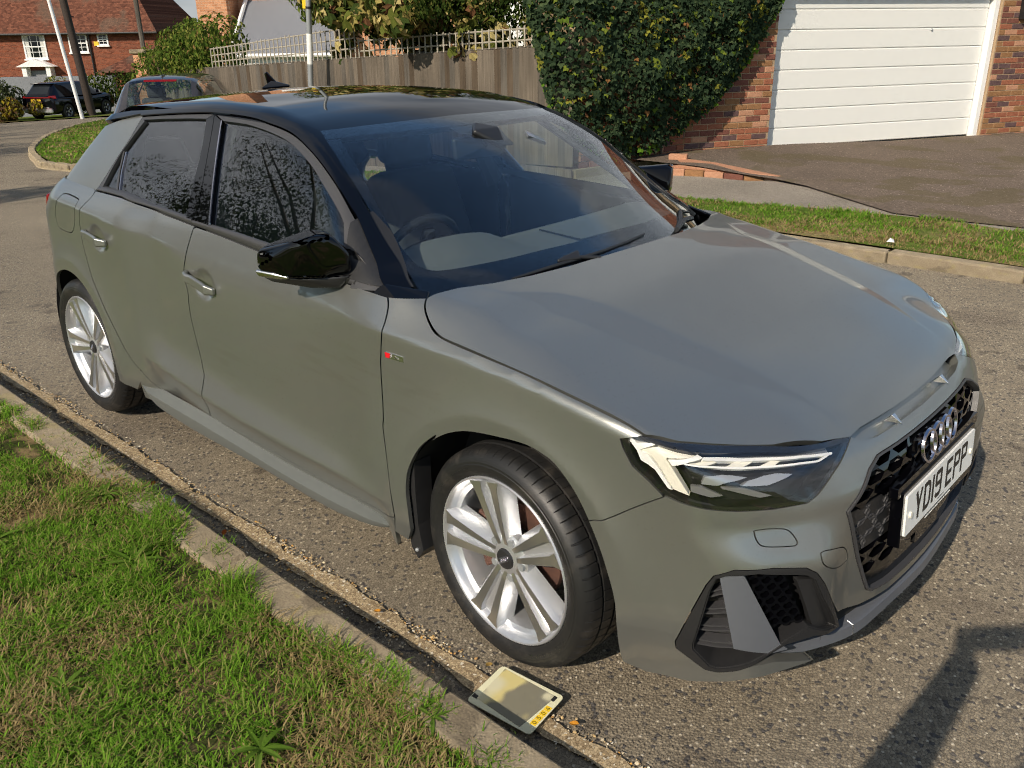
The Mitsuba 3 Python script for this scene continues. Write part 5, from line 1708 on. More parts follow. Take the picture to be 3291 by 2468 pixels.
# ------------------------------------------------------------------ far side of the street
FKY = 4.20
FK = struct('far_kerb', box((-2.7, FKY + .06, -.06), (12.5, .08, .06)), KERB)
xk = -9.1
while xk < 2.9:
    L_ = .914
    st = cbox((xk + L_ / 2, FKY + .0625 + rng.normal(0, .004), float(zg(xk)) + .010 + rng.normal(0, .003)), (L_ - .010, .125, .15), .012)
    add(FK + '__stone', st, KERB, smooth=40)
    xk += L_
fv = Polygon([(-9, FKY + .12), (2.8, FKY + .12), (1.6, 5.1), (-.9, 5.62), (-1.9, 5.50), (-2.9, 5.26), (-9, 5.20)])
struct('far_verge', sheet(fv, .095, .2), FARTURF)
struct('far_pavement', sheet(Polygon([(-9, 5.20), (-2.9, 5.26), (-1.9, 5.50), (-.9, 5.62), (1.6, 5.1), (2.8, 4.33), (14, 4.30), (14, 7.2), (-2.9, 6.95), (-3.3, 6.62), (-5.2, 6.62), (-5.2, 5.72), (-9, 5.72)]), .085, .5), PAVE)
mm_, cc_ = scatter_grass('', 16000, -4, 2.6, FKY + .10, FKY + .55, lambda p: zg(p[:, 0]) + .095, .010, .030, lambda p: shapely.contains_xy(fv, p[:, 0], p[:, 1]), wd=(.004, .008), seed=27, dryk=.75)
m, c = scatter_grass('', 52000, -9, 2.6, FKY + .10, 5.62, lambda p: zg(p[:, 0]) + .095, .025, .06, lambda p: shapely.contains_xy(fv.buffer(-.01), p[:, 0], p[:, 1] + .05 * np.sin(p[:, 0] * 9)) & (p[:, 1] > FKY + .40 * meshkit.fbm(np.column_stack([p[:, :1] * 1.7, 0 * p]), 3, seed=77) + .18), wd=(.005, .010), seed=21)
k = add('far_verge_grass', cat([m, mm_]), GRASSM, color=np.vstack([c, cc_]))
labels[k] = {'label': 'patchy green and straw coloured grass strip along the far kerb', 'category': 'grass', 'kind': 'stuff'}
k = thing('paper_scrap', 'tiny white scrap lying on the grass strip of the far kerb', 'litter')
add(k, trimesh.convex.convex_hull(np.array([(-.94, 4.35, .12), (-.88, 4.35, .125), (-.9, 4.39, .135), (-.92, 4.37, .15)])), LITTER[3])
# grass corner at the bend, with its kerb
backl = np.array([(-36.5, 15.0), (-34, 15.5), (-24.2, 9.9), (-14.2, 5.85)])
ip_ = Polygon(np.vstack([isl + (0, .13), backl[:3], [(-23.4, 9.4), (-14.2, 5.85)]])).buffer(0)
struct('bend_verge', sheet(ip_, .10, .5), FARTURF)
IK = struct('bend_kerb', tube(np.column_stack([S(isl), zg(S(isl)[:, 0]) - .02]), .05, 6), KERB)
sl = S(isl, .9)
for a, b in zip(sl[:-1], sl[1:]):
    c = (a + b) / 2
    d = b - a
    ln = np.linalg.norm(d)
    add(IK + '__stone', cbox((c[0], c[1] + .05, float(zg(c[0])) + .04), (ln * .97, .14, .15), .015, frame((d[0], d[1], 0))), KERB)
m, c = scatter_grass('', 42000, -36, -12, 3.6, 15.5, lambda p: zg(p[:, 0]) + .10, .03, .08, lambda p: shapely.contains_xy(ip_.buffer(-.02), p[:, 0], p[:, 1]), wd=(.02, .04), seed=41)
k = add('bend_verge_grass', m, GRASSM, color=c)
labels[k] = {'label': 'bright mown grass corner beyond the car, inside the road bend', 'category': 'grass', 'kind': 'stuff'}
# driveway, rising a little to the garage
J1, U2 = np.array([-4.19, 8.75]), np.array([.4535, .8913])
N2 = np.array([.8913, -.4535])
gpt = lambda s, d=0.0: J1 + U2 * s + N2 * d                    # along the garage front, d towards the street
dv = Polygon([(-5.2, 6.60), (-3.05, 6.72), (-2.6, 6.55), (-1.38, 5.66), (-.9, 5.64), (14, 6.9), (14, 20), tuple(gpt(9)), tuple(gpt(-2.2)), (-5.3, 7.0)]).buffer(0)
P_, tr_, _ = tri2d(dv, .4)
dist = np.clip((P_ - J1) @ N2, 0, 3)
zd = .0895 + .045 * np.clip(1 - dist / 2.6, 0, 1) + .05 * np.clip((-3.2 - P_[:, 0]) / .8, 0, 1)
struct('driveway', trimesh.Trimesh(np.column_stack([P_, zd]), tr_, process=False), DRIVE)

# ------------------------------------------------------------------ garage, walls, edging


def to3(P2, z):
    return np.array([P2[0], P2[1], z])


def brick_run(holder, org, u, n, s0, s1, z0, z1, want=lambda s, z: True, depth=.10, end=None, limit=290, tint=None):
    """Bricks in stretcher bond on a plane: one entry each, joints recessed."""
    A = np.stack([[u[0], u[1], 0], [-n[0], -n[1], 0], [0, 0, 1]], 1)
    if np.linalg.det(A) < 0:
        A[:, 1] *= -1
    cnt, c = 0, 0
    z = z0
    while z + .065 <= z1 + .01:
        x = s0 - (.1125 if c % 2 else 0)
        while x < s1 - .02:
            a, b = max(x, s0), min(x + .215, s1)
            if b - a > .035 and want((a + b) / 2, z):
                if cnt >= limit:
                    return
                cnt += 1
                pr = rng.uniform(-.002, .003)
                o = org + u * ((a + b) / 2) - n * (depth / 2 - .008 - pr)
                k = rng.choice(5, p=tint or [.40, .22, .20, .10, .08])
                add(holder + '__brick', cbox((o[0], o[1], z + .0325), (b - a, depth, .065), .004, A), BRICKS[k])
            x += .225
        z += .075
        c += 1


GA = thing('brick_garage', 'red brick garage with a wide white horizontally ribbed door up the driveway', 'garage')
Ar = np.stack([[U2[0], U2[1], 0], [-N2[0], -N2[1], 0], [0, 0, 1]], 1)
if np.linalg.det(Ar) < 0:
    Ar[:, 1] *= -1
W0, W1 = 3.58, 7.0
bk = lambda s0, s1, z0, z1, d0, d1: box(to3(gpt((s0 + s1) / 2, (d0 + d1) / 2), (z0 + z1) / 2), (s1 - s0, abs(d1 - d0), z1 - z0), Ar)
wallm = cat([bk(-1.28, -.004, -.1, 2.95, -.22, 0), bk(3.70, W1, -.1, 2.95, -.22, 0), bk(-.003, 3.699, 2.08, 2.95, -.22, 0), bk(-1.28, W1, -.1, 2.9, -5.6, -5.3), bk(6.8, W1, -.1, 2.9, -5.29, -.221)])
add(GA + '__wall', wallm, MORTAR)
brick_run(GA, J1, U2, N2, -1.27, -.004, .055, 2.0, lambda s, z: s > -.62 or z < 1.5)
brick_run(GA, J1, U2, N2, 3.72, 4.95, .075, 2.05, tint=[.34, .28, .20, .10, .08])
add(GA + '__roof', bk(-1.5, W1 + .2, 2.95, 3.05, -5.8, .30), SLATE)
add(GA + '__lintel', bk(-.20, 3.90, 2.06, 2.22, -.08, .012), KERB)
add(GA + '__fascia', bk(-1.5, W1 + .2, 2.75, 2.94, .301, .325), UPVC)
DR = add(GA + '__door', bk(.02, 3.60, .14, 2.07, -.19, -.17), GDOOR)
zz = .135
k_ = 0
while zz < 2.0:
    h = .245 if zz + .245 < 2.07 else 2.07 - zz
    add(DR + '__slab', cbox(to3(gpt(1.81, -.145), zz + h / 2), (3.575, .04, h - .004), .011, Ar), GDOOR)
    zz += h
    k_ += 1
add(DR + '__bottom_seal', bk(.02, 3.60, .105, .133, -.17, -.13), RUBBER)
add(DR + '__lock', trimesh.creation.icosphere(subdivisions=1, radius=.018).apply_translation(to3(gpt(2.62, -.122), 1.58)), STEEL)
add(GA + '__door_post', bk(3.612, 3.69, .10, 2.07, -.19, -.04), UPVC)
add(GA + '__threshold', bk(-.1, 3.75, .02, .118, -.25, .03), KERB)
WL_ = thing('wall_lamp', 'dark square lamp on the brickwork right of the garage door', 'lamp')
add(WL_, cat([bk(4.03, 4.16, 1.70, 1.98, .008, .10), bk(4.0, 4.19, 1.98, 2.01, .005, .13)]), SATIN)
# garden wall running from the garage corner back to the fence
Q0, Q1 = gpt(-1.28), np.array([-5.12, 5.90])
ug = (Q1 - Q0) / np.linalg.norm(Q1 - Q0)
ng = np.array([-ug[1], ug[0]])
if ng @ np.array([1, -.5]) < 0:
    ng = -ng
lg = np.linalg.norm(Q1 - Q0)
Ag = np.stack([[ug[0], ug[1], 0], [-ng[0], -ng[1], 0], [0, 0, 1]], 1)
if np.linalg.det(Ag) < 0:
    Ag[:, 1] *= -1
GW = thing('garden_wall', 'weathered brick wall under the ivy between garage and timber fence', 'wall')
mid = Q0 + ug * lg / 2 - ng * .11
add(GW + '__core', box((mid[0], mid[1], .85), (lg, .20, 1.9), Ag), MORTAR)
brick_run(GW, Q0, ug, ng, .02, lg, .125, .95, tint=[.36, .16, .14, .06, .28])
brick_run(GW, Q0, ug, ng, -.11, .09, .125, 2.0, lambda s, z: True, tint=[.5, .2, .2, .1, 0.], depth=.24)
add(GW + '__plinth', box(to3(Q0 + ug * lg / 2 + ng * .02, .05), (lg + .2, .10, .15), Ag).subdivide_to_size(.1), KERB)
BE = thing('brick_edging', 'low row of pinkish bricks and mortar edging the driveway beside the pavement', 'kerb')
for i in range(6):
    t = i / 5
    p = np.array([-4.22, 6.60]) * (1 - t) + np.array([-3.10, 6.86]) * t
    add(BE + '__brick', cbox((p[0], p[1], .075 - .006 * i), (.222, .10, .105), .006, frame((1.1, .26, 0))), BRICKS[[4, 1, 4, 2, 1, 4][i]])
mo = trimesh.convex.convex_hull(np.array([(-4.4, 6.60, .10), (-4.4, 6.98, .19), (-3.95, 7.02, .17), (-3.05, 6.95, .10), (-3.0, 6.87, .075), (-4.2, 6.62, .155), (-3.1, 6.88, .11)]))
add(BE + '__mortar_haunch', mo.subdivide_to_size(.1), BRICKS[4])
for p, c in (((-4.42, 6.95), 4),):
    add(BE + '__brick', cbox((p[0], p[1], .205), (.22, .105, .07), .006, frame((.9, .35, 0))), BRICKS[c])

# ------------------------------------------------------------------ timber fence and trellis
FP = np.array([(-5.10, 5.76), (-13.2, 5.76), (-23.4, 9.6)])
FE = thing('timber_fence', 'weathered close-boarded timber fence running along the far side of the street', 'fence')
seg = np.linalg.norm(np.diff(FP, axis=0), axis=1)


def fpt(s):
    if s <= seg[0]:
        return FP[0] + (FP[1] - FP[0]) * s / seg[0], (FP[1] - FP[0]) / seg[0]
    return FP[1] + (FP[2] - FP[1]) * (s - seg[0]) / seg[1], (FP[2] - FP[1]) / seg[1]


def ftop(x):
    return float(zg(x)) + 1.55 - .06 * np.clip((x + 8) / 3, 0, 1) * 0


s_ = 0.0
while s_ < seg.sum() - .1:
    w = rng.uniform(.088, .108)
    p, d = fpt(s_ + w / 2)
    t = ftop(p[0]) + rng.normal(0, .006)
    z0 = float(zg(p[0])) + .22
    nrm = np.array([d[1], -d[0]])
    if nrm[1] > 0:
        nrm = -nrm
    tw = d + nrm * rng.normal(.11, .03)
    m = cbox((p[0] + nrm[0] * rng.uniform(0, .006), p[1] + nrm[1] * rng.uniform(0, .006), (t + z0) / 2), (w + .012, .014, t - z0), .002, frame((tw[0], tw[1], 0)))
    add(FE + '__board', m, WOOD[rng.choice(3, p=[.5, .25, .25])])
    s_ += w
for i in range(7):
    for a, b in ((1.8 * i * 1.0, 1.8 * i + 1.79),):
        if b > seg[0]:
            break
        p, d = fpt((a + b) / 2)
        add(FE + '__gravel_board', box((p[0], p[1] - .01, float(zg(p[0])) + .12), (1.785, .03, .21)), WOOD[0])
for s in np.arange(.2, seg.sum(), 2.4):
    p, d = fpt(s)
    add(FE + '__post', box((p[0], p[1] + .06, float(zg(p[0])) + .78), (.10, .09, 1.60)), WOOD[1])
add(FE + '__capping', cat([tube([(*fpt(a)[0], ftop(fpt(a)[0][0]) + .004) for a in np.linspace(0, seg[0], 30)], .012, 6), tube([(*fpt(a)[0], ftop(fpt(a)[0][0]) + .004) for a in np.linspace(seg[0] + .02, seg.sum(), 30)], .012, 6)]), WOOD[1])
for x0, x1, h0, h1, rails, lb in ((-12.9, -8.98, .31, .42, 3, 'taller silvered lattice trellis on the fence behind the lamp post'), (-8.9, -5.7, .24, .22, 2, 'lower lattice trellis on top of the fence, half hidden by overhanging leaves')):
    TK = thing('trellis', lb, 'trellis')
    nx = int((x1 - x0) / .112)
    for i in range(nx + 1):
        x = x0 + (x1 - x0) * i / nx
        h = h0 + (h1 - h0) * i / nx + .012 * math.sin(i)
        add(TK + '__lath', box((x, 5.745, ftop(x) + h / 2), (.020, .010, h)), TRELL)
    for r in range(rails):
        f_ = (.30, .62, .95)[r] if rails == 3 else (.35, .9)[r]
        pts = [(x, 5.755, ftop(x) + f_ * (h0 + (h1 - h0) * (x - x0) / (x1 - x0))) for x in np.linspace(x0, x1, 14)]
        add(TK + '__rail', tube(pts, .010, 5), TRELL)

# ------------------------------------------------------------------ leaves


def leafcloud(P, Nrm, size, cols, shape='oval', droop=.3, jit=.6):
    """Separate leaf blades at P facing roughly along Nrm."""
    n = len(P)
    if shape == 'ivy':
        L2 = np.array([(0, -.05), (-.30, -.22), (-.50, .10), (-.26, .22), (0, .62), (.26, .22), (.50, .10), (.30, -.22)])
        fc = np.array([(0, 1, 2), (0, 2, 3), (0, 3, 4), (0, 4, 5), (0, 5, 6), (0, 6, 7)])
        zz_ = np.array([.0, -.06, -.10, 0, -.14, 0, -.10, -.06])
    elif shape == 'maple':
        L2 = np.array([(0, -.4), (-.32, -.30), (-.50, .06), (-.20, .10), (0, .55), (.20, .10), (.50, .06), (.32, -.30)])
        fc = np.array([(0, 1, 2), (0, 2, 3), (0, 3, 4), (0, 4, 5), (0, 5, 6), (0, 6, 7)])
        zz_ = np.array([.06, -.04, -.14, 0, -.16, 0, -.14, -.04])
    else:
        L2 = np.array([(0, -.5), (-.25, 0), (0, .5), (.25, 0)])
        fc = np.array([(0, 2, 1), (0, 3, 2)])
        zz_ = np.array([0, .07, -.10, .07])
    N_ = Nrm + rng.normal(0, jit, (n, 3))
    N_ /= np.linalg.norm(N_, axis=1, keepdims=True)
    up = np.tile([0, 0, -1.], (n, 1)) + rng.normal(0, .45, (n, 3))
    Yv = up - N_ * (up * N_).sum(1, keepdims=True)
    Yv /= np.linalg.norm(Yv, axis=1, keepdims=True) + 1e-9
    Xv = np.cross(Yv, N_)
    k = len(L2)
    V = P[:, None] + size[:, None, None] * (L2[None, :, :1] * Xv[:, None] + L2[None, :, 1:] * Yv[:, None] + zz_[None, :, None] * N_[:, None])
    f = (fc[None] + (np.arange(n) * k)[:, None, None]).reshape(-1, 3)
    return trimesh.Trimesh(V.reshape(-1, 3), f, process=False), np.repeat(cols, k, 0)


def pick(pal, p, n, var=.18):
    pal = np.array(pal)
    return pal[rng.choice(len(pal), n, p=p)] * rng.uniform(1 - var, 1 + var, (n, 1))


# ivy over the wall and the end of the fence
path = np.array([(-5.46, 5.66), (-5.15, 5.72), (-5.02, 6.3), (-4.80, 7.40), (-4.45, 8.16), (-4.17, 8.72)])
pd = np.r_[0, np.cumsum(np.linalg.norm(np.diff(path, axis=0), axis=1))]
low_z = PchipInterpolator([0, .25, .5, 1.0, 1.75, 2.1, 2.65, 3.1, pd[-1]], [1.25, .66, .36, .20, .28, .46, .86, 1.30, 1.95])
NI = 15000
tI = rng.uniform(0, pd[-1], NI)
zl = low_z(tI)
hi_z = 2.75
fz = rng.random(NI) ** .85
zI = zl + (hi_z - zl) * fz
pI = np.stack([np.interp(tI, pd, path[:, 0]), np.interp(tI, pd, path[:, 1])], 1)
d_ = np.stack([np.interp(tI + .15, pd, path[:, 0]) - np.interp(tI - .15, pd, path[:, 0]), np.interp(tI + .15, pd, path[:, 1]) - np.interp(tI - .15, pd, path[:, 1])], 1)
d_ /= np.linalg.norm(d_, axis=1, keepdims=True)
nI = np.stack([d_[:, 1], -d_[:, 0]], 1)
bul = .06 + .36 * np.sin(np.pi * np.clip((zI - zl) / 2.1 * .85 + .08, 0, 1)) * np.clip((pd[-1] - tI) / .9, .25, 1)
lump = meshkit.fbm(np.column_stack([pI * 2.6, zI * 2.6]), 4, seed=12)
bul = bul * (.55 + .9 * lump) - np.abs(rng.normal(0, .045, NI)) * (1 + 1.0 * (lump < .48))
P3 = np.column_stack([pI + nI * bul[:, None], zI])
Nv = np.column_stack([nI, np.full(NI, .45)])
ci = pick([(.024, .042, .022), (.042, .068, .034), (.070, .102, .046), (.16, .20, .03), (.26, .13, .05), (.11, .17, .025)], [.42, .34, .16, .03, .012, .038], NI)
cl = meshkit.fbm(np.column_stack([pI * 6, zI * 6]), 2, seed=19)
flo = (cl > .66) & (rng.random(NI) < .40) & (zI > .9)
ci[flo] = np.array([.22, .22, .035]) * rng.uniform(.8, 1.2, (flo.sum(), 1))
low = (zI - zl < .10) & (rng.random(NI) < .3)
ci[low] = np.array([.10, .20, .02])
m, c = leafcloud(P3, Nv, rng.uniform(.045, .098, NI), ci, 'ivy', jit=.42)
IV = thing('ivy', 'thick dark green ivy hanging over the brick wall and fence end left of the garage', 'plant')
kf = add(IV + '__foliage', m, LEAFM, color=c)
labels[kf] = {'kind': 'stuff'}
add(IV + '__stem', cat([tube([(*(path[2] * (1 - t) + path[3] * t + (.02, 0)), z) for z in np.linspace(.1, 2.2, 6)], .018, 6) for t in (.1, .45, .8)]), BARK)


def branchy(base, top_, r, nb, spread, seed):
    """Trunk and limbs as tapering tubes."""
    g = np.random.default_rng(seed)
    base, top_ = np.array(base, float), np.array(top_, float)
    t = np.linspace(0, 1, 6)
    tr_ = base + (top_ - base) * t[:, None] + np.r_[[np.zeros(3)], g.normal(0, .04, (5, 3))] * np.linalg.norm(top_ - base) * .5
    trunk = tube(tr_, r * (1 - .6 * t), 8)
    limbs = []
    for i in range(nb):
        a = g.uniform(.35, 1)
        p0 = base + (top_ - base) * a
        d = np.array([g.normal(), g.normal(), g.uniform(.1, .9)])
        d *= spread * g.uniform(.6, 1) / np.linalg.norm(d)
        limbs.append(tube([p0, p0 + d * .5 + g.normal(0, .05, 3) * spread, p0 + d], [r * .4, r * .25, r * .06], 6))
    return trunk, limbs


def crown(n, blobs, seed, shell_=.5):
    """Leaf positions in a set of overlapping ellipsoid clumps: centre, radii. Denser towards the outside."""
    g = np.random.default_rng(seed)
    blobs = [(np.array(c), np.array(r, float)) for c, r in blobs]
    wt = np.array([np.prod(r) ** .7 for _, r in blobs])
    idx = g.choice(len(blobs), n, p=wt / wt.sum())
    d = g.normal(0, 1, (n, 3))
    d /= np.linalg.norm(d, axis=1, keepdims=True)
    rad = 1 - shell_ * g.random(n) ** 1.6
    P = np.array([blobs[i][0] for i in idx]) + d * rad[:, None] * np.array([blobs[i][1] for i in idx])
    keep = meshkit.fbm(P * 2.2, 3, seed=seed) > .40
    return P[keep], (d + np.array([0, -.3, .35]))[keep]


def plant(name, label, catg, blobs, n, size, pal, pp, seed, trunk=None, group=None, shape='oval', jit=.6, keep=None):
    K = thing(name, label, catg, group)
    P, N_ = crown(n, blobs, seed)
    if keep is not None:
        q = keep(P)
        P, N_ = P[q], N_[q]
    m, c = leafcloud(P, N_, rng.uniform(*size, len(P)), pick(pal, pp, len(P)), shape, jit=jit)
    kf = add(K + '__crown', m, LEAFM, color=c)
    labels[kf] = {'kind': 'stuff'}
    if trunk:
        t, ls = branchy(*trunk, seed)
        tk = add(K + '__trunk', t, BARK, smooth=40)
        for l in ls:
            add(tk + '__limb', l, BARK, smooth=40)
    return K


g_ = np.random.default_rng(5)
bl = lambda n, x0, x1, y0, y1, z0, z1, r0, r1: [((g_.uniform(x0, x1), g_.uniform(y0, y1), g_.uniform(z0, z1)), (lambda r: (r, r, r * .8))(g_.uniform(r0, r1))) for _ in range(n)]
GRN = [(.05, .085, .016), (.08, .13, .022), (.13, .17, .03), (.20, .21, .05), (.24, .15, .06)]
plant('garden_tree', 'yellow green leafy tree leaning over the trellis left of the lamp post', 'tree', bl(16, -11.3, -9.9, 5.9, 7.2, 2.1, 3.6, .40, .62) + bl(5, -10.3, -9.5, 5.6, 6.1, 1.85, 2.3, .25, .4), 9500, (.06, .11), GRN, [.22, .30, .26, .17, .05], 3, ((-10.4, 6.6, -.3), (-10.4, 6.7, 3.2), .09, 7, 1.1))
plant('garden_tree', 'large leaved tree turning pale yellow and brown right of the lamp post', 'tree', bl(18, -9.6, -7.2, 5.7, 6.9, 1.9, 3.5, .42, .70) + bl(12, -9.0, -6.9, 5.15, 5.7, 1.72, 2.15, .20, .34) + bl(12, -9.4, -6.6, 5.98, 6.5, 1.25, 1.85, .26, .42), 8500, (.12, .21), [(.05, .075, .02), (.12, .14, .03), (.34, .28, .09), (.46, .38, .16), (.20, .10, .05)], [.26, .24, .20, .18, .12], 8, ((-8.3, 6.5, -.3), (-8.2, 6.5, 3.0), .10, 8, 1.2), shape='maple')
plant('garden_hedge', 'dark green small leaved hedge above the fence beside the ivy', 'hedge', bl(24, -7.4, -5.3, 5.95, 7.6, 1.5, 3.3, .35, .58) + bl(9, -7.2, -5.5, 5.1, 5.7, 1.85, 2.3, .20, .34), 15000, (.045, .085), [(.022, .040, .010), (.045, .075, .016), (.08, .11, .025), (.15, .15, .04)], [.36, .36, .20, .08], 14, ((-6.3, 6.8, -.2), (-6.2, 6.9, 2.9), .06, 9, 1.0))
hb_ = Polygon([(-12, 9.5), (-4.6, 10.5), (-4.6, 11), (-12, 10)])
BH = thing('rear_house', 'pale rendered house glimpsed in gaps through the hedge leaves', 'house')
add(BH + '__wall', box((-9.0, 12.5, 1.5), (9, .3, 4.5)), UPVC)
add(BH + '__roof', hull([(-14, 12.2, 3.7), (-4.2, 12.2, 3.7), (-14, 15.5, 6.0), (-4.2, 15.5, 6.0), (-14, 12.2, 3.8)]), RTILE)
plant('climbing_bush', 'light green bush spilling over the far end of the fence', 'bush', [((-13.0 - .62 * i + g_.normal(0, .2), 5.95 + .16 * i + g_.normal(0, .18), float(zg(-13 - .6 * i)) + 1.75 + g_.uniform(-.25, .35)), (.55, .55, .45)) for i in range(9)], 7500, (.07, .12), GRN, [.18, .34, .30, .15, .03], 23)

# lamp post
LPn = thing('lamp_post', 'plain grey steel lamp post rising behind the car roof in front of the fence', 'lamp post')
b0, dl = np.array([-9.80, 5.42, -.30]), np.array([.118, 0, 1.0])
add(LPn + '__column', tube([b0 + dl * h for h in (0, 1.0, 1.001, 3, 6)], [.075, .075, .040, .038, .030], 20), STEEL, smooth=40)
add(LPn + '__label', tube([b0 + dl * 1.55 + (0, 0, 0), b0 + dl * 1.95], .0415, 20, caps=False), PLATEW)
add(LPn + '__strap', tube([b0 + dl * 2.27, b0 + dl * 2.30], .044, 16), SATIN)
SG = thing('yellow_sign', 'narrow yellow sign strapped to the lamp post at the top edge', 'sign')
add(SG, cbox(b0 + dl * 2.62 + (-.085, -.02, 0), (.12, .02, .70), .006), YELLOW)

# ------------------------------------------------------------------ far houses
uh = np.array([.737, .676]); nh = np.array([.676, -.737])          # along the front, towards the street
H0 = np.array([-57.55, 27.2])
hp = lambda s, d=0.: H0 + uh * s + nh * d
Ah = np.stack([[uh[0], uh[1], 0], [-nh[0], -nh[1], 0], [0, 0, 1]], 1)
if np.linalg.det(Ah) < 0:
    Ah[:, 1] *= -1
hbx = lambda s0, s1, z0, z1, d0, d1: box(to3(hp((s0 + s1) / 2, (d0 + d1) / 2), (z0 + z1) / 2), (s1 - s0, abs(d1 - d0), z1 - z0), Ah)
HS = thing('brick_house', 'large old red brick house with a steep tiled roof at the far left', 'house')
add(HS + '__wall', hbx(-17, -.35, -3.6, 2.08, -9, 0), HBRICK)
ez, rz = 2.10, 8.4
ro = [to3(hp(-17.5, .45), ez), to3(hp(.05, .45), ez), to3(hp(.05, -9.5), ez), to3(hp(-17.5, -9.5), ez), to3(hp(-12, -4.5), rz), to3(hp(-4.4, -4.5), rz)]
rf = trimesh.Trimesh(np.array(ro), [(0, 1, 5), (0, 5, 4), (1, 2, 5), (2, 3, 4), (2, 4, 5), (3, 0, 4), (0, 2, 1), (0, 3, 2)], process=False)
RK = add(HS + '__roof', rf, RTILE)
add(RK + '__gutter', tube([to3(hp(-17.5, .5), ez - .05), to3(hp(.05, .5), ez - .05)], .07, 6), SATIN)
add(RK + '__chimney', hbx(-5.4, -4.5, 7.0, 9.6, -4.4, -3.5), HBRICK)
add(RK + '__vent', tube([to3(hp(-5.9, -.3), 2.75), to3(hp(-5.9, -.3), 3.2), to3(hp(-5.7, -.1), 3.25)], .06, 6), SATIN)


def sash(holder, s0, s1, z0, z1, curtain=True, rows=2, cols=3):
    wk = add(holder + '__window', hbx(s0, s1, z0, z1, -.02, .015), WGLASS)
    add(wk + '__frame', cat([hbx(s0 - .1, s0, z0 - .08, z1 + .1, .0, .07), hbx(s1, s1 + .1, z0 - .08, z1 + .1, .0, .07), hbx(s0, s1, z1, z1 + .1, 0, .07), hbx(s0, s1, z0 - .08, z0, 0, .07), hbx(s0, s1, (z0 + z1) / 2 - .035, (z0 + z1) / 2 + .035, .02, .06)]), UPVC)
    for i in range(1, cols):
        x = s0 + (s1 - s0) * i / cols
        add(wk + '__glazing_bar', hbx(x - .015, x + .015, z0, z1, .016, .04), UPVC)
    for q in (.25, .75):
        z = z0 + (z1 - z0) * q
        add(wk + '__glazing_bar', hbx(s0, s1, z - .015, z + .015, .0165, .0405), UPVC)
    if curtain:
        for a, b in ((s0, s0 + .28), (s1 - .28, s1)):
            add(wk + '__curtain', hbx(a, b, z0, z1, .0155, .0158), CURTAIN)
    add(wk + '__sill', hbx(s0 - .16, s1 + .16, z0 - .18, z0 - .085, 0, .16), UPVC)


sash(HS, -9.0, -7.7, .62, 1.95)
sash(HS, -5.95, -4.9, .98, 1.95, False)
sash(HS, -4.0, -3.5, 1.40, 1.95, False, cols=2)
pr_ = np.array([to3(hp(-9.55, .02), .05), to3(hp(-7.05, .02), .05), to3(hp(-8.3, .02), .55), to3(hp(-9.55, .75), .05), to3(hp(-7.05, .75), .05), to3(hp(-8.3, .75), .55)])
PO = add(HS + '__porch', trimesh.convex.convex_hull(pr_), UPVC)
add(PO + '__pilaster', hbx(-9.25, -8.95, -3, .04, .02, .6), UPVC)
add(PO + '__pilaster', hbx(-7.65, -7.35, -3, .04, .02, .6), UPVC)
add(PO + '__door', hbx(-8.9, -7.7, -3, -.2, .02, .10), SLATE)
add(HS + '__alarm_box', hbx(-4.35, -4.05, 1.28, 1.55, 0, .12), YELLOW)
add(HS + '__downpipe', tube([to3(hp(-4.65, .1), 2.0), to3(hp(-4.65, .1), -3)], .06, 6), SATIN)
HA = thing('tiled_outbuilding', 'low building with a brown tiled hip roof in front of the far brick house', 'building')
A0 = np.array([-51.5, 20.6])
ap = lambda s, d, z: np.array([*(A0 + uh * s + nh * d), z])
add(HA + '__wall', trimesh.convex.convex_hull(np.array([ap(0, 0, -2.8), ap(7, 0, -2.8), ap(7, -6, -2.8), ap(0, -6, -2.8), ap(0, 0, -.1), ap(7, 0, -.1), ap(7, -6, -.1), ap(0, -6, -.1)])), HBRICK)
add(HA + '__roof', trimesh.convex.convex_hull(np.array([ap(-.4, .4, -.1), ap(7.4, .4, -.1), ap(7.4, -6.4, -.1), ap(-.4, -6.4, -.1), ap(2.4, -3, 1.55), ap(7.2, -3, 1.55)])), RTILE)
CH = thing('orange_chimney_house', 'orange brick house with a tall chimney breast and white framed bay behind the bush', 'house')
c0 = np.array([-26.6, 13.3])
uc, nc = np.array([.80, .60]), np.array([.60, -.80])
Ac = np.stack([[uc[0], uc[1], 0], [-nc[0], -nc[1], 0], [0, 0, 1]], 1)
if np.linalg.det(Ac) < 0:
    Ac[:, 1] *= -1
cb = lambda s0, s1, z0, z1, d0, d1: box(np.array([*(c0 + uc * (s0 + s1) / 2 + nc * (d0 + d1) / 2), (z0 + z1) / 2]), (s1 - s0, abs(d1 - d0), z1 - z0), Ac)
add(CH + '__chimney', cb(0, 1.0, -1.2, 7.5, -.9, .35), GBRICK)
add(CH + '__wall', cb(1.0, 9.0, -1.2, 5.2, -6, -.6), GBRICK)
bx0 = lambda s, d, z: np.array([*(c0 + uc * s + nc * d), z])
BY = add(CH + '__bay', cb(1.45, 4.6, -1.2, 1.05, -.6, 1.2), UPVC)
add(BY + '__bay_roof', trimesh.convex.convex_hull(np.array([bx0(1.35, 1.35, 1.08), bx0(4.7, 1.35, 1.08), bx0(4.7, -.6, 2.75), bx0(1.35, -.6, 2.75), bx0(1.35, -.6, 1.08), bx0(4.7, -.6, 1.08)])), SLATE)
add(BY + '__gutter', tube([bx0(1.3, 1.42, 1.10), bx0(4.75, 1.42, 1.10)], .06, 8), UPVC)
add(BY + '__barge_board', tube([bx0(1.32, 1.38, 1.12), bx0(1.32, -.6, 2.85)], .07, 6), UPVC)
for i in range(3):
    wk = add(BY + '__window', cb(1.7 + i * .95, 2.5 + i * .95, -.1, .80, 1.19, 1.215), WGLASS)
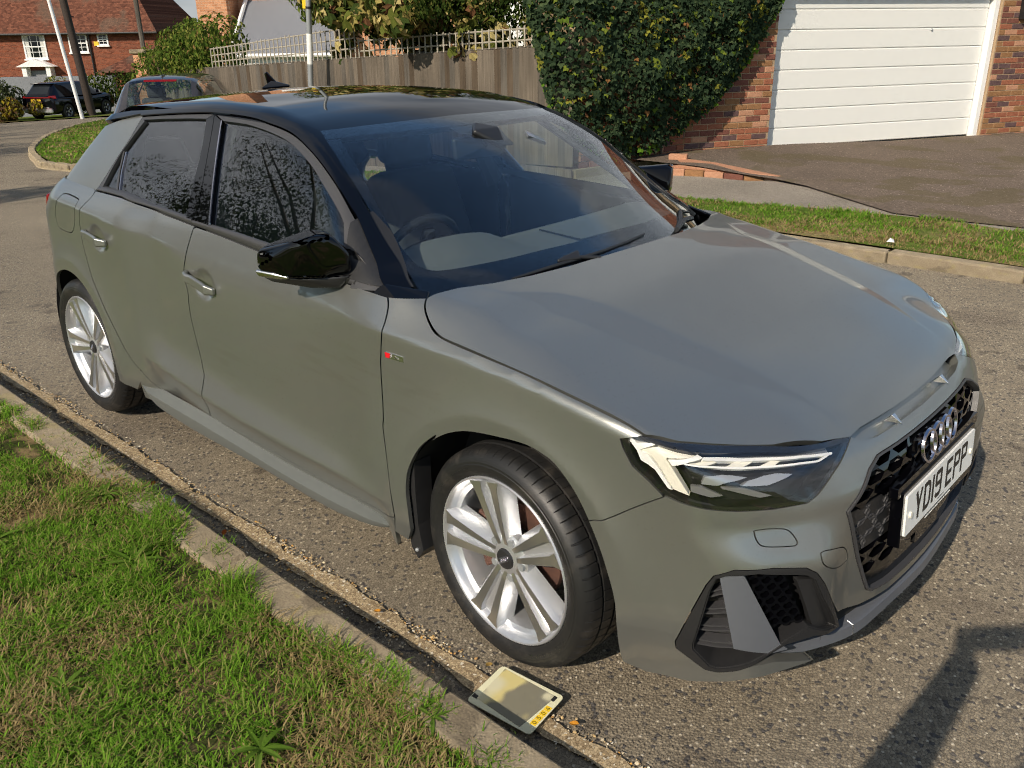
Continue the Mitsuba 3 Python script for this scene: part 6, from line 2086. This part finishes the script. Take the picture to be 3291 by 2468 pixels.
add(CH + '__window', cb(2.0, 4.0, 3.0, 4.3, -.61, -.585), UPVC)
plant('bare_tree', 'thin reddish brown tree losing its leaves against the sky', 'tree', [((-29.5 + g_.normal(0, .8), 16.5 + g_.normal(0, .8), 3.2 + g_.normal(0, 1.2)), (.9, .9, .8)) for _ in range(10)], 1500, (.08, .14), [(.14, .06, .03), (.20, .10, .05), (.08, .07, .03)], [.5, .3, .2], 33, ((-29.5, 16.5, -1.2), (-29.3, 16.7, 4.8), .12, 16, 1.8))
PI_ = thing('gate_pier', 'weathered brick pier with a stone cap at the far end of the fence', 'pier')
add(PI_ + '__shaft', box((-23.9, 9.85, .10), (.42, .42, 2.3), frame((.9, .36, 0))), GBRICK)
add(PI_ + '__cap', cbox((-23.9, 9.85, 1.30), (.56, .56, .12), .03, frame((.9, .36, 0))), KERB)
pk = thing('fence_post', 'bare timber post standing behind the brick pier', 'post')
add(pk, tube([(-24.4, 10.1, -.9), (-24.6, 10.2, 3.2)], .07, 8), WOOD[1])
# poles at the far left
for nm, lb, x0, y0, x1, y1, r, mt_ in (('street_pole', 'slim pale metal pole leaning slightly at the far left', -40.44, 14.47, -41.06, 14.05, .085, UPVC), ('telegraph_pole', 'dark wooden telegraph pole beside the slim pale pole', -42.84, 15.9, -43.26, 15.6, .19, DARKWOOD)):
    k = thing(nm, lb, 'pole')
    add(k, tube([(x0, y0, -2.0), (x1, y1, 5.0), (2 * x1 - x0, 2 * y1 - y0, 9.5)], [r, r * .85, r * .7], 12), mt_, smooth=40)
# hedges and shrubs round the far bend
plant('far_hedge', 'clipped dark green hedge with a yellow top in front of the far house', 'hedge', [((-46.5 + i * .75, 18.0 + i * .70, -.75 + .0 * i), (.8, .8, .95)) for i in range(12)], 7500, (.14, .24), [(.03, .05, .012), (.05, .08, .018), (.09, .11, .02)], [.4, .4, .2], 41)
for i, (x, y, z, r, pal, lb) in enumerate((( -44.8, 10.6, -.6, 1.1, [(.03, .045, .015), (.06, .08, .025), (.10, .12, .04)], 'tall dark shrub at the left edge behind the black car'),
                                        (-0 + -44.2, 12.0, -.9, .9, [(.05, .07, .03), (.10, .12, .05), (.16, .17, .08)], 'grey green shrub with broad leaves just left of the black car'),
                                        (-43.6, 12.3, -1.5, .55, [(.35, .28, .03), (.10, .10, .03), (.16, .09, .05)], 'low shrub with yellow flowers beside the tail of the black car'),
                                        (-46.4, 16.2, -.75, .9, [(.22, .20, .03), (.12, .14, .03), (.07, .09, .02)], 'yellowing shrub behind the roof of the black car'))):
    plant('garden_shrub', lb, 'shrub', [((x + g_.normal(0, .6), y + g_.normal(0, .6), z + g_.normal(0, .35)), (r * .7, r * .7, r * .6)) for _ in range(7)], 2200, (.13, .26), pal, [.4, .35, .25], 50 + i)
GWL = thing('grey_garden_wall', 'low grey coped garden wall in front of the far brick house', 'wall')
add(GWL, box((-52.5, 17.0, -1.5), (9, .4, 2.6), frame((.737, .676, 0))), SLATE)
struct('bend_outer_verge', sheet(Polygon([(-42.6, 12.4), (-40.9, 15.9), (-47, 21), (-49, 14), (-44, 9), (-41.6, 4)]), .05, .8), FARTURF)
struct('hills', box((-150, 60, -6), (60, 240, 9)), FARTURF)

# ------------------------------------------------------------------ other cars


def loft(xs, secs):
    """A skin through sections; secs (n, m, 2) of (y, z), closed round. Returns vertices and quads by (station, segment)."""
    n, m = len(xs), secs.shape[1]
    V = np.concatenate([np.repeat(np.asarray(xs)[:, None, None], m, 1), secs], 2).reshape(-1, 3)
    i, j = np.meshgrid(np.arange(n - 1), np.arange(m), indexing='ij')
    k = (j + 1) % m
    return V, np.stack([i * m + j, i * m + k, (i + 1) * m + k, (i + 1) * m + j], -1)


def tri(q):
    q = q.reshape(-1, 4)
    return np.vstack([q[:, [0, 2, 1]], q[:, [0, 3, 2]]])


def simple_car(K, M, Ln, wb, fo_, Wd, hood, belt, roofz, xr0, xr1, wr, paint_, glassm, wheel_r, seg_masks, rearx, tumble=.70, lowz=.20, detail=1.0):
    """A car with its rear axle side at x = -Ln; x forwards from the rear end, built about y = 0. M places it."""
    put = lambda m: m.apply_transform(M)
    # lower body
    xs = np.array([0, .04, .14, .40, .9, 1.6, 2.3, 2.9, Ln - .65, Ln - .28, Ln - .08, Ln])
    wv = np.array([.80, .90, .96, 1., 1., 1., 1., 1., .985, .90, .76, .55]) * Wd / 2
    zt = np.array([belt - .02, belt, belt + .01, belt + .01, belt, belt - .01, belt - .02, belt - .035, hood + .04, hood - .03, hood - .12, hood - .22])
    zb = np.full(len(xs), lowz); zb[[0, -1]] += .12; zb[[1, -2]] += .05
    th = np.linspace(0, 2 * np.pi, 41)[:-1]
    e = .42
    sec = []
    for w, a, b in zip(wv, zt, zb):
        c, h = (a + b) / 2, (a - b) / 2
        cy, sz = np.cos(th), np.sin(th)
        y = w * np.sign(cy) * np.abs(cy) ** e
        z = c + h * np.sign(sz) * np.abs(sz) ** e
        y = y * (1 - .05 * np.clip((z - c) / h, 0, 1) ** 2 - .05 * np.clip((c - z) / h, 0, 1) ** 3)
        sec.append(np.stack([y, z], 1))
    xf = np.linspace(0, Ln, 70)
    sec = PchipInterpolator(xs, np.array(sec))(xf)
    V, q = loft(xf, sec)
    Vc = np.vstack([V, [(0.0, 0, (belt + lowz) / 2), (Ln, 0, (hood + lowz) / 2)]])
    m_ = 40
    ends = [(len(V), (k + 1) % m_, k) for k in range(m_)] + [(len(V) + 1, 69 * m_ + k, 69 * m_ + (k + 1) % m_) for k in range(m_)]
    body = trimesh.Trimesh(Vc, np.vstack([tri(q), np.array(ends)]), process=False)
    trimesh.repair.fix_normals(body)
    cut = [trimesh.creation.cylinder(wheel_r + .055, .5, sections=36, transform=trimesh.transformations.translation_matrix((wx, s * Wd / 2, wheel_r)) @ trimesh.transformations.rotation_matrix(np.pi / 2, (1, 0, 0))) for wx in (fo_, fo_ + wb) for s in (-1, 1)]
    try:
        body = trimesh.boolean.difference([body] + cut, engine='manifold')
    except Exception:
        pass
    add(K + '__body', put(body), paint_, smooth=35)
    # cabin
    x0, x1, x2, x3 = rearx[0], xr0, xr1, rearx[1]
    st = np.array([x0, x0 + (x1 - x0) * .5, x1, x1 + .25, (x1 + x2) / 2, x2 - .25, x2, x2 + (x3 - x2) * .5, x3])
    zr = np.array([belt + .02, belt + (roofz - belt) * .56, roofz - .045, roofz - .01, roofz, roofz - .015, roofz - .06, belt + (roofz - belt) * .42, belt - .06])
    xf = np.unique(np.r_[np.linspace(x0, x3, 60), st])
    zrf = PchipInterpolator(st, zr)(xf)
    wbel = np.interp(xf, [x0, x0 + .4, x2, x3], [.80, .90, .92, .84]) * Wd / 2
    pr = np.array([(1, 0), (.97, .18), (.93, .40), (.88, .62), (.83, .80), (.78, .91), (.68, .97), (.48, 1.0), (.24, 1.012), (0, 1.015)])
    pr = np.vstack([pr, pr[-2::-1] * (-1, 1)])
    sec = []
    for w, zt_ in zip(wbel, zrf):
        b_ = belt - .05
        hgt = max(zt_ - b_, .02)
        f = tumble + (1 - tumble) * (1 - np.clip(hgt / (roofz - b_), 0, 1))
        y = w * np.where(pr[:, 1] > 0, np.sign(pr[:, 0]) * (np.abs(pr[:, 0]) * (1 - (1 - f) * pr[:, 1] * .9)), pr[:, 0])
        sec.append(np.stack([y, b_ + hgt * pr[:, 1]], 1))
    V, q = loft(xf, np.array(sec))
    q = q[:, :-1]
    xm = (xf[:-1] + xf[1:]) / 2
    zc = V[q].mean(2)[..., 2]
    jj_ = np.arange(q.shape[1])[None] + 0 * q[..., 0]
    sidej = (jj_ < 5) | (jj_ >= q.shape[1] - 5)
    XM = xm[:, None] + 0 * zc
    sidewin = np.zeros_like(sidej)
    for a, b in seg_masks:
        sidewin |= sidej & (XM > a) & (XM < b) & (zc > belt + .03) & (zc < roofz - .10)
    rearwin = ~sidej & (XM > x0 + .05) & (XM < x1 - .02) & (jj_ > 5) & (jj_ < q.shape[1] - 6)
    screen = ~sidej & (XM > x2 + .04) & (XM < x3 - .08) & (jj_ > 5) & (jj_ < q.shape[1] - 6)
    allg = sidewin | rearwin | screen
    add(K + '__cabin', put(trimesh.Trimesh(V, tri(q[~allg]), process=False)), paint_, smooth=45)
    for nm, mk in (('side_window', sidewin & (jj_ < 9)), ('side_window', sidewin & (jj_ >= 9)), ('rear_window', rearwin), ('windscreen', screen)):
        if mk.any():
            add(K + '__' + nm, put(trimesh.Trimesh(V, tri(q[mk]), process=False)), glassm, smooth=45)
    # wheels
    for wx in (fo_, fo_ + wb):
        for s in (-1, 1):
            ty = lathe([(.58 * wheel_r, 0), (.75 * wheel_r, .012), (.95 * wheel_r, .0), (wheel_r, -.03), (wheel_r, -.17), (.9 * wheel_r, -.2)], 40)
            T_ = trimesh.transformations.translation_matrix((wx, s * (Wd / 2 - .015), wheel_r)) @ (trimesh.transformations.rotation_matrix(np.pi, (0, 0, 1)) if s < 0 else np.eye(4))
            wk = add(K + '__wheel', put(ty.apply_transform(T_)), TYRE, smooth=35)
            rm = [lathe([(.66 * wheel_r, -.004), (.63 * wheel_r, -.004), (.60 * wheel_r, -.03), (.58 * wheel_r, -.12)], 40), lathe([(.001, -.02), (.13 * wheel_r, -.02), (.15 * wheel_r, -.05)], 20)]
            for a in range(5):
                for e_ in (-.16, .16):
                    an = a * 2 * np.pi / 5
                    p0 = np.array([np.cos(an) * .10, -.10, np.sin(an) * .10]) * wheel_r / .33 * np.array([1, .3, 1])
                    p1 = np.array([np.cos(an + e_) * .62 * wheel_r, -.022, np.sin(an + e_) * .62 * wheel_r])
                    rm.append(tube([p0, p1], [.016, .020], 5))
            add(wk + '__rim', put(cat(rm).apply_transform(T_)), ALLOY)
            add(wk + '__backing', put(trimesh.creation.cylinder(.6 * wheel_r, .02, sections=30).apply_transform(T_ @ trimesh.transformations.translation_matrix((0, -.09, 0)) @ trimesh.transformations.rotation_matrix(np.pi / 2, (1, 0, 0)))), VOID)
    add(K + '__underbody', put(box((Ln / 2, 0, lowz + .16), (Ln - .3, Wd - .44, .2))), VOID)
    return put


def place_car(x, y, yaw, z, pitch=0.0):
    M = np.eye(4)
    M[:3, :3] = trimesh.transformations.euler_matrix(0, pitch, yaw)[:3, :3]
    M[:3, 3] = (x, y, z)
    return M


HK = thing('dark_grey_hatchback', 'small dark grey hatchback seen from behind beyond the near car roof', 'car')
Mh = place_car(-10.78, 3.64, 2.46, float(zg(-11.8)) - .02, 0)
put = simple_car(HK, Mh, 3.75, 2.40, .62, 1.74, .90, .93, 1.49, .42, 2.15, 1.1, CARDARK, GLASS, .30, [(.32, .78), (.86, 1.62), (1.70, 2.75)], (.02, 3.02), tumble=.74)
for s in (-1, 1):
    mk = add(HK + '__door_mirror', put(hull([(2.38, s * .88, .97), (2.40, s * 1.0, .98), (2.39, s * 1.0, 1.10), (2.36, s * .90, 1.10), (2.46, s * .93, 1.03)], .02)), CARDARK, smooth=40)
    add(mk + '__mirror_glass', put(hull([(2.335, s * .90, .98), (2.34, s * .99, .985), (2.34, s * .985, 1.09), (2.335, s * .91, 1.09)], .003)), CHROME)
    add(HK + '__tail_lamp', put(hull([(.02, s * .66, .62), (.06, s * .74, .62), (.03, s * .66, .80), (.07, s * .72, .80)], .02)), REDL, smooth=40)
add(HK + '__brake_light', put(hull([(.40, -.22, 1.445), (.40, .22, 1.445), (.37, .22, 1.425), (.37, -.22, 1.425)], .004)), REDL)
add(HK + '__roof_aerial', put(cat([tube([(.60, 0, 1.47), (.35, 0, 1.70)], [.006, .003], 6), hull([(.55, 0, 1.48), (.66, 0, 1.49)], .018)])), SATIN)
for y in (-.36, .36):
    sk_ = add(HK + '__seat', put(hull([(1.85, y - .2, .5), (1.85, y + .2, .5), (1.62, y - .18, 1.08), (1.62, y + .18, 1.08)], .06)), SEATM, smooth=40)
    add(sk_ + '__headrest', put(hull([(1.62, y - .1, 1.18), (1.62, y + .1, 1.18), (1.60, y - .09, 1.28), (1.60, y + .09, 1.28)], .045)), SEATM, smooth=40)
RDB = thing('red_bag', 'small red bag on the parcel shelf inside the dark grey hatchback', 'bag')
add(RDB, put(hull([(.62, .34, .95), (.62, .42, .95), (.70, .40, .95), (.66, .36, 1.05), (.66, .40, 1.05)], .015, 2)), REDB, smooth=40)
add(HK + '__parcel_shelf', put(box((.60, 0, .92), (.6, 1.1, .03))), SEATM)

SV = thing('black_car', 'black family car parked on the bend at the far left', 'car')
Ms = place_car(-43.1, 13.6, math.radians(119), -1.82)
put = simple_car(SV, Ms, 4.50, 2.68, .88, 1.86, 1.02, 1.08, 1.66, .62, 2.75, 1.2, CARBLACK, WGLASS, .36, [(.55, 1.05), (1.15, 2.05), (2.15, 3.2)], (.10, 3.62), tumble=.76, lowz=.25)
add(SV + '__number_plate', put(box((.005, .05, .88), (.02, .52, .12))), PLATEY)
tm = meshkit.text_mesh('HX73 JOA', .075, .002)
tm.apply_translation((-tm.bounds.mean(0)[0], -.037, 0))
R_ = np.eye(4); R_[:3, :3] = np.stack([[0, -1, 0], [0, 0, 1], [-1, 0, 0]], 1); R_[:3, 3] = (-.008, .05, .88)
add(SV + '__plate_text', put(tm.apply_transform(R_)), INK)
add(SV + '__bumper_trim', put(cat([cbox((.0, 0, .45), (.12, 1.55, .20), .04), cbox((.02, 0, .58), (.06, 1.2, .05), .01)])), ALLOY)
add(SV + '__light_strip', put(cbox((.01, 0, 1.02), (.05, 1.5, .05), .01)), REDL)
for s in (-1, 1):
    add(SV + '__tail_lamp', put(hull([(.03, s * .62, .98), (.20, s * .90, .98), (.03, s * .65, 1.08), (.20, s * .88, 1.08)], .02)), REDL)
    add(SV + '__reflector', put(cbox((-.03, s * .62, .52), (.03, .30, .05), .01)), REDL)
    add(SV + '__door_mirror', put(hull([(2.95, s * .95, 1.10), (2.95, s * 1.08, 1.10), (2.93, s * 1.07, 1.22), (2.92, s * .97, 1.22), (3.02, s, 1.15)], .02)), CARBLACK)
add(SV + '__roof_spoiler', put(cbox((.55, 0, 1.60), (.25, 1.1, .04), .015)), CARBLACK)

# ------------------------------------------------------------------ outside the frame: what the paint and the glass mirror, and the photographer
for i, (x, y, h, r, lb) in enumerate(((-27, -16.5, 18.5, 6.4, 'broad tall tree across the verge down the road'), (-38, -22, 21, 7.0, 'tallest tree across the verge, farthest down the road'), (-20, -13, 11.5, 4.0, 'middling tree across the verge behind the parked car'),
                                      (-14.5, -11, 8.0, 2.8, 'smaller rounded tree across the verge behind the rear wheel'), (-10, -9, 5.6, 2.0, 'lowest rounded tree across the verge, nearest the photographer'))):
    plant('street_tree', lb, 'tree', [((x + g_.normal(0, r * .45), y + g_.normal(0, r * .45), h * .60 + g_.normal(0, h * .17)), (r * .42, r * .42, r * .36)) for _ in range(20)], 20000, (.13, .24), [(.03, .05, .015), (.05, .08, .02), (.09, .12, .03)], [.4, .4, .2], 70 + i, ((x, y, zg(x) - .1), (x + .4, y, h * .75), .32, 12, r * 1.2))
BU = thing('bungalow', 'low brick bungalow with white fascia behind the street trees', 'house')
add(BU + '__wall', box((-30, -27, .6), (22, 6, 3.2)), HBRICK)
add(BU + '__roof', trimesh.convex.convex_hull(np.array([(-41.6, -23.4, 2.2), (-18.4, -23.4, 2.2), (-41.6, -30.6, 2.2), (-18.4, -30.6, 2.2), (-38, -27, 4.6), (-22, -27, 4.6)])), RTILE)
add(BU + '__fascia', box((-30, -23.3, 2.15), (23.4, .08, .28)), UPVC)
for x in (-38, -32, -25, -21):
    wk = add(BU + '__window', box((x, -23.98, .9), (1.8, .08, 1.2)), WGLASS)
    add(wk + '__frame', cat([box((x - .95, -23.95, .9), (.1, .1, 1.4)), box((x + .95, -23.95, .9), (.1, .1, 1.4)), box((x, -23.95, 1.55), (1.8, .1, .1)), box((x, -23.95, .25), (1.8, .1, .1))]), UPVC)


def body_from(chains, ref=.012, it=6):
    """One continuous skin over tapering limbs: hulls of joint spheres, merged and smoothed."""
    parts_ = []
    for ch in chains:
        for (p, a), (q, b) in zip(ch[:-1], ch[1:]):
            parts_.append(hull([p, q], [a, b], 2))
    m = trimesh.boolean.union(parts_, engine='manifold')
    m = m.subdivide_to_size(ref * 3)
    trimesh.smoothing.filter_taubin(m, iterations=it)
    return m


fw = np.array([FWD[0], FWD[1], 0]); fw /= np.linalg.norm(fw)
rt = np.array([fw[1], -fw[0], 0])
pb0 = np.array([EYE[0], EYE[1], 0]) - fw * .46
bp3 = lambda r, f, z: pb0 + rt * r + fw * f + (0, 0, z)
PH = thing('person', 'person in dark jacket and jeans holding up a phone in both hands', 'person')
ph_c = EYE - FWD * .030
torso = [[(bp3(0, 0, .98), .18), (bp3(0, .0, 1.18), .18), (bp3(0, -.01, 1.36), .19), (bp3(0, .0, 1.46), .07)],
         [(bp3(-.15, 0, 1.40), .075), (bp3(.15, 0, 1.40), .075)], [(bp3(-.08, 0, 1.0), .12), (bp3(.08, 0, 1.0), .12)]]
hand = {}
for s in (-1, 1):
    hd = EYE + rt * s * .085 - UPV * .02 - FWD * .035
    el = bp3(s * .42, .12, 1.30)
    torso.append([(bp3(s * .18, -.01, 1.40), .085), (el, .072), (hd - rt * s * -.035 - UPV * .05 - fw * .05, .044)])
    hand[s] = hd
add(PH + '__jacket', body_from(torso), CLOTH, smooth=50)
legs = []
for s in (-1, 1):
    legs.append([(bp3(s * .09, 0, .95), .105), (bp3(s * .11, .03, .52), .070), (bp3(s * .12, -.02, .12), .048)])
add(PH + '__trousers', body_from(legs + [[(bp3(-.08, 0, .95), .12), (bp3(.08, 0, .95), .12)]]), DENIM, smooth=50)
for s in (-1, 1):
    add(PH + '__shoe', body_from([[(bp3(s * .12, -.06, .05), .045), (bp3(s * .13, .12, .035), .038), (bp3(s * .13, .17, .03), .030)]]), SATIN, smooth=50)
hc_ = bp3(0, .05, 1.645)
headm = [[(bp3(0, .01, 1.46), .055), (bp3(0, .03, 1.54), .052)], [(hc_ + (0, 0, .03) - fw * .01, .088), (hc_ + fw * .035 - (0, 0, .05), .062), (hc_ + fw * .05 - (0, 0, .09), .035)], [(hc_ + fw * .095 + (0, 0, -.005), .012), (hc_ + fw * .108 + (0, 0, -.03), .014)]] + [[(hc_ + rt * s * .085 + (0, 0, .01), .014), (hc_ + rt * s * .090 + (0, 0, -.03), .010)] for s in (-1, 1)]
HD = add(PH + '__head', body_from(headm, .006, 4), SKIN, smooth=50)
for s in (-1, 1):
    add(HD + '__eye', trimesh.creation.icosphere(subdivisions=2, radius=.012).apply_translation(hc_ + rt * s * .032 + fw * .074 + (0, 0, .012)), WHITEPL, smooth=True)
add(HD + '__mouth', tube([hc_ + fw * .098 + rt * q - (0, 0, .065) for q in (-.022, 0, .022)], .004, 6), REDB)
add(HD + '__hair', body_from([[(hc_ + (0, 0, .055) - fw * .02, .090), (hc_ - fw * .05 + (0, 0, .0), .075)]], .008, 4), HAIR, smooth=50)
for s in (-1, 1):
    hd = hand[s]
    chains = [[(hd - UPV * .06 - fw * .05 + rt * s * .03, .028), (hd + rt * s * .012 - FWD * .012, .026)]]
    for q in range(4):
        b_ = hd + rt * s * .018 + UPV * (.024 - .017 * q) - FWD * .010
        chains.append([(b_, .0095), (b_ + FWD * .018 - rt * s * .004, .0085), (b_ + FWD * .026 - rt * s * (.020 + .003 * (q == 1)), .0075)])
    chains.append([(hd - UPV * .03 - FWD * .02 + rt * s * .010, .011), (hd - FWD * .034 - rt * s * .020 - UPV * .010, .009), (hd - FWD * .032 - rt * s * .040 + UPV * .004, .0075)])
    add(PH + '__hand', body_from(chains, .003, 3), SKIN, smooth=50)
PN = thing('phone', 'slim black phone held up sideways in both hands', 'phone')
add(PN, cbox(ph_c - rt * .0 - UPV * .025, (.150, .0075, .073), .003, np.stack([rt, FWD, UPV], 1)), BLACK)
